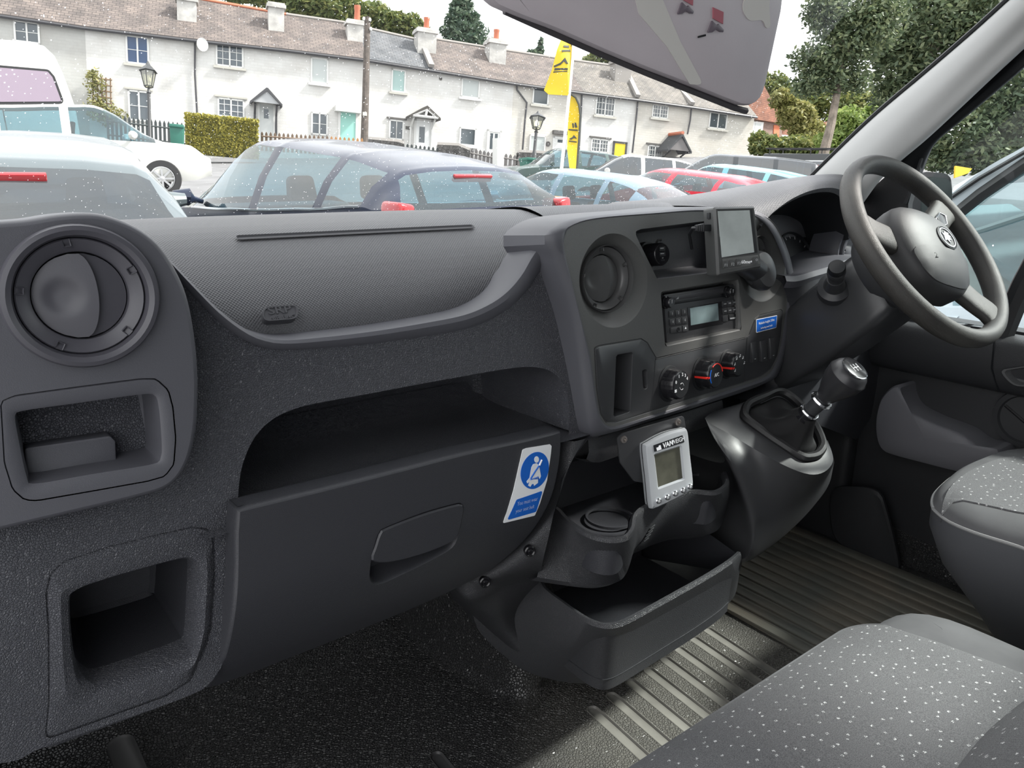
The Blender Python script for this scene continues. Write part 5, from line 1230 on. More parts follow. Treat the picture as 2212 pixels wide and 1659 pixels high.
# ================================================================== SEATS
def fabric(name, base, fleck, scale):
    m, t, o = nodes(name); N = t.nodes.new; K = t.links.new
    b = N('ShaderNodeBsdfPrincipled'); K(b.outputs[0], o.inputs[0]); b.inputs['Roughness'].default_value = 0.9; b.inputs['Specular IOR Level'].default_value = 0.2
    tc = N('ShaderNodeTexCoord'); sx = N('ShaderNodeSeparateXYZ'); K(tc.outputs['Object'], sx.inputs[0]); cx = N('ShaderNodeCombineXYZ'); K(sx.outputs[0], cx.inputs[0]); K(sx.outputs[1], cx.inputs[1])
    mp = N('ShaderNodeMapping'); mp.inputs['Scale'].default_value = (scale, scale*1.25, 1); mp.inputs['Rotation'].default_value[2] = 0.25; K(cx.outputs[0], mp.inputs[0])
    v = N('ShaderNodeTexVoronoi'); v.voronoi_dimensions = '2D'; v.distance = 'CHEBYCHEV'; v.inputs['Scale'].default_value = 1; v.inputs['Randomness'].default_value = 1.0; K(mp.outputs[0], v.inputs['Vector'])
    lt = N('ShaderNodeMath'); lt.operation = 'LESS_THAN'; lt.inputs[1].default_value = 0.085; K(v.outputs['Distance'], lt.inputs[0])
    ck = N('ShaderNodeTexWave'); ck.bands_direction = 'X'; ck.inputs['Scale'].default_value = 0.9; ck.inputs['Distortion'].default_value = 0; K(mp.outputs[0], ck.inputs['Vector'])
    mw = N('ShaderNodeMapping'); mw.inputs['Scale'].default_value = (1, 1, 1)
    gt = N('ShaderNodeTexNoise'); gt.inputs['Scale'].default_value = 700; K(tc.outputs['Object'], gt.inputs['Vector'])
    g2 = N('ShaderNodeMath'); g2.operation = 'GREATER_THAN'; g2.inputs[1].default_value = 0.5; K(gt.outputs['Fac'], g2.inputs[0])
    mk = N('ShaderNodeMath'); mk.operation = 'MULTIPLY'; K(lt.outputs[0], mk.inputs[0]); K(g2.outputs[0], mk.inputs[1])
    nz = N('ShaderNodeTexNoise'); nz.inputs['Scale'].default_value = 900; nz.inputs['Detail'].default_value = 2; K(tc.outputs['Object'], nz.inputs['Vector'])
    cr_ = N('ShaderNodeValToRGB'); K(nz.outputs['Fac'], cr_.inputs[0]); cr_.color_ramp.elements[0].position = 0.35; cr_.color_ramp.elements[1].position = 0.65
    cr_.color_ramp.elements[0].color = (*[c*0.72 for c in base], 1); cr_.color_ramp.elements[1].color = (*[c*1.3 for c in base], 1)
    mx = N('ShaderNodeMix'); mx.data_type = 'RGBA'; K(mk.outputs[0], mx.inputs['Factor']); K(cr_.outputs[0], mx.inputs[6]); mx.inputs[7].default_value = (*fleck, 1); K(mx.outputs[2], b.inputs['Base Color'])
    wv = N('ShaderNodeTexWave'); wv.inputs['Scale'].default_value = 160; wv.bands_direction = 'X'; K(tc.outputs['Object'], wv.inputs['Vector'])
    bp = N('ShaderNodeBump'); bp.inputs['Strength'].default_value = 0.3; bp.inputs['Distance'].default_value = 0.0006; K(wv.outputs['Fac'], bp.inputs['Height']); K(bp.outputs[0], b.inputs['Normal'])
    return m
M_fab = fabric('flecked_seat_fabric', (0.112, 0.112, 0.116), (0.55, 0.55, 0.55), 50)
M_bol = mat('seat_bolster_fabric', (0.100, 0.100, 0.104), 0.9, spec=0.2, bump=('noise', 900, 0.2, 0.0004), var=(12, 0.12))
M_side = mat('seat_side_vinyl', (0.068, 0.070, 0.078), 0.55, bump=('noise', 700, 0.3, 0.0005))
def cushion(x0, x1, y0, y1, z0, z1, r, crown, parent, nm, mt, xs_=None, taper=0.0):
    """soft block: rounded-rectangle loops rising to a crowned top."""
    base = [(x0, y0), (x1, y0), (x1-taper, y1), (x0+taper, y1)]
    L = resample(roundp(base, [0.04, 0.04, r, r], 8), 120, True); c = sum(L, Vector((0, 0)))/120
    rows = []
    for d, z in ((0.012, z0), (0.0, z0+0.03), (-0.002, z1-0.05), (0.004, z1-0.025), (0.016, z1-0.008), (0.035, z1+0.002), (0.06, z1+crown*0.5), (0.085, z1+crown*0.8)):
        rows.append([Vector((q.x, q.y, z)) for q in inset(L, d)])
    rows.append([Vector((c.x+(q.x-c.x)*0.3, c.y+(q.y-c.y)*0.3, z1+crown)) for q in L])
    g = MB(); g.grid(rows, True); g.cap(rows[-1]); g.cap(rows[0], True); return g.build(nm, mt, parent, ang=60)
BS = empty('passenger_bench_seat', (0.6, 0.15, ZF), 'flecked grey double passenger bench seat nearest the camera', 'seat')
cushion(0.10, 1.135, -0.42, 0.455, 0.76, 0.925, 0.11, 0.016, BS, 'cushion_base', M_bol)
def Zs(x, y):
    fx = max(0, (abs(x-0.58)-0.36)/0.10); fy = max(0, (y-0.36)/0.085)
    return 0.9535 - 0.016*min(1.6, fx)**2 - 0.022*min(1.4, fy)**2 + 0.004*math.cos((x-0.58)*5)
pan = roundp([(0.14, -0.40), (1.035, -0.40), (1.045, 0.20), (0.985, 0.458), (0.16, 0.458)], [0.02, 0.02, 0.15, 0.05, 0.08], 8)
g = sheet(pan, [], lambda x, y: Vector((x, y, Zs(x, y))), 0.03); l3 = [Vector((q.x, q.y, Zs(q.x, q.y))) for q in pan]; g.grid([l3, [p-Vector((0, 0, 0.05)) for p in l3]], True); PN = g.build('seat_panel', M_fab, BS, weld=0)
g = MB(); g.tube([p+Vector((0, 0, -0.001)) for p in l3]+[l3[0]], 0.0022, 5); g.build('panel_seam', M_bol, PN)
# backrest leaning away behind the camera side
bkr = []
for y, z in ((0.235, 0.955), (0.20, 1.0), (0.10, 1.05), (-0.12, 1.10), (-0.26, 1.30), (-0.34, 1.60), (-0.42, 1.62), (-0.46, 1.3), (-0.44, 0.95)):
    bkr.append([Vector((x, y - 0.02*abs((x-0.86)/0.2)**3, z)) for x in (0.64, 0.70, 0.86, 1.04, 1.10)])
m, _ = loft(bkr, 20, 40); m.build('backrest', M_fab, BS, weld=0)
g = MB(); g.box((0.6, 0.02, 0.71), (0.9, 0.80, 0.14)); g.build('seat_plinth', M_smooth, BS, bev=0.02)
# driver seat
DS = empty('driver_seat', (1.5, 0.2, ZF), 'flecked grey driver seat with padded bolster beside the door', 'seat')
dso = [(2016, 1100), (2015, 1075), (2030, 1055), (2060, 1030), (2100, 1010), (2150, 992), (2212, 984), (2300, 978), (2420, 1010), (2440, 1130), (2330, 1230), (2212, 1186), (2120, 1157), (2070, 1138), (2040, 1122)]
dl = spline([AZ(x, y, 1.0) for x, y in dso], 110, True); dc = sum(dl, Vector())/110
def dz(r_, z, sh=(0, 0)): return [Vector((dc.x+(p.x-dc.x)*r_+sh[0], dc.y+(p.y-dc.y)*r_+sh[1], z)) for p in dl]
g = MB(); rows = [dz(0.52, 0.70, (0.06, -0.06)), dz(0.72, 0.80, (0.035, -0.04)), dz(0.92, 0.90, (0.008, -0.012)), dz(0.995, 0.965), dz(1.0, 1.0)]; g.grid(rows, True); g.cap(rows[0], True); g.build('cushion_side', M_side, DS)
g = MB(); rows = [dz(1.0, 1.0), dz(0.985, 1.008), dz(0.94, 1.018), dz(0.86, 1.027), dz(0.70, 1.030), dz(0.4, 1.030)]; g.grid(rows, True); g.cap(rows[-1]); g.build('cushion_top', M_bol, DS)
pn = [(2038, 1092), (2045, 1068), (2085, 1032), (2150, 1004), (2212, 995), (2330, 990), (2400, 1020), (2400, 1100), (2300, 1130), (2212, 1120), (2150, 1106), (2100, 1094), (2062, 1086)]
pl2 = [Vector((p.x, p.y)) for p in spline([AZ(x, y, 1.022) for x, y in pn], 80, True)]
def dsz(x, y):
    a = math.atan2(y-dc.y, x-dc.x); q = min(dl, key=lambda p: abs((math.atan2(p.y-dc.y, p.x-dc.x)-a+PI) % (2*PI)-PI)); k = math.hypot(x-dc.x, y-dc.y)/max(1e-6, math.hypot(q.x-dc.x, q.y-dc.y))
    T = [(0.0, 1.0302), (0.70, 1.030), (0.86, 1.027), (0.94, 1.018), (0.985, 1.008), (1.0, 1.0)]
    for (ka, za), (kb, zb__) in zip(T, T[1:]):
        if ka <= k <= kb: return za+(zb__-za)*(k-ka)/(kb-ka)+0.0025
    return 1.0
g = sheet(pl2, [], lambda x, y: Vector((x, y, dsz(x, y))), 0.025); l3 = [Vector((q.x, q.y, dsz(q.x, q.y))) for q in pl2]; g.grid([l3, [p-Vector((0, 0, 0.012)) for p in l3]], True); g.build('seat_panel', M_fab, DS, weld=0)
g = MB(); g.tube([p+Vector((0, 0, 0.001)) for p in dl]+[dl[0]], 0.0028, 6); g.build('piping', mat('seat_piping', (0.24, 0.24, 0.24), 0.7), DS)
g = MB(); g.box((1.55, 0.20, 0.70), (0.30, 0.36, 0.16)); g.build('seat_base', M_smooth, DS, bev=0.02)
bkr = []
for y, z in ((0.02, 1.0), (0.0, 1.1), (-0.06, 1.35), (-0.14, 1.65), (-0.22, 1.7), (-0.26, 1.6), (-0.16, 1.1), (-0.14, 1.0)):
    bkr.append([Vector((x, y, z)) for x in (1.28, 1.34, 1.50, 1.66, 1.72)])
m, _ = loft(bkr, 16, 30); m.build('backrest', M_fab, DS, weld=0)
# ================================================================== OUTSIDE: GROUND AND CARS
VD = Vector((math.sin(YAW), math.cos(YAW), 0)); GS = 0.045
def gz(x, y): return GS*(x*VD.x + y*VD.y)
M_asph = mat('asphalt', (0.16, 0.16, 0.165), 0.85, bump=('noise', 60, 0.4, 0.01), var=(1.2, 0.15))
g = MB(); g.cap([Vector((x, y, gz(x, y))) for x, y in ((-70, -40), (150, -40), (150, 130), (-70, 130))]); GR = g.build('ground', M_asph, None); tag(GR, 'grey asphalt car park and road', kind='structure')

def paint(nm, c, rough=0.25): return mat('paint_'+nm, c, rough, 0.0, 0.4, coat=0.15)
M_tyre = mat('tyre', (0.02, 0.02, 0.021), 0.8); M_alloy = mat('alloy', (0.55, 0.55, 0.55), 0.3, 0.8)
M_tail = mat('tail_light_red', (0.33, 0.006, 0.012), 0.15, coat=0.5); M_trimb = mat('car_trim_black', (0.015, 0.015, 0.016), 0.4)
M_seatc = mat('car_seat_dark', (0.035, 0.04, 0.045), 0.8)
GLS = glass_mat('car_glass', (0.38, 0.56, 0.62), 0.01, 0.06, refl=0.07)
GLD = glass_mat('car_glass_dark', (0.16, 0.21, 0.25), 0.01, 0.20, refl=0.10)
GLP = glass_mat('pink_glass', (0.66, 0.52, 0.66), 0.05, 0.8, refl=0.05)
# station: x, zsill, zbelt, wbelt, zroof, wroof, side ('b' body or 'g' glass), top ('b' or 'g')
HATCH = [(0.00, 0.35, 0.62, 0.78, 0.66, 0.72, 'b', 'b'), (0.10, 0.30, 1.06, 0.83, 1.09, 0.76, 'b', 'g'), (0.34, 0.25, 1.09, 0.84, 1.31, 0.61, 'b', 'b'), (0.46, 0.25, 1.10, 0.845, 1.35, 0.60, 'g', 'b'), (0.92, 0.25, 1.05, 0.85, 1.42, 0.585, 'b', 'b'),
         (1.02, 0.25, 1.038, 0.855, 1.43, 0.585, 'g', 'b'), (1.80, 0.25, 0.975, 0.86, 1.478, 0.58, 'b', 'b'), (1.92, 0.25, 0.965, 0.86, 1.479, 0.58, 'g', 'b'), (2.40, 0.25, 0.935, 0.86, 1.445, 0.58, 'g', 'g'), (3.08, 0.25, 0.90, 0.85, 0.97, 0.70, 'b', 'b'), (3.62, 0.28, 0.82, 0.82, 0.87, 0.70, 'b', 'b'), (3.90, 0.35, 0.62, 0.74, 0.66, 0.66, 'b', 'b')]
HATCH2 = [(0.00, 0.35, 0.62, 0.78, 0.66, 0.74, 'b', 'b'), (0.10, 0.30, 0.96, 0.84, 0.99, 0.75, 'b', 'g'), (0.34, 0.25, 1.00, 0.85, 1.31, 0.63, 'b', 'b'), (0.46, 0.25, 1.00, 0.85, 1.37, 0.62, 'g', 'b'), (1.00, 0.25, 1.0, 0.85, 1.45, 0.60, 'b', 'b')] + HATCH[5:]
ESTATE = [(0.00, 0.35, 0.62, 0.76, 0.66, 0.70, 'b', 'b'), (0.05, 0.30, 0.95, 0.84, 1.00, 0.70, 'b', 'g'), (0.36, 0.25, 0.99, 0.85, 1.36, 0.60, 'b', 'b'), (0.50, 0.25, 0.99, 0.855, 1.42, 0.60, 'g', 'b'), (1.20, 0.25, 0.98, 0.86, 1.47, 0.60, 'b', 'b'), (1.30, 0.25, 0.975, 0.86, 1.472, 0.60, 'g', 'b'), (2.05, 0.25, 0.96, 0.87, 1.48, 0.60, 'b', 'b'), (2.16, 0.25, 0.958, 0.87, 1.478, 0.60, 'g', 'b'),
          (2.70, 0.25, 0.95, 0.87, 1.43, 0.60, 'g', 'g'), (3.42, 0.25, 0.94, 0.86, 0.99, 0.72, 'b', 'b'), (4.20, 0.28, 0.82, 0.83, 0.86, 0.70, 'b', 'b'), (4.50, 0.35, 0.62, 0.74, 0.66, 0.66, 'b', 'b')]
SALOON = [(0.00, 0.35, 0.70, 0.76, 0.74, 0.70, 'b', 'b'), (0.06, 0.30, 0.92, 0.82, 0.98, 0.72, 'b', 'b'), (0.42, 0.25, 1.03, 0.85, 1.07, 0.74, 'b', 'g'), (0.95, 0.25, 1.02, 0.86, 1.29, 0.60, 'g', 'b'), (1.40, 0.25, 0.97, 0.87, 1.385, 0.565, 'b', 'b'), (1.48, 0.25, 0.97, 0.87, 1.395, 0.57, 'g', 'b'), (2.18, 0.25, 0.955, 0.88, 1.42, 0.58, 'b', 'b'), (2.28, 0.25, 0.953, 0.88, 1.42, 0.58, 'g', 'b'),
          (2.72, 0.25, 0.945, 0.88, 1.385, 0.58, 'g', 'g'), (3.50, 0.25, 0.93, 0.86, 0.96, 0.72, 'b', 'b'), (4.25, 0.28, 0.80, 0.83, 0.83, 0.70, 'b', 'b'), (4.50, 0.35, 0.60, 0.74, 0.64, 0.66, 'b', 'b')]
RED = [(x, a, b+(0.20 if 0.3 < x < 3.4 else 0), w, c, v, s_, t) for x, a, b, w, c, v, s_, t in SALOON]
def make_car(name, label, st, body, glass, loc, head, scale=(1, 1, 1), wheels=True, mirrors=True, brake=True, trim=None, seats=True, tail=True, cat='car', pitch=0.04):
    sx, sy, sz = scale
    root = empty(name, loc, label, cat); root.rotation_euler = (pitch, 0, -head)        # heading: clockwise from +Y
    # local: forward = +Y, left = -X ... build with x to the right, y forward
    ST = [(x*sx, a*sz, b*sz, w*sy, c*sz, v*sy, s, t) for x, a, b, w, c, v, s, t in st]; L = ST[-1][0]; n = len(ST); SUB = 4
    def row(i, t):
        g_ = lambda k: ST[max(0, min(n-1, k))]
        q = [cr(Vector((g_(i-1)[j], 0, 0)), Vector((g_(i)[j], 0, 0)), Vector((g_(i+1)[j], 0, 0)), Vector((g_(i+2)[j], 0, 0)), t).x if j else g_(i)[0]*(1-t)+g_(i+1)[0]*t for j in range(6)]
        # keep monotone in the sharp places
        x, a, b, w, c, v = q; y = x - L/2; r = []
        half = [(w*0.93, a), (w*1.01, a+(b-a)*0.35), (w*1.015, a+(b-a)*0.7), (w, b), ((w*0.55+v*0.45)+0.012, b+(c-b)*0.5), (v+0.01, c-0.035), (v-0.05, c-0.005), (v*0.55, c+0.018), (0, c+0.028)]
        if c-b < 0.12: half = [(w*0.93, a), (w*1.01, a+(b-a)*0.35), (w*1.015, a+(b-a)*0.7), (w, b), ((w+v)/2, b+(c-b)*0.4), (v+0.01, c-0.006), (v-0.05, c), (v*0.55, c+0.012), (0, c+0.016)]
        for X, Z in half: r.append(Vector((X, y, Z)))
        return r + [Vector((-p.x, p.y, p.z)) for p in r[-2::-1]]
    rows = []; tags = []
    for i in range(n-1):
        for k in range(SUB):
            rows.append(row(i, k/SUB)); tags.append((i, ST[i][6], ST[i][7]))
    rows.append(row(n-2, 1.0))
    B = MB(); W = {}
    def quad(mb, a, b_, c, d): mb.add([a, b_, c, d], [(0, 1, 2, 3)])
    nn = len(rows[0])
    side_idx = {3: 'L', 4: 'L', nn-1-4: 'R', nn-1-5: 'R'}; top_idx = set(range(5, nn-1-5))
    for r_ in range(len(rows)-1):
        i, s_, t_ = tags[r_]
        for j in range(nn-1):
            a, b_, c, d = rows[r_][j], rows[r_][j+1], rows[r_+1][j+1], rows[r_+1][j]
            key = None
            if j in side_idx and s_ == 'g': key = (side_idx[j], i)
            elif j in top_idx and t_ == 'g': key = ('T', i)
            quad(W.setdefault(key, MB()) if key else B, a, b_, c, d)
    e0, e1_ = rows[0], rows[-1]; B.cap(e0, True); B.cap(e1_)
    B.build('body', body, root, org=(0, 0, 0), ang=28)
    for (kd, i), mb in W.items():
        nm = 'side_window' if kd in 'LR' else ('rear_window' if i < n/2 else 'windscreen')
        mb.build(nm, glass, root, org=(0, 0, 0), recalc=False)
    if trim:
        for sgn in (0, 1):
            j = 3 if sgn == 0 else nn-1-3; pts = [rw[j] + Vector((0.006 if sgn == 0 else -0.006, 0, 0.004)) for r_, rw in enumerate(rows[:-1]) if 0.10*L < rw[j].y+L/2 < 0.80*L and tags[r_][1] == 'g']
            mb = MB(); mb.tube(pts, 0.010, 5); mb.build('belt_trim', trim, root, org=(0, 0, 0))
    if wheels:
        for sgn in (1, -1):
            for yy in (0.19*L-L/2, 0.80*L-L/2):
                fw2 = Fr((sgn*(0.80*sy), yy, 0.31*sz), (sgn, 0, 0)); g = MB(); g.lathe(fw2, [(0.20, -0.10), (0.30, -0.10), (0.315, -0.06), (0.315, 0.05), (0.30, 0.075), (0.215, 0.075), (0.205, 0.05)], 32); wh = g.build('wheel', M_tyre, root, org=(0, 0, 0))
                g = MB(); g.lathe(fw2, [(0.205, 0.06), (0.19, 0.066), (0.185, 0.03)], 28); g.lathe(fw2, [(0.05, 0.055), (0.001, 0.06)], 12)
                for k in range(8):
                    a = 2*PI*k/8; g.box(fw2.p(0.115*math.cos(a), 0.115*math.sin(a), 0.048), (0.16, 0.016, 0.034), Matrix((fw2.ex*math.cos(a)+fw2.ez*math.sin(a), fw2.n, -fw2.ex*math.sin(a)+fw2.ez*math.cos(a))).transposed())
                g.build('wheel_rim', M_alloy, wh, org=(0, 0, 0))
    if mirrors:
        iw = [k for k, s in enumerate(ST) if s[7] == 'g' and k > n/2][0]; ym = ST[iw+1][0]-0.35-L/2; zm = ST[iw][2]+0.04
        for sgn in (1, -1):
            g = MB(); g.tube([Vector((sgn*(ST[iw][3]-0.02), ym, zm)), Vector((sgn*(ST[iw][3]+0.06), ym, zm+0.02)), Vector((sgn*(ST[iw][3]+0.10), ym, zm+0.04)), Vector((sgn*(ST[iw][3]+0.22), ym+0.02, zm+0.045))], [0.02, 0.03, 0.075, 0.05], 10); g.build('door_mirror', body, root, org=(0, 0, 0))
    if brake:
        k0 = [k for k, s in enumerate(ST) if s[7] == 'g'][0]; s1 = ST[k0+1]
        g = MB(); g.box((0, s1[0]-0.05-L/2, s1[4]-0.022), (0.36, 0.03, 0.052), Matrix.Rotation(0.5, 3, 'X')); g.build('brake_light', M_tail, root, org=(0, 0, 0), bev=0.006)
    if tail:
        for sgn in (1, -1):
            g = MB(); zt = ST[1][2]; g.box((sgn*ST[1][3]*0.94, ST[1][0]+0.06-L/2, zt-0.04*sz), (0.14*sy, 0.20, 0.26*sz), Matrix.Rotation(-0.15*sgn, 3, 'Y')); g.build('tail_light', M_tail, root, org=(0, 0, 0), bev=0.03, seg=3)
    if seats:
        for sgn in (1, -1):
            g = MB(); fb2 = Fr((sgn*0.36*sy, 0.47*L-L/2, 0.78*sz), (0, -1, 0.18)); bk_ = roundp([(-0.22, -0.35), (0.22, -0.35), (0.20, 0.22), (-0.20, 0.22)], 0.08, 4); g.prism(fb2, bk_, -0.12, 0.0); se = g.build('front_seat', M_seatc, root, org=(0, 0, 0), bev=0.02)
            g = MB(); hr = roundp([(-0.13, 0.26), (0.13, 0.26), (0.11, 0.46), (-0.11, 0.46)], 0.05, 4); g.prism(fb2, hr, -0.10, -0.02); g.build('headrest', M_seatc, se, org=(0, 0, 0), bev=0.02)
        g = MB(); fb2 = Fr((0, 0.245*L-L/2, 0.75*sz), (0, -1, 0.25)); g.prism(fb2, roundp([(-0.62*sy, -0.3), (0.62*sy, -0.3), (0.58*sy, 0.24), (-0.58*sy, 0.24)], 0.08, 4), -0.12, 0.0); rs = g.build('rear_seat', M_seatc, root, org=(0, 0, 0), bev=0.02)
        g = MB(); fd2 = (0, 0.74*L-L/2, 0.86*sz); g.box(fd2, (1.3*sy, 0.35, 0.14)); g.build('car_dashboard', M_seatc, root, org=(0, 0, 0), bev=0.03)
    return root
def car_at(px, py, depth, H, back=0.0, head=0.0):
    """ground point so that a roof of height H stands under pixel px, py at that depth."""
    p = AD(px, py, depth); p.z -= H; return p
HD = math.radians(-7)
HW = math.radians(107)
P_blue = paint('navy', (0.014, 0.020, 0.042)); P_silver = paint('pale_silver', (0.105, 0.125, 0.135)); P_white = paint('white', (0.55, 0.55, 0.52), 0.35); P_slate = paint('slate_blue', (0.13, 0.19, 0.24)); P_red = paint('red', (0.62, 0.012, 0.03)); P_teal = paint('teal', (0.14, 0.36, 0.42)); P_dark = paint('dark_grey', (0.035, 0.04, 0.045)); P_green = paint('dark_green', (0.05, 0.08, 0.075))
make_car('hatchback_car', 'navy blue hatchback seen from behind beyond the airbag pad', HATCH, P_blue, GLS, Vector((2.98, 6.29, 0.21)), math.radians(-8.3), trim=M_chrome, pitch=0.03)
make_car('silver_car', 'silver car with wide dark rear window beyond the left air vent', HATCH2, P_silver, GLD, Vector((0.67, 6.15, 0.20)), math.radians(8.8), pitch=0.02)
make_car('saloon_car', 'slate blue saloon car parked between the navy and red cars', SALOON, P_slate, GLS, Vector((8.23, 8.93, 0.02)), math.radians(-12.6), trim=M_chrome, pitch=0.05)
make_car('red_car', 'red car whose roof shows beside the slate blue saloon', RED, P_red, GLS, car_at(1480, 366, 12.8, 1.45), math.radians(-16), (1.0, 1.05, 1.0), pitch=0.06)
make_car('teal_car', 'pale teal car parked behind the red car', HATCH, P_teal, GLS, car_at(1580, 357, 16.4, 1.50), math.radians(-14), pitch=0.04)
make_car('estate_car', 'dark grey estate car with long roof behind the teal car', ESTATE, P_dark, GLD, car_at(1570, 332, 18.6, 1.52), math.radians(-38), (1.05, 1.0, 1.0))
make_car('white_saloon_car', 'white car half hidden behind the dark estate car', SALOON, P_white, GLD, car_at(1375, 336, 20.0, 1.44), math.radians(-52), seats=False)
make_car('green_car', 'dark green car parked behind the flag poles', HATCH, P_green, GLS, car_at(1225, 322, 24.0, 1.50), math.radians(-68), (1.05, 1.0, 1.0), seats=False)
make_car('white_car', 'white hatchback facing right at the road edge on the left', HATCH2, P_white, GLS, car_at(150, 228, 13.2, 1.50), math.radians(99), (1.08, 1.0, 1.0), pitch=0.0)
# ---- boxy 4x4
JR = car_at(1712, 324, 20.0, 1.98); JP = empty('off_road_vehicle', JR, 'black boxy off-road vehicle with roof rack at the far right', 'car'); JP.rotation_euler.z = -math.radians(-20)
P_blk = paint('black_boxy', (0.03, 0.034, 0.036), 0.4)
g = MB(); g.box((0, 0, 0.80), (1.75, 3.9, 0.75)); g.build('body', P_blk, JP, org=(0, 0, 0), bev=0.06, seg=3)
cab = [(-0.80, -1.9, 1.15), (0.80, -1.9, 1.15), (0.80, 0.75, 1.15), (-0.80, 0.75, 1.15)]; ct = [(-0.70, -1.86, 1.88), (0.70, -1.86, 1.88), (0.70, 0.55, 1.88), (-0.70, 0.55, 1.88)]
g = MB(); g.grid([[Vector(p) for p in cab], [Vector(p) for p in ct]], True); g.cap([Vector(p) for p in ct]); g.build('cabin', P_blk, JP, org=(0, 0, 0), bev=0.04)
M_wh2 = mat('pale_frame', (0.55, 0.57, 0.57), 0.5)
fbk2 = Fr((0, -1.89, 1.5), (0, -1, 0.05))
for x0, x1 in ((-0.62, -0.36), (-0.26, 0.26), (0.36, 0.62)):
    g = MB(); q = roundp([(x0, -0.22), (x1, -0.22), (x1, 0.22), (x0, 0.22)], 0.04, 3); g.prism(fbk2, q, 0.0, 0.02); wf = g.build('rear_window', M_wh2, JP, org=(0, 0, 0))
    g = MB(); g.prism(fbk2, inset(q, 0.045), 0.01, 0.028); g.build('pane', GLD, wf, org=(0, 0, 0))
fsd = Fr((-0.755, -0.6, 1.52), (-1, 0, 0.14))
for x0, x1 in ((-1.15, -0.25), (-0.12, 1.1)):
    g = MB(); q = roundp([(x0, -0.20), (x1, -0.20), (x1, 0.20), (x0, 0.20)], 0.04, 3); g.prism(fsd, q, 0.01, 0.03); wf = g.build('side_window', M_wh2, JP, org=(0, 0, 0)); g = MB(); g.prism(fsd, inset(q, 0.03), 0.02, 0.036); g.build('pane', GLD, wf, org=(0, 0, 0))
g = MB()
for x in (-0.68, 0.68): g.tube([(x, -1.8, 2.0), (x, 0.5, 2.0)], 0.02, 6)
for y in (-1.8, -1.3, -0.8, -0.3, 0.2, 0.5): g.tube([(-0.68, y, 2.0), (0.68, y, 2.0)], 0.015, 6)
for x in (-0.68, 0.68):
    for y in (-1.7, -0.6, 0.4): g.tube([(x, y, 1.86), (x, y, 2.0)], 0.015, 6)
g.build('roof_rack', M_trimb, JP, org=(0, 0, 0))
fsw = Fr((0.0, -1.97, 1.05), (0, -1, 0)); g = MB(); g.lathe(fsw, [(0.34, 0), (0.36, 0.04), (0.34, 0.16), (0.2, 0.18), (0.001, 0.18)], 28); g.build('spare_wheel', M_tyre, JP, org=(0, 0, 0))

# ---- white motorhome, far left
q0 = AD(60, 160, 17.5)
MH = empty('white_motorhome', Vector((q0.x, q0.y, gz(q0.x, q0.y))), 'tall white motorhome with a pink-tinted rear window at far left', 'motorhome')
_n = CAM-q0; _n.z = 0; fmh = Fr(q0, _n, (0, 0, 1))
mo_ = [(-140, 92), (0, 84), (60, 88), (95, 98), (118, 120), (135, 155), (150, 195), (163, 232), (175, 300), (175, 400), (-140, 400)]
ml = roundp(fmh.LL(mo_), 0.12, 4)
g = MB(); rows = [[fmh.p(q.x, q.y, h) for q in inset(ml, d)] for d, h in ((0.05, -2.6), (0.0, -2.5), (0.0, -0.12), (0.03, -0.03), (0.10, 0.0))]; g.grid(rows, True); g.cap(rows[-1]); g.cap(rows[0], True); g.build('body', P_white, MH)
wn_ = roundp(fmh.LL([(-120, 138), (0, 141), (105, 150), (118, 165), (140, 224), (-120, 226)], 0.02), 0.10, 4)
g = MB(); g.prism(fmh, wn_, -0.02, 0.03); wf = g.build('rear_window', M_trimb, MH); g = MB(); g.prism(fmh, inset(wn_, 0.05), 0.0, 0.036); g.build('pane', GLP, wf)

# ---- white van alongside on the right
WVN = empty('white_van', (3.3, 2.0, gz(3.3, 2.0)), 'large white van parked alongside beyond the driver window', 'van')
XV = 3.2
P_van = paint('cool_white', (0.55, 0.59, 0.63), 0.3)
def vx(px, py, x): return AX(px, py, x)
rf = [vx(x, y, XV) for x, y in ((2058, 402), (2120, 365), (2212, 318), (2330, 258))]
rl = [vx(x, y, XV) for x, y in ((2058, 470), (2120, 420), (2212, 357), (2330, 280))]
r2_ = [p + Vector((0.10, 0, 0.0)) for p in rf]
back_r = [p + Vector((1.2, 0.0, 0.02)) for p in rf]
m, _ = loft([back_r, r2_, rf, [rf[i].lerp(rl[i], 0.5)+Vector((-0.02, 0, 0)) for i in range(4)], rl], 20, 16); m.build('roof_pillar', P_van, WVN, weld=0)
g = MB(); g.tube([rf[i].lerp(rl[i], 0.38)+Vector((-0.022, 0, 0)) for i in range(4)], 0.008, 5); g.build('roof_gutter', M_trimb, WVN)
g = MB(); sl_ = [rl[i]+Vector((-0.004, 0, -0.0)) for i in range(4)]; g.tube(sl_, 0.025, 6); g.build('window_seal', M_trimb, WVN)
gl_ = [vx(x, y, XV+0.01) for x, y in ((2058, 480), (2120, 430), (2212, 367), (2330, 290), (2330, 640), (2212, 655), (2058, 665))]
g = MB(); g.cap(gl_); g.build('cab_window', glass_mat('van_glass', (0.50, 0.66, 0.70), 0.01, 0.25, refl=0.16), WVN)
bd_ = [vx(x, y, XV) for x, y in ((1830, 640), (1900, 655), (2058, 665), (2212, 655), (2330, 640))]; bd2 = [Vector((p.x, p.y, 0.3+gz(p.x, p.y))) for p in bd_]
m, _ = loft([[p+Vector((0.12, 0, 0.04)) for p in bd_], bd_, [bd_[i].lerp(bd2[i], 0.5)+Vector((-0.05, 0, 0)) for i in range(5)], bd2], 20, 12); m.build('door_skin', P_van, WVN, weld=0)
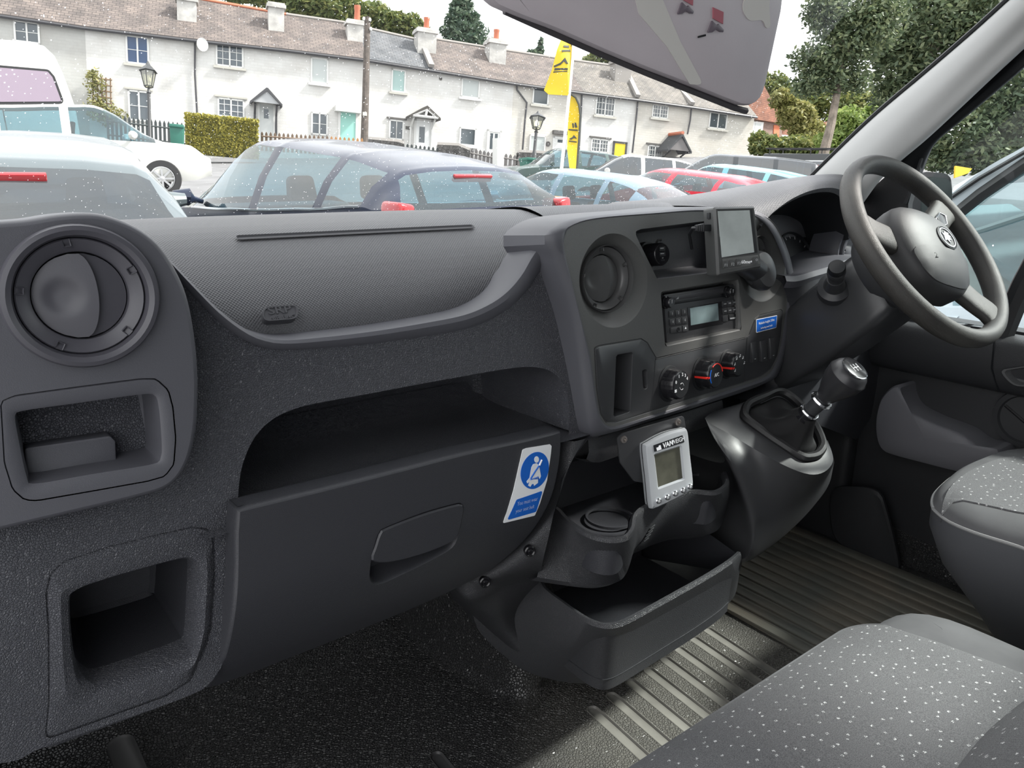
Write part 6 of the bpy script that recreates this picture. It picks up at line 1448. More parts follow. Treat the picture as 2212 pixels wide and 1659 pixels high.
# inside: dash top, seat, far door so that the window shows something
M_vin = mat('van_inner_teal', (0.20, 0.27, 0.28), 0.6); M_vbe = mat('van_inner_beige', (0.50, 0.46, 0.38), 0.7)
g = MB(); c_ = vx(2100, 600, XV+0.7); g.box((c_.x, c_.y, c_.z), (1.1, 0.7, 0.22), Matrix.Rotation(0.1, 3, 'X')); g.build('van_dashboard', M_vbe, WVN, bev=0.06, seg=3)
g = MB(); c_ = vx(2190, 520, XV+0.5); g.box((c_.x, c_.y, c_.z), (0.9, 0.5, 0.05), Matrix.Rotation(0.5, 3, 'X')); g.build('van_dash_top', M_vin, WVN, bev=0.02)
g = MB(); c_ = vx(2130, 450, XV+1.5); g.box((c_.x, c_.y-1.0, c_.z-0.1), (0.05, 1.6, 1.2)); g.build('van_far_side', M_vin, WVN)
g = MB(); g.tube([vx(x, y, XV-0.01) for x, y in ((2060, 512), (2120, 496), (2200, 470), (2330, 430))], 0.012, 6); g.build('windscreen_edge', M_vin, WVN)
# bonnet low in front
bn = [vx(x, y, XV-0.05) for x, y in ((1835, 702), (1880, 690), (1930, 684), (1990, 684), (2060, 684))]
m, _ = loft([[p+Vector((1.2, 0.1, 0.05)) for p in bn], [p+Vector((0.2, 0, 0.03)) for p in bn], bn, [p+Vector((-0.02, 0, -0.5)) for p in bn]], 16, 12); m.build('bonnet', P_van, WVN, weld=0)

# rest of the van: load body, cab roof, wheels
ye = rf[-1].y; zt_ = rf[-1].z + 0.12; zg = gz(3.9, ye-2)
g = MB(); g.box((XV+0.97, ye-2.35, (zt_+zg+0.35)/2), (1.94, 4.6, zt_-zg-0.35)); g.build('load_body', P_van, WVN, bev=0.12, seg=4)
for yy_ in (ye-3.4, ye+1.0):
    fw2 = Fr((XV+0.06, yy_, gz(XV, yy_)+0.34), (-1, 0, 0)); g = MB(); g.lathe(fw2, [(0.20, -0.12), (0.32, -0.12), (0.34, -0.08), (0.34, 0.06), (0.32, 0.08), (0.22, 0.08), (0.20, 0.05), (0.02, 0.05)], 32); g.build('wheel', M_tyre, WVN)
# ================================================================== OUTSIDE: COTTAGES, STREET FURNITURE, TREES
_g = (FW*FPX + RT*(590-PW/2) - UP*(8400-PH/2)).normalized(); GU = -_g                 # plumb line of the terrace (the park slopes)
_h = FW*FPX + RT*(5530-PW/2) - UP*(750-PH/2); _h = (_h - GU*_h.dot(GU)).normalized()
HN_ = GU.cross(_h).normalized()
if HN_.dot(CAM-AD(790, 200, 38)) < 0: HN_ = -HN_
FH = Fr(AD(790, 200, 36), HN_, GU)
def brickwall(nm, c, var):
    m, t, o = nodes(nm); N = t.nodes.new; K = t.links.new
    b = N('ShaderNodeBsdfPrincipled'); K(b.outputs[0], o.inputs[0]); b.inputs['Roughness'].default_value = 0.8
    tc = N('ShaderNodeTexCoord'); br = N('ShaderNodeTexBrick'); br.inputs['Scale'].default_value = 1; br.inputs['Brick Width'].default_value = 0.3; br.inputs['Row Height'].default_value = 0.12; br.inputs['Mortar Size'].default_value = 0.012
    K(tc.outputs['UV'], br.inputs['Vector']); br.inputs['Color1'].default_value = (*c, 1); br.inputs['Color2'].default_value = (*[x*(1-var) for x in c], 1); br.inputs['Mortar'].default_value = (*[x*(1-var*1.2) for x in c], 1)
    n = N('ShaderNodeTexNoise'); n.inputs['Scale'].default_value = 0.9; n.inputs['Detail'].default_value = 5; K(tc.outputs['UV'], n.inputs['Vector'])
    mx = N('ShaderNodeMix'); mx.data_type = 'RGBA'; mx.blend_type = 'MULTIPLY'; mx.inputs['Factor'].default_value = 0.35; K(br.outputs['Color'], mx.inputs[6])
    r = N('ShaderNodeValToRGB'); K(n.outputs['Fac'], r.inputs[0]); r.color_ramp.elements[0].position = 0.3; r.color_ramp.elements[0].color = (0.6, 0.55, 0.5, 1); r.color_ramp.elements[1].position = 0.6; K(r.outputs[0], mx.inputs[7])
    K(mx.outputs[2], b.inputs['Base Color'])
    bp = N('ShaderNodeBump'); bp.inputs['Strength'].default_value = 0.4; bp.inputs['Distance'].default_value = 0.02; K(br.outputs['Fac'], bp.inputs['Height']); bp.invert = True; K(bp.outputs[0], b.inputs['Normal'])
    return m
def slates(nm, c1, c2, bw=0.28, rh=0.16):
    m, t, o = nodes(nm); N = t.nodes.new; K = t.links.new
    b = N('ShaderNodeBsdfPrincipled'); K(b.outputs[0], o.inputs[0]); b.inputs['Roughness'].default_value = 0.75
    tc = N('ShaderNodeTexCoord'); br = N('ShaderNodeTexBrick'); br.inputs['Scale'].default_value = 1; br.inputs['Brick Width'].default_value = bw; br.inputs['Row Height'].default_value = rh; br.inputs['Mortar Size'].default_value = 0.012
    K(tc.outputs['UV'], br.inputs['Vector']); br.inputs['Color1'].default_value = (*c1, 1); br.inputs['Color2'].default_value = (*c2, 1); br.inputs['Mortar'].default_value = (*[x*0.45 for x in c1], 1)
    n = N('ShaderNodeTexNoise'); n.inputs['Scale'].default_value = 1.4; n.inputs['Detail'].default_value = 6; K(tc.outputs['UV'], n.inputs['Vector'])
    r = N('ShaderNodeValToRGB'); K(n.outputs['Fac'], r.inputs[0]); r.color_ramp.elements[0].position = 0.3; r.color_ramp.elements[0].color = (0.62, 0.62, 0.62, 1); r.color_ramp.elements[1].position = 0.65; r.color_ramp.elements[1].color = (1.35, 1.3, 1.25, 1)
    mx = N('ShaderNodeMix'); mx.data_type = 'RGBA'; mx.blend_type = 'MULTIPLY'; mx.inputs['Factor'].default_value = 0.85; K(br.outputs['Color'], mx.inputs[6]); K(r.outputs[0], mx.inputs[7]); K(mx.outputs[2], b.inputs['Base Color'])
    bp = N('ShaderNodeBump'); bp.inputs['Strength'].default_value = 0.6; bp.inputs['Distance'].default_value = 0.03; bp.invert = True; K(br.outputs['Fac'], bp.inputs['Height']); K(bp.outputs[0], b.inputs['Normal'])
    return m
W1 = brickwall('white_painted_brick', (0.62, 0.615, 0.595), 0.06); W2 = brickwall('cream_painted_brick', (0.56, 0.54, 0.495), 0.08); W0 = brickwall('grey_render', (0.43, 0.43, 0.41), 0.04)
R_br = slates('brown_slates', (0.095, 0.080, 0.076), (0.135, 0.113, 0.103)); R_bl = slates('blue_slates', (0.085, 0.093, 0.105), (0.108, 0.113, 0.122)); R_gr = slates('grey_slates', (0.118, 0.110, 0.100), (0.145, 0.135, 0.123)); R_tile = slates('red_tiles', (0.24, 0.105, 0.065), (0.19, 0.08, 0.05), 0.2, 0.13)
M_gut = mat('gutter_black', (0.045, 0.045, 0.05), 0.5); M_frm = mat('window_white', (0.62, 0.62, 0.60), 0.5); M_sill = mat('stone_sill', (0.42, 0.41, 0.37), 0.8)
M_pane = mat('window_dark', (0.07, 0.085, 0.095), 0.08, spec=0.7); M_pane2 = mat('window_net', (0.42, 0.45, 0.44), 0.3); M_pane3 = mat('window_blind', (0.30, 0.42, 0.40), 0.3); M_pane4 = mat('window_blue', (0.03, 0.06, 0.13), 0.08)
M_chim = mat('chimney_render', (0.42, 0.41, 0.39), 0.85, bump=('noise', 8, 0.4, 0.02), var=(2.5, 0.18)); M_pot = mat('terracotta', (0.42, 0.13, 0.07), 0.7); M_cop = mat('roof_coping', (0.25, 0.235, 0.22), 0.85); M_lin = mat('dark_lintel', (0.10, 0.095, 0.09), 0.8)
def quads_uv(mb, rows, us, vs_):
    mb.grid(rows); mb.uv = [(u, v) for v in vs_ for u in us]; return mb
DEPTH = 5.0
def cottage(label, x0, x1, e0, e1, r0_, r1_, wall, roof, base=(330, 350), ridge=None):
    c0 = FH.L(x0, e0); c1 = FH.L(x1, e1); g0, g1 = FH.L(x0, base[0])[1]-1.2, FH.L(x1, base[1])[1]-1.2
    root = empty('cottage', FH.p((c0[0]+c1[0])/2, min(g0, g1), 0), label, 'house', 'terraced white cottages across the road')
    g = MB(); ua, ub = c0[0], c1[0]; va, vb = c0[1], c1[1]; zb_ = min(g0, g1)
    rows = [[FH.p(ua, zb_, 0), FH.p(ub, zb_, 0)], [FH.p(ua, va, 0), FH.p(ub, vb, 0)]]
    g.grid(rows); g.uv = [(ua, zb_), (ub, zb_), (ua, va), (ub, vb)]
    k = len(g.v); g.add([FH.p(ua, zb_, -DEPTH), FH.p(ua, va, -DEPTH), FH.p(ub, zb_, -DEPTH), FH.p(ub, vb, -DEPTH)], []); g.uv += [(0, zb_), (0, va), (DEPTH, zb_), (DEPTH, vb)]
    g.f += [(0, 2, k+1, k), (1, k+2, k+3, 3), (k, k+1, k+3, k+2)]
    g.build('wall', wall, root, weld=0, smooth=False)
    q0, q1 = FH.L(x0+2, r0_, -DEPTH/2), FH.L(x1+2, r1_, -DEPTH/2)
    E0, E1 = FH.p(ua, va-0.02, 0.22), FH.p(ub, vb-0.02, 0.22); T0, T1 = FH.p(ua, q0[1], -DEPTH/2), FH.p(ub, q1[1], -DEPTH/2)
    B0, B1 = FH.p(ua, va, -DEPTH-0.2), FH.p(ub, vb, -DEPTH-0.2); sl_ = (T0-E0).length
    g = MB(); g.grid([[E0, E1], [T0, T1], [B0, B1]]); g.uv = [(ua, 0), (ub, 0), (ua, sl_), (ub, sl_), (ua, 2*sl_), (ub, 2*sl_)]
    k = len(g.v); g.v += [p - GU*0.08 for p in (E0, E1, T0, T1)]; g.uv += [(ua, 0)]*4; g.f += [(0, k, k+1, 1), (0, 2, k+2, k), (1, k+1, k+3, 3)]
    g.build('roof', roof, root, weld=0, smooth=False)
    g = MB(); g.tube([E0-GU*0.10+HN_*0.03, E1-GU*0.10+HN_*0.03], 0.07, 6); g.build('gutter', M_gut, root)
    g = MB(); g.tube([T0, T1], 0.09, 6); g.build('ridge', ridge or M_cop, root)
    root['_e'] = 0; del root['_e']
    return root
def rect(x0, y0, x1, y1, h=0.0):
    a = FH.L(x0, (y0+y1)/2, h)[0]; b = FH.L(x1, (y0+y1)/2, h)[0]; c = FH.L((x0+x1)/2, y1, h)[1]; d = FH.L((x0+x1)/2, y0, h)[1]
    return a, c, b, d
def bar(g, a, b_, c, d, h0, h1):
    g.prism(FH, [(a, b_), (c, b_), (c, d), (a, d)], h0, h1)
def window(root, x0, y0, x1, y1, cols=2, rws=2, pane=None, sill=M_sill, lintel=None, frame=0.07, split=True):
    a, b_, c, d = rect(x0, y0, x1, y1); f = frame
    g = MB(); bar(g, a, b_, c, b_+f, 0.0, 0.05); bar(g, a, d-f, c, d, 0.0, 0.05); bar(g, a, b_, a+f, d, 0.0, 0.05); bar(g, c-f, b_, c, d, 0.0, 0.05)
    for k in range(1, cols): u = a+(c-a)*k/cols; w_ = f*0.9 if split else f*0.35; bar(g, u-w_/2, b_, u+w_/2, d, 0.0, 0.05)
    wn2 = g.build('window', M_frm, root, smooth=False)
    g = MB(); bar(g, a+f*0.5, b_+f*0.5, c-f*0.5, d-f*0.5, 0.002, 0.012); g.build('pane', pane or M_pane, wn2, smooth=False)
    if rws > 1:
        g = MB()
        for k in range(1, rws): v = b_+(d-b_)*k/rws; bar(g, a+f*0.6, v-0.012, c-f*0.6, v+0.012, 0.01, 0.03)
        g.build('glazing_bar', M_frm, wn2, smooth=False)
    if sill: g = MB(); bar(g, a-0.10, b_-0.10, c+0.10, b_, 0.0, 0.14); g.build('sill', sill, wn2, smooth=False)
    if lintel: g = MB(); bar(g, a-0.12, d+0.02, c+0.12, d+0.10, 0.0, 0.08); g.build('lintel', lintel, wn2, smooth=False)
    return wn2
def small_bars(wn2, x0, y0, x1, y1, cols, rws):
    a, b_, c, d = rect(x0, y0, x1, y1); g = MB()
    for k in range(1, cols): u = a+(c-a)*k/cols; bar(g, u-0.012, b_+0.05, u+0.012, d-0.05, 0.01, 0.035)
    for k in range(1, rws): v = b_+(d-b_)*k/rws; bar(g, a+0.05, v-0.012, c-0.05, v+0.012, 0.01, 0.035)
    g.build('glazing_bar', M_frm, wn2, smooth=False)
def door(root, x0, y0, x1, y1, mt, panes=None, frame=M_frm, knob=True):
    a, b_, c, d = rect(x0, y0, x1, y1); b_ -= 0.8
    g = MB(); bar(g, a-0.10, b_, a, d+0.10, 0, 0.06); bar(g, c, b_, c+0.10, d+0.10, 0, 0.06); bar(g, a-0.10, d, c+0.10, d+0.10, 0, 0.06); g.build('door_frame', frame, root, smooth=False)
    g = MB(); bar(g, a, b_, c, d, 0, 0.03); dr = g.build('house_door', mt, root, smooth=False)
    for px0, py0, px1, py1 in (panes or []):
        q = rect(px0, py0, px1, py1); g = MB(); bar(g, *q, 0.028, 0.04); g.build('door_pane', M_pane, dr, smooth=False)
    return dr
def chimney(root, x0, x1, ytop, ybot, pots, hoff=-1.6, mt=M_chim, w=0.7):
    a, b_, c, d = rect(x0, ytop, x1, ybot, hoff+w/2); fz = Fr(FH.p(0, 0, hoff), FH.n, GU); g = MB()
    for k, (e, v0, v1) in enumerate(((0.0, b_-1.2, d-0.22), (0.08, d-0.22, d-0.08), (0.03, d-0.08, d))):
        g.prism(fz, [(a-e, v0), (c+e, v0), (c+e, v1), (a-e, v1)], -w/2-e, w/2+e)
    ch = g.build('chimney', mt, root, smooth=False)
    for px, pyt in pots:
        u = FH.L(px, pyt, hoff)[0]; vt = FH.L(px, pyt, hoff)[1]; fq = Fr(FH.p(u, d, hoff), GU, FH.n); g = MB(); hh_ = max(0.2, vt-d); g.lathe(fq, [(0.15, -0.05), (0.13, hh_*0.7), (0.15, hh_*0.8), (0.15, hh_), (0.11, hh_)], 14); g.build('chimney_pot', M_pot, ch)
    return ch
def downpipe(root, pts, r=0.045):
    g = MB(); g.tube([FH.P(x, y, 0.09) for x, y in pts], r, 6); return g.build('downpipe', M_gut, root)
def coping(root, x0, y0, x1, y1):
    g = MB(); a = FH.P(x0, y0, -DEPTH/2) + GU*0.06; b_ = FH.P(x1, y1, 0.25) + GU*0.08; d_ = (b_-a).normalized(); s_ = _h; n_ = d_.cross(s_).normalized()
    g.box((a+b_)/2, ((b_-a).length, 0.26, 0.16), Matrix((d_, s_, n_)).transposed()); g.build('roof_coping', M_cop, root, smooth=False)

# ---- the ten cottages, left to right
c0 = cottage('grey rendered cottage at the left end of the terrace', -330, 183, -18, 57, -75, -42, W0, R_br, (240, 260))
window(c0, 30, 46, 86, 93, 2, 2, M_pane, None)
chimney(c0, 390-8, 424, -10, 38, [], -1.2)
c1 = cottage('white cottage with a climbing-plant trellis behind the left street lamp', 183, 425, 57, 85, -42, -3, W1, R_br, (270, 290))
window(c1, 272, 78, 322, 139, 2, 2, M_pane4, M_sill); window(c1, 277, 196, 324, 262, 2, 2, M_pane, None, M_sill)
downpipe(c1, [(425, 86), (421, 92), (421, 160), (426, 250)])
g = MB(); ds = Fr(FH.P(437, 96, 0.45), FH.n*0.8+_h*0.5, GU); g.lathe(ds, [(0.001, -0.06), (0.15, -0.04), (0.27, 0.02)], 20); g.build('satellite_dish', mat('dish_grey', (0.55, 0.56, 0.56), 0.5), c1)
c2 = cottage('white cottage with a dark gabled porch behind the clipped hedge', 425, 627, 85, 107, -3, 33, W1, R_br, (290, 305), M_pot)
for (x0, y0, x1, y1) in ((466, 96, 526, 145), (470, 213, 528, 254)):
    w = window(c2, x0, y0, x1, y1, 2, 1, M_pane, M_sill if y0 < 150 else None, None if y0 < 150 else M_sill); small_bars(w, x0, y0, x1, y1, 4, 3)
door(c2, 561, 226, 590, 285, mat('door_grey', (0.50, 0.52, 0.51), 0.5), [(570, 236, 580, 256)])
def porch(root, x0, x1, xm, yt, ye, depth, roofm, front, ridge=None):
    """gabled porch: two roof slopes, a gable board and brackets."""
    hp = depth; A_ = Vector(FH.L(x0, ye, hp)); B_ = Vector(FH.L(x1, ye, hp)); T_ = Vector(FH.L(xm, yt, hp)); P_ = empty('porch', FH.p(T_.x, A_.y, 0)) if False else None
    vE = (A_.y+B_.y)/2; g = MB(); th_ = 0.10
    for e in (A_, B_):
        sh_ = Vector((0, -th_)); q = [(e.x, vE), (T_.x, T_.y), (T_.x, T_.y-th_*1.6), (e.x, vE-th_)]
        g.prism(FH, q if e is A_ else q[::-1], 0.0, hp+0.05)
    pr = g.build('porch_roof', roofm, root, smooth=False)
    g = MB(); q = [(A_.x+0.12, vE), (B_.x-0.12, vE), (T_.x, T_.y-0.16)]
    if front == 'open':
        for a_, b2 in ((q[0], q[1]), (q[0], q[2]), (q[1], q[2]), (((q[0][0]+q[1][0])/2, q[0][1]), q[2])):
            g.tube([FH.p(*a_, hp), FH.p(*b2, hp)], 0.06, 5)
        g.build('porch_truss', M_frm, pr)
    else:
        g.prism(FH, q, hp-0.1, hp-0.03); g.build('porch_gable', front, pr, smooth=False)
    for e, sg_ in ((A_, 1), (B_, -1)):
        g = MB(); u = e.x+0.22*sg_; g.tube([FH.p(u, vE-0.05, hp-0.15), FH.p(u, vE-0.45, 0.15), FH.p(u, vE-1.3, 0.05)], 0.05, 5); g.build('porch_bracket', M_frm if front == 'open' else M_gut, pr)
    if ridge:
        g = MB(); g.tube([FH.p(T_.x, T_.y+0.02, 0.0), FH.p(T_.x, T_.y+0.02, hp+0.05)], 0.10, 6); g.build('porch_ridge', ridge, pr)
    return pr
porch(c2, 540, 610, 577, 188, 222, 0.8, M_gut, mat('porch_gable_grey', (0.40, 0.41, 0.42), 0.7))
chimney(c2, 580, 614, 5, 62, [], -1.4); 
c3 = cottage('white cottage with a mint green front door left of the telegraph pole', 627, 790, 107, 127, 33, 56, W1, R_br, (300, 312))
window(c3, 671, 125, 709, 181, 1, 1, M_pane2, M_frm); w = window(c3, 672, 243, 708, 292, 2, 2, M_pane, None)
door(c3, 735, 243, 768, 300, mat('door_mint', (0.28, 0.55, 0.48), 0.5))
g = MB(); q = rect(722, 232, 778, 244); bar(g, *q, 0.0, 0.5); g.build('door_canopy', M_frm, c3, smooth=False)
chimney(c3, 751, 785, 42, 88, [(772, 12)], -1.4)
c4 = cottage('white cottage with a white trussed porch right of the telegraph pole', 790, 935, 127, 150, 60, 92, W1, R_bl, (312, 325))
window(c4, 845, 150, 876, 200, 1, 1, M_pane3, M_sill); window(c4, 840, 259, 872, 302, 2, 1, M_pane, None, M_lin, split=False)
door(c4, 898, 262, 929, 320, mat('door_white', (0.74, 0.75, 0.74), 0.5), [(905, 274, 917, 308)])
porch(c4, 886, 952, 923, 228, 252, 0.9, R_gr, 'open')
coping(c4, 905, 80, 932, 146)
g = MB(); q = rect(876, 273, 889, 280); bar(g, *q, 0.0, 0.03); g.build('name_plaque', M_lin, c4, smooth=False)
chimney(c4, 903, 943, 60, 118, [(922, 38)], -1.6, w=0.9)
c5 = cottage('white cottage with a narrow double door left of the bent drainpipe', 935, 1110, 150, 178, 84, 112, W1, R_br, (325, 340))
window(c5, 996, 170, 1036, 212, 1, 1, M_pane2, M_frm); window(c5, 992, 276, 1028, 315, 1, 1, M_pane, M_frm)
door(c5, 1055, 285, 1078, 340, M_frm, [(1058, 288, 1064, 322), (1068, 289, 1074, 323)])
fb2 = Fr(FH.P(952, 170, 0.02), FH.n, GU); g = MB(); g.lathe(fb2, [(0.08, 0), (0.001, 0.03)], 12); g.build('wall_vent', M_lin, c5)
chimney(c5, 1058, 1094, 84, 138, [(1073, 64)], -1.6, w=0.85)
c6 = cottage('cream cottage with a round wall plaque behind the right street lamp', 1110, 1256, 178, 198, 112, 134, W2, R_br, (340, 352))
downpipe(c6, [(1116, 178), (1117, 194), (1138, 222), (1134, 260), (1128, 335)])
window(c6, 1150, 188, 1185, 227, 1, 1, M_pane, M_sill, None); window(c6, 1143, 292, 1178, 329, 1, 1, M_pane2, None)
door(c6, 1196, 300, 1222, 345, M_frm, [(1204, 302, 1216, 308)])
g = MB(); q = rect(1193, 283, 1222, 291); bar(g, *q, 0.0, 0.25); g.build('door_canopy', M_lin, c6, smooth=False)
fb2 = Fr(FH.P(1184, 311, 0.02), FH.n, GU); g = MB(); g.lathe(fb2, [(0.13, 0), (0.12, 0.04), (0.08, 0.03), (0.001, 0.03)], 18); g.build('round_plaque', M_lin, c6)
c7 = cottage('white cottage with leaded windows and a yellow front door', 1256, 1376, 198, 213, 134, 150, W1, R_gr, (352, 360))
downpipe(c7, [(1257, 198), (1255, 250), (1250, 340)])
for (x0, y0, x1, y1) in ((1286, 209, 1328, 251), (1276, 300, 1314, 330)):
    w = window(c7, x0, y0, x1, y1, 2, 1, M_pane, M_sill if y0 < 260 else None, None if y0 < 260 else M_lin); small_bars(w, x0, y0, x1, y1, 6, 3)
door(c7, 1326, 310, 1349, 350, mat('door_yellow', (0.80, 0.60, 0.02), 0.5), None, M_gut)
coping(c7, 1348, 146, 1378, 211)
chimney(c7, 1330, 1364, 128, 176, [], -1.4, M_cop)
c8 = cottage('cream cottage with a slate-roofed brick porch and leaded windows', 1376, 1494, 213, 229, 150, 168, W2, R_gr, (360, 370))
downpipe(c8, [(1378, 213), (1376, 240), (1366, 330)])
for (x0, y0, x1, y1) in ((1408, 226, 1443, 256), (1398, 314, 1430, 345)):
    w = window(c8, x0, y0, x1, y1, 2, 1, M_pane, M_sill if y0 < 260 else None, None if y0 < 260 else M_lin); small_bars(w, x0, y0, x1, y1, 6, 3)
porch(c8, 1443, 1494, 1474, 288, 325, 1.3, R_bl, mat('porch_dark', (0.16, 0.15, 0.15), 0.7), M_pot)
coping(c8, 1450, 175, 1496, 227)
c9 = cottage('cream end cottage at the right of the terrace below the sun visor', 1494, 1630, 229, 250, 172, 192, W2, R_gr, (370, 380))
downpipe(c9, [(1494, 230), (1491, 260), (1485, 290)])
window(c9, 1531, 243, 1570, 279, 2, 1, M_pane, M_sill)
chimney(c9, 1462, 1482, 182, 215, [], -1.5, w=0.6)

# ---- brick house with red tiles, beyond the terrace
FBk = Fr(AD(1660, 250, 56), HN_*0.9+_h*0.35, GU)
BH = empty('brick_house', FBk.P(1660, 330), 'brick house with a red tiled roof behind the bushes', 'house')
M_brk = brickwall('brown_brick', (0.24, 0.16, 0.13), 0.25); M_red = mat('red_brick', (0.50, 0.15, 0.07), 0.8)
def bq(pts, h, nm, mt, par, th=0.2):
    g = MB(); g.prism(FBk, FBk.LL(pts, h), h-th, h); g.uv = [((v-FBk.o).dot(FBk.ex), (v-FBk.o).dot(FBk.ez)) for v in g.v]; return g.build(nm, mt, par, smooth=False, weld=0)
bq([(1606, 256), (1690, 265), (1688, 345), (1606, 340)], 0.0, 'wall', M_brk, BH, 4.0)
bq([(1590, 155), (1640, 165), (1696, 268), (1600, 252)], 0.3, 'roof', R_tile, BH, 0.3)
bq([(1672, 270), (1684, 271), (1682, 330), (1670, 330)], 0.05, 'corner_pier', M_red, BH)
w = bq([(1628, 262), (1650, 264), (1645, 298), (1624, 296)], 0.05, 'window', M_frm, BH, 0.05)
bq([(1632, 266), (1645, 267), (1641, 294), (1629, 292)], 0.07, 'pane', M_pane2, w, 0.02)
bq([(1696, 268), (1800, 262), (1790, 300), (1690, 290)], -0.6, 'rear_roof', R_tile, BH, 0.3)

# ---- telegraph pole, lamps, flags, bin
def lean_pole(name, label, pts, r, mt, cat):
    P_ = [AD(x, y, d) for x, y, d in pts]; root = empty(name, P_[-1], label, cat); g = MB(); g.tube(P_, r, 10); g.build('post', mt, root); return root
M_wood = mat('pole_wood', (0.085, 0.07, 0.06), 0.85, bump=('noise', 30, 0.4, 0.01), var=(8, 0.3))
TP = lean_pole('telegraph_pole', 'dark wooden telegraph pole standing against the terrace', [(794, 38, 34), (790, 200, 34), (786, 340, 34)], [0.13, 0.15, 0.17], M_wood, 'pole')
for i, (x, y) in enumerate(((786, 40), (799, 42), (801, 62))):
    g = MB(); g.lathe(Fr(AD(x, y, 33.9), GU, FH.n), [(0.05, -0.08), (0.07, 0), (0.04, 0.06), (0.001, 0.08)], 10); g.build('insulator', M_frm, TP)
g = MB(); g.box(AD(788, 246, 33.8), (0.2, 0.03, 0.16)); g.build('number_plate', M_sill, TP)
M_lamp = mat('lamp_black', (0.03, 0.032, 0.034), 0.45)
def lamp(label, px, ytip, yl0, yl1, ybot, d, lit, lean):
    k = d/FPX; base = AD(px+lean, ybot, d); top = AD(px, yl1, d); root = empty('street_lamp', base, label, 'street lamp', 'ornamental street lamps')
    ax = (top-base).normalized(); side_ = ax.cross(Vector((0, 0, 1)).cross(ax)) if False else RT
    g = MB(); H_ = (top-base).length; fz = Fr(base, ax, FH.n)
    g.lathe(fz, [(0.10, 0), (0.09, 0.5), (0.055, 0.6), (0.05, H_*0.9), (0.075, H_*0.905), (0.05, H_*0.93), (0.03, H_)], 14); g.build('post', M_lamp, root)
    hl = (yl1-yl0)*k; ht = (yl0-ytip)*k; w = 15.5*k
    ft = Fr(top, ax, FH.n); n4 = 6
    def hexa(r, h): return [ft.p(r*math.cos(2*PI*j/n4+0.3), r*math.sin(2*PI*j/n4+0.3), h) for j in range(n4)]
    g = MB(); g.grid([hexa(w*0.55, 0), hexa(w*0.98, hl)], True); g.cap(hexa(w*0.55, 0), True); g.build('lantern_glass', glass_mat('lamp_glass_%d' % px, (0.75, 0.75, 0.62), 0.05, 0.25, refl=0.1), root)
    a, b_ = hexa(w*0.57, 0), hexa(w*1.0, hl)
    g = MB()
    for j in range(n4): g.tube([a[j], b_[j]], 0.016, 5)
    g.tube(a+[a[0]], 0.018, 5); g.tube(b_+[b_[0]], 0.02, 5); g.build('lantern_frame', M_lamp, root)
    g = MB(); g.grid([hexa(w*1.25, hl), hexa(w*0.75, hl+ht*0.35), hexa(w*0.35, hl+ht*0.6), hexa(0.02, hl+ht)], True); g.cap(hexa(w*1.25, hl), True); g.build('lantern_roof', M_lamp, root, smooth=False)
    g = MB(); g.lathe(Fr(ft.p(0, 0, hl*0.2), ax, FH.n), [(0.001, 0), (w*0.3, hl*0.15), (w*0.32, hl*0.35), (w*0.15, hl*0.55), (0.001, hl*0.6)], 12)
    g.build('bulb', mat('bulb_lit', (1, 0.98, 0.9), 0.3, emit=((1, 0.97, 0.88), 6)) if lit else mat('bulb_off', (0.6, 0.58, 0.5), 0.4), root)
lamp('black lantern street lamp, unlit, left of the clipped hedge', 321, 132, 155, 187, 335, 26, False, 4)
lamp('black lantern street lamp with a lit bulb beside the yellow flags', 1159, 240, 255, 277, 365, 26, True, -8)
M_yel = mat('flag_yellow', (0.62, 0.44, 0.008), 0.7); M_flk = mat('flag_print', (0.03, 0.035, 0.03), 0.7)
def flag_mesh(nm, px, d, mt, par, wave=0.10, th=0.012):
    fz = Fr(AD(1220, 200, d), -FW, UP); L = roundp(fz.LL(px), 0.03, 2)
    sf = lambda a, b_: fz.p(a, b_, wave*math.sin(a*5+b_*2.2))
    g = sheet(L, [], sf, 0.15); l3 = [sf(q[0], q[1]) for q in L]; k = len(g.v); n_ = len(g.f); vv = [v - FW*-th for v in g.v]
    g.add(vv, [tuple(reversed(f)) for f in g.f[:n_]]); g.grid([l3, [p + FW*th for p in l3]], True)
    return g.build(nm, mt, par, weld=0), sf, fz
PF = empty('yellow_flag', AD(1213, 364, 20), 'large yellow flag on a tall white pole', 'flag')
g = MB(); g.tube([AD(1243, 60, 20), AD(1232, 180, 20), AD(1213, 364, 20)], [0.035, 0.04, 0.045], 10); g.build('flag_pole', mat('pole_white', (0.82, 0.82, 0.83), 0.4), PF)
fg, sf, fz = flag_mesh('flag_cloth', [(1218, 70), (1240, 70), (1236, 100), (1228, 207), (1185, 201), (1175, 193), (1192, 150), (1203, 110)], 20, M_yel, PF)
def flag_print(px, par, sf, fz):
    L = fz.LL(px); g = sheet(L, [], lambda a, b_: sf(a, b_) - FW*0.02, 0.1); l3 = [sf(*q) - FW*0.02 for q in L]; g.grid([l3, [p + FW*0.018 for p in l3]], True); g.build('flag_emblem', M_flk, par, weld=0)
flag_print([(1196, 143), (1210, 139), (1220, 128), (1227, 142), (1222, 141), (1218, 136), (1210, 143), (1197, 146)], fg, sf, fz)
flag_print([(1198, 148), (1226, 151), (1226, 155), (1197, 152)], fg, sf, fz); flag_print([(1196, 154), (1225, 157), (1225, 158.5), (1195, 156)], fg, sf, fz)
flag_print([(1213, 112), (1232, 108), (1232, 112), (1213, 116)], fg, sf, fz); flag_print([(1217, 101), (1229, 99), (1229, 104), (1217, 105)], fg, sf, fz)
flag_print([(1234, 84), (1237, 86), (1238, 94), (1233, 100), (1235, 93)], fg, sf, fz)
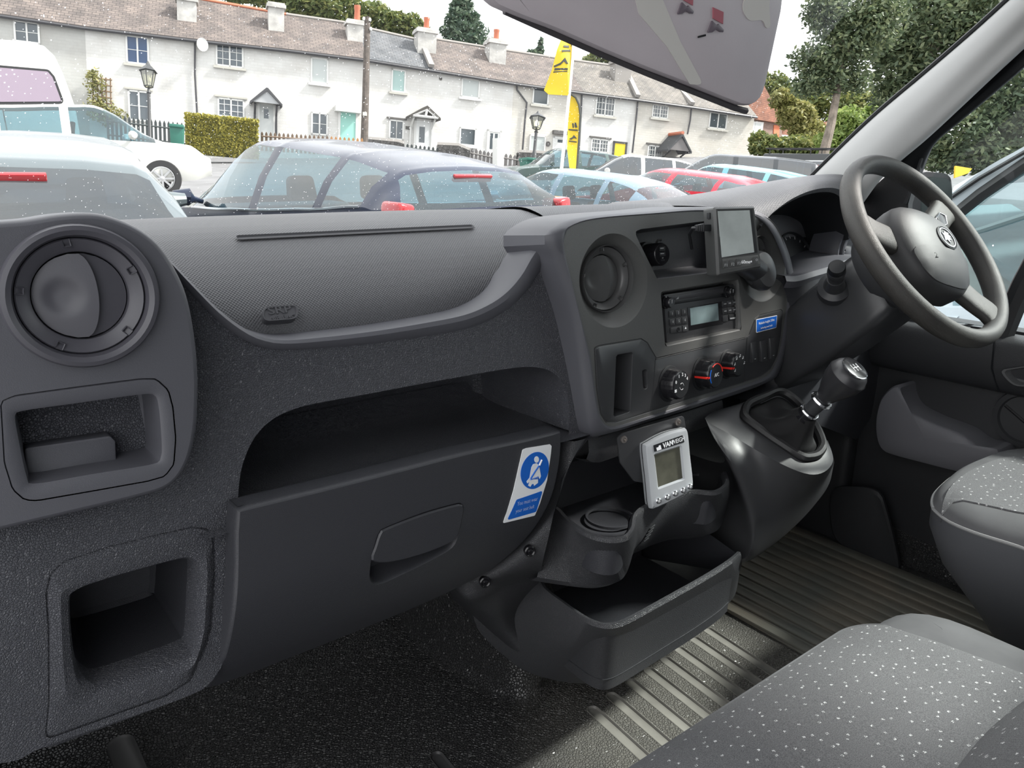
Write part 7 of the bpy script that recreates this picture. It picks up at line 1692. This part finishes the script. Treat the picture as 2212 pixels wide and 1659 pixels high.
FF2 = empty('feather_flag', AD(1236, 366, 20.5), 'curved yellow feather flag beside the white flag pole', 'flag')
f2, sf2, fz2 = flag_mesh('flag_cloth', [(1234, 204), (1243, 212), (1250, 228), (1253, 250), (1250, 300), (1245, 364), (1230, 364), (1225, 320), (1228, 240)], 20.5, M_yel, FF2, 0.04)
g = MB(); g.tube([AD(x, y, 20.4) for x, y in ((1234, 204), (1244, 211), (1251, 227), (1254, 250), (1251, 300), (1246, 370))], 0.03, 6); g.build('flag_batten', M_flk, FF2)
flag_print([(1230, 299), (1236, 296), (1240, 291), (1246, 299), (1240, 297), (1234, 301)], f2, sf2, fz2); flag_print([(1229, 303), (1246, 305), (1246, 307), (1229, 305)], f2, sf2, fz2)
flag_print([(1228, 278), (1248, 280), (1248, 282.5), (1228, 280.5)], f2, sf2, fz2)
flag_print([(1236, 266), (1239, 266), (1240, 275), (1237, 275)], f2, sf2, fz2); flag_print([(1241, 265), (1244, 265), (1247, 275), (1242, 275)], f2, sf2, fz2)
def wheelie(label, x0, y0, x1, y1, d, mt):
    fz = Fr(AD((x0+x1)/2, (y0+y1)/2, d), HN_, GU); a = fz.L(x0, (y0+y1)/2)[0]; b_ = fz.L(x1, (y0+y1)/2)[0]; t_ = fz.L((x0+x1)/2, y0)[1]; l_ = fz.L((x0+x1)/2, y1)[1]
    root = empty('wheeled_bin', fz.p(0, l_, 0), label, 'bin'); rows = [[fz.p(x*k, v, h) for x, h in ((a, 0.3), (b_, 0.3), (b_, -0.4), (a, -0.4))] for k, v in ((0.82, l_), (1.0, t_-0.1))]
    g = MB(); g.grid(rows, True); g.cap(rows[0], True); g.build('bin_body', mt, root, bev=0.03)
    g = MB(); g.prism(fz, [(a*1.06, t_-0.1), (b_*1.06, t_-0.1), (b_*1.04, t_), (a*1.04, t_)], -0.44, 0.36); g.build('bin_lid', mt, root, bev=0.02)
    for s_ in (a*0.7, b_*0.7): g = MB(); g.lathe(Fr(fz.p(s_, l_+0.08, -0.4), _h, GU), [(0.001, -0.03), (0.1, -0.03), (0.1, 0.03), (0.001, 0.03)], 14); g.build('bin_wheel', M_tyre, root)
M_bin = mat('bin_green', (0.02, 0.13, 0.095), 0.5)
wheelie('green wheeled bin between the picket fence and the hedge', 368, 270, 398, 345, 25, M_bin); wheelie('wide green bin at the foot of the right street lamp', 1130, 342, 1166, 372, 26, M_bin)

# ---- picket fences and low walls
M_pkd = mat('picket_dark', (0.05, 0.06, 0.06), 0.7); M_pkb = mat('picket_brown', (0.17, 0.12, 0.085), 0.8); M_pko = mat('picket_orange', (0.42, 0.22, 0.09), 0.8); M_pkg = mat('picket_grey', (0.16, 0.15, 0.145), 0.8)
def fence(label, x0, y0, x1, y1, hpx, d, mt, step, mt2=None, split=None, frac=0.55):
    a, b_ = AD(x0, y0, d), AD(x1, y1, d); n_ = max(2, int((b_-a).length/step)); root = empty('picket_fence', (a+b_)/2, label, 'fence'); H_ = hpx*d/FPX
    dr = (b_-a).normalized(); nr = GU.cross(dr).normalized(); w = step*frac
    me = None; fz = Fr(Vector((0, 0, 0)), nr, GU)
    g = MB(); g.prism(fz, [(-w/2, 0), (w/2, 0), (w/2, H_*0.9), (0, H_), (-w/2, H_*0.9)], -0.012, 0.012)
    for i in range(n_+1):
        p = a.lerp(b_, i/n_) - GU*H_
        if me is None:
            o = g.build('picket', mt, root, org=(0, 0, 0), smooth=False); me = o.data; o.location = p - root.location
            me2 = me.copy(); me2.materials.clear(); me2.materials.append(mt2 or mt)
        else:
            o = bpy.data.objects.new('picket', me2 if (split and i/n_ > split) else me); COL.objects.link(o); o.parent = root; o.location = p - root.location
    for k in (0.25, 0.75):
        g = MB(); g.tube([a-GU*H_*(1-k)+nr*-0.03, b_-GU*H_*(1-k)+nr*-0.03], 0.03, 4); g.build('rail', mt, root)
fence('dark green picket fence behind the left street lamp', 232, 246, 402, 266, 58, 30, M_pkd, 0.17)
fence('brown picket fence with a newer orange end below the mint door', 566, 284, 782, 298, 40, 31, M_pkb, 0.17, M_pko, 0.66)
fence('dark picket fence below the trussed porch', 862, 308, 945, 318, 36, 31, M_pkd, 0.17)
fence('grey slatted gate fence left of the bent drainpipe', 1012, 318, 1072, 330, 45, 31, M_pkg, 0.15, frac=0.85)
fence('grey slatted fence right of the cottage corner', 1084, 330, 1122, 336, 40, 31, M_pkg, 0.15, frac=0.8)
def lowwall(label, pts, d, mt, hpx):
    P_ = [AD(x, y, d) for x, y in pts]; root = empty('garden_wall', P_[0] - GU*1.0, label, 'wall'); dn = GU*hpx*d/FPX; g = MB()
    nr = HN_*0.12; F_ = [p+nr for p in P_]; B_ = [p-nr for p in P_]; g.grid([[p-dn for p in F_], F_, B_, [p-dn for p in B_]]); g.build('wall_face', mt, root, smooth=False)
    g = MB(); g.tube([p+GU*0.03 for p in P_], 0.11, 6); g.build('wall_capping', M_cop, root)
M_wl = mat('flint_wall', (0.10, 0.095, 0.09), 0.9, bump=('cells', 7, 0.8, 0.05), var=(5, 0.4))
lowwall('dark flint garden wall right of the telegraph pole', [(796, 302), (860, 308), (872, 312)], 31, M_wl, 45)
lowwall('dark flint garden wall below the narrow double door', [(945, 314), (990, 316), (1014, 326)], 31, M_wl, 55)
lowwall('dark flint wall beside the right street lamp', [(1118, 330), (1160, 332), (1196, 334)], 31.5, M_wl, 50)
lowwall('low brick wall at the back of the car park', [(1500, 366), (1640, 362), (1790, 352)], 40, M_wl, 60)
g = MB(); pp = AD(1076, 336, 30.5); g.box(pp+Vector((0, 0, -0.3)), (0.32, 0.32, 1.9)); tag(g.build('gate_post', M_frm, None, org=pp), 'white gate post beside the grey slatted gate', 'post')
# ---- leaves and trees
def leaf_mat(nm, c1, c2, c3):
    m, t, o = nodes(nm); N = t.nodes.new; K = t.links.new
    b = N('ShaderNodeBsdfPrincipled'); b.inputs['Roughness'].default_value = 0.6; tr = N('ShaderNodeBsdfTranslucent'); mx = N('ShaderNodeMixShader'); mx.inputs[0].default_value = 0.35
    K(b.outputs[0], mx.inputs[1]); K(tr.outputs[0], mx.inputs[2]); K(mx.outputs[0], o.inputs[0])
    gi = N('ShaderNodeNewGeometry'); r = N('ShaderNodeValToRGB'); K(gi.outputs['Random Per Island'], r.inputs[0]); r.color_ramp.elements[0].color = (*c1, 1); r.color_ramp.elements[1].color = (*c3, 1); e = r.color_ramp.elements.new(0.55); e.color = (*c2, 1)
    K(r.outputs[0], b.inputs['Base Color']); K(r.outputs[0], tr.inputs[0]); return m
LF_oak = leaf_mat('leaf_oak', (0.075, 0.105, 0.035), (0.14, 0.175, 0.055), (0.26, 0.26, 0.085)); LF_dk = leaf_mat('leaf_dark', (0.055, 0.085, 0.045), (0.10, 0.135, 0.07), (0.17, 0.20, 0.10)); LF_lt = leaf_mat('leaf_light', (0.13, 0.20, 0.05), (0.22, 0.30, 0.08), (0.34, 0.40, 0.14)); LF_hd = leaf_mat('leaf_hedge', (0.16, 0.16, 0.03), (0.30, 0.27, 0.04), (0.45, 0.40, 0.08)); LF_cn = leaf_mat('leaf_conifer', (0.04, 0.075, 0.05), (0.07, 0.11, 0.07), (0.11, 0.15, 0.09)); LF_yl = leaf_mat('leaf_yellowish', (0.15, 0.16, 0.05), (0.24, 0.24, 0.08), (0.33, 0.30, 0.12))
M_bark = mat('bark', (0.16, 0.135, 0.11), 0.9, bump=('noise', 20, 0.5, 0.02), var=(6, 0.3))
def leaves(nm, blobs, n, size, mt, par, seed, shell=0.55):
    """leaf quads scattered through ellipsoids (centre, radii)."""
    rd = random.Random(seed); V, F = [], []; vol = [b[1].x*b[1].y*b[1].z for b in blobs]; T = sum(v**0.67 for v in vol); o0 = origin(par)
    for (c, r), v in zip(blobs, vol):
        for _ in range(int(n*v**0.67/T)):
            d = Vector((rd.gauss(0, 1), rd.gauss(0, 1), rd.gauss(0, 1))).normalized(); k = shell+(1-shell)*rd.random()**0.6; k *= 1+0.12*math.sin(d.x*7+d.z*5+c.x)
            p = c + Vector((d.x*r.x, d.y*r.y, d.z*r.z))*k
            a = Vector((rd.gauss(0, 1), rd.gauss(0, 1), rd.gauss(0, 0.7))).normalized(); b_ = a.cross(Vector((rd.gauss(0, 1), rd.gauss(0, 1), rd.gauss(0, 1)))).normalized(); s_ = size*(0.6+0.8*rd.random())
            i = len(V); V += [p+a*s_-o0, p+b_*s_*0.45-o0, p-a*s_-o0, p-b_*s_*0.45-o0]; F.append((i, i+1, i+2, i+3))
    me = bpy.data.meshes.new(nm); me.from_pydata(V, [], F); me.materials.append(mt); o = bpy.data.objects.new(nm, me); COL.objects.link(o); o.parent = par; o['kind'] = 'stuff'; return o
def tree(name, label, blobs_px, d, n, size, mt, seed, trunk=None, tr=0.25, cat='tree', group=None, shell=0.5, flat=1.0):
    bl = []
    for x, y, rx, ry in blobs_px:
        k = d/FPX; c = AD(x, y, d); R_ = Vector((rx*k, rx*k*flat, ry*k)); bl.append((c, R_))
    base = AD(*trunk[-1], d) if trunk else (bl[0][0] - Vector((0, 0, bl[0][1].z)))
    root = empty(name, base, label, cat, group)
    leaves('foliage', bl, n, size, mt, root, seed, shell)
    if trunk:
        g = MB(); P_ = [AD(x, y, d) for x, y in trunk]; g.tube(P_, [tr*(0.45+0.55*i/(len(P_)-1)) for i in range(len(P_))], 10); tk = g.build('trunk', M_bark, root)
        rd = random.Random(seed+1)
        for (c, R_) in bl[:8]:
            s0 = P_[0].lerp(P_[-1], 0.25*rd.random()); g = MB(); g.tube([s0, s0.lerp(c, 0.5)+Vector((0, 0, -0.2)), c], [tr*0.35, tr*0.22, tr*0.1], 6); g.build('branch', M_bark, tk)
    return root
tree('oak_tree', 'olive green tree behind the ridge above the mint-door cottage', [(660, 10, 60, 36), (730, 22, 60, 40), (800, 40, 45, 34), (590, -10, 60, 25), (520, -12, 50, 16)], 50, 9000, 0.19, LF_oak, 3, [(700, 40), (700, 120)], 0.3, group='trees behind the terrace')
tree('oak_tree', 'olive green tree behind the ridge above the trussed-porch cottage', [(850, 52, 40, 24), (885, 58, 34, 24), (905, 70, 25, 20)], 50, 4000, 0.18, LF_oak, 4, [(870, 60), (870, 130)], 0.3, group='trees behind the terrace')
tree('conifer_tree', 'dark conifer rising behind the chimneys right of the olive trees', [(1002, 10, 22, 26), (998, 40, 36, 22), (1002, 66, 50, 24), (1006, 92, 58, 22), (985, 20, 14, 20)], 55, 5200, 0.19, LF_cn, 5, [(1000, 0), (1004, 130)], 0.3, shell=0.25)
tree('conifer_tree', 'small pointed conifer above the ridge left of the yellow flag', [(1168, 96, 5, 14), (1165, 112, 10, 12), (1150, 116, 14, 8)], 55, 500, 0.18, LF_cn, 6, [(1166, 90), (1164, 140)], 0.1, shell=0.2)
tree('garden_bush', 'green bush above the roof ridge beneath the visor edge', [(1300, 128, 32, 16), (1330, 138, 20, 14), (1275, 132, 16, 10)], 55, 1500, 0.22, LF_oak, 7, None, cat='bush')
tree('ash_tree', 'tall slender tree with leaning grey trunk right of the sun visor', [(1800, 40, 60, 60), (1760, 130, 55, 40), (1830, 110, 60, 55), (1880, 60, 70, 70), (1745, 185, 40, 30), (1790, 170, 50, 35), (1850, 175, 36, 30), (1770, 20, 40, 40), (1900, 20, 60, 50)], 24, 15000, 0.075, LF_dk, 8, [(1822, 60), (1812, 180), (1795, 270), (1776, 345)], 0.16, shell=0.15)
tree('oak_tree', 'large dense tree filling the top right corner of the windscreen', [(2000, 60, 120, 90), (2080, -10, 130, 100), (1950, 150, 70, 70), (1990, 190, 70, 60), (1930, 215, 50, 40), (2120, 80, 100, 80), (1920, 90, 60, 60)], 27, 22000, 0.10, LF_dk, 9, [(2010, 100), (2000, 330)], 0.35, shell=0.3)
tree('oak_tree', 'rounded green tree behind the brick house roof', [(1672, 205, 40, 45), (1700, 225, 40, 35), (1650, 190, 30, 30)], 60, 4200, 0.2, LF_oak, 10, [(1680, 230), (1680, 300)], 0.3)
tree('willow_bush', 'yellowish green shrub between the brick house and leaning trunk', [(1720, 250, 40, 32), (1745, 285, 36, 28), (1690, 215, 26, 22)], 40, 5000, 0.14, LF_yl, 11, None, cat='bush')
tree('willow_bush', 'pale green shrub right of the leaning trunk', [(1830, 275, 44, 42), (1860, 290, 50, 40), (1800, 310, 40, 30), (1890, 260, 30, 40)], 34, 7000, 0.12, LF_lt, 12, None, cat='bush')
tree('hedge_bush', 'mid green bush behind the off-road vehicle', [(1660, 315, 40, 22), (1720, 320, 50, 26), (1770, 322, 40, 24), (1640, 300, 20, 16)], 36, 5000, 0.13, LF_oak, 13, None, cat='bush')
tree('background_tree', 'distant dark tree line behind the leaning trunk', [(1800, 225, 60, 40), (1870, 235, 50, 40), (1740, 220, 40, 30)], 65, 4500, 0.24, LF_oak, 14, [(1800, 240), (1800, 320)], 0.3)
tree('tall_hedge', 'dark green tree screen seen through the driver window', [(2080, 290, 90, 70), (2180, 250, 90, 90), (2260, 200, 120, 120), (2150, 340, 110, 40), (2040, 340, 50, 36)], 16, 16000, 0.065, LF_dk, 15, None, cat='trees', shell=0.4)
# clipped hedge
fh = Fr(AD(478, 280, 30), HN_, GU); hq = [fh.L(x, y) for x, y in ((400, 248), (558, 260), (562, 345), (398, 330))]
HG = empty('clipped_hedge', fh.p(0, hq[3][1], 0), 'yellow-green clipped box hedge in front of the gabled porch', 'hedge')
u0, u1, v0_, v1_ = hq[0][0], hq[1][0], hq[3][1], (hq[0][1]+hq[1][1])/2
g = MB(); g.prism(fh, [(u0, v0_), (u1, v0_), (u1, hq[1][1]), (u0, hq[0][1])], -0.9, 0.0); g.build('hedge_core', mat('hedge_inner', (0.08, 0.085, 0.02), 0.9), HG, bev=0.15, seg=3)
rd = random.Random(21); V, F = [], []; o0 = origin(HG)
for _ in range(5200):
    if rd.random() < 0.7: p = fh.p(u0+(u1-u0)*rd.random(), v0_+(v1_-v0_+0.0)*rd.random(), 0.05*rd.random())
    else: p = fh.p(u0+(u1-u0)*rd.random(), v1_+0.06*rd.random(), -0.9*rd.random())
    t = (p-fh.o).dot(fh.ex); a = Vector((rd.gauss(0, 1), rd.gauss(0, 1), rd.gauss(0, 1))).normalized(); b_ = a.cross(Vector((rd.gauss(0, 1), rd.gauss(0, 1), rd.gauss(0, 1)))).normalized(); s_ = 0.07*(0.6+0.8*rd.random())
    i = len(V); V += [p+a*s_-o0, p+b_*s_*0.5-o0, p-a*s_-o0, p-b_*s_*0.5-o0]; F.append((i, i+1, i+2, i+3))
me = bpy.data.meshes.new('foliage'); me.from_pydata(V, [], F); me.materials.append(LF_hd); o = bpy.data.objects.new('foliage', me); COL.objects.link(o); o.parent = HG; o['kind'] = 'stuff'
# trellis with climber
tf = Fr(FH.P(220, 205, 0.25), FH.n, GU); TR_ = empty('garden_trellis', tf.P(222, 262), 'brown wooden trellis with a climbing plant on the white wall', 'trellis')
M_trl = mat('trellis_wood', (0.20, 0.14, 0.09), 0.85)
for i in range(5):
    g = MB(); x = 200+i*9.5; g.tube([tf.P(x+0.5, 164+i*1.2), tf.P(x+2, 245)], 0.03, 4); g.build('lath', M_trl, TR_)
for j in range(6):
    g = MB(); y = 168+j*13; g.tube([tf.P(198, y), tf.P(242, y+5)], 0.03, 4); g.build('lath', M_trl, TR_)
leaves('climber_foliage', [(tf.P(206, 185, 0.1), Vector((0.45, 0.2, 0.7))), (tf.P(215, 235, 0.1), Vector((0.7, 0.25, 0.5))), (tf.P(235, 250, 0.1), Vector((0.8, 0.3, 0.4))), (tf.P(198, 160, 0.1), Vector((0.25, 0.15, 0.2)))], 1100, 0.08, LF_yl, TR_, 31, 0.1)
# yellow board glimpsed past the white van
g = MB(); yb2 = [AD(x, y, 15) for x, y in ((2064, 358), (2100, 364), (2092, 374), (2063, 384))]; g.cap(yb2); g.cap([p+FW*0.05 for p in yb2], True); g.grid([yb2, [p+FW*0.05 for p in yb2]], True)
tag(g.build('yellow_board', mat('board_yellow', (0.75, 0.48, 0.02), 0.5), None, org=yb2[0], smooth=False), 'small yellow board above the door mirror past the white van', 'sign')
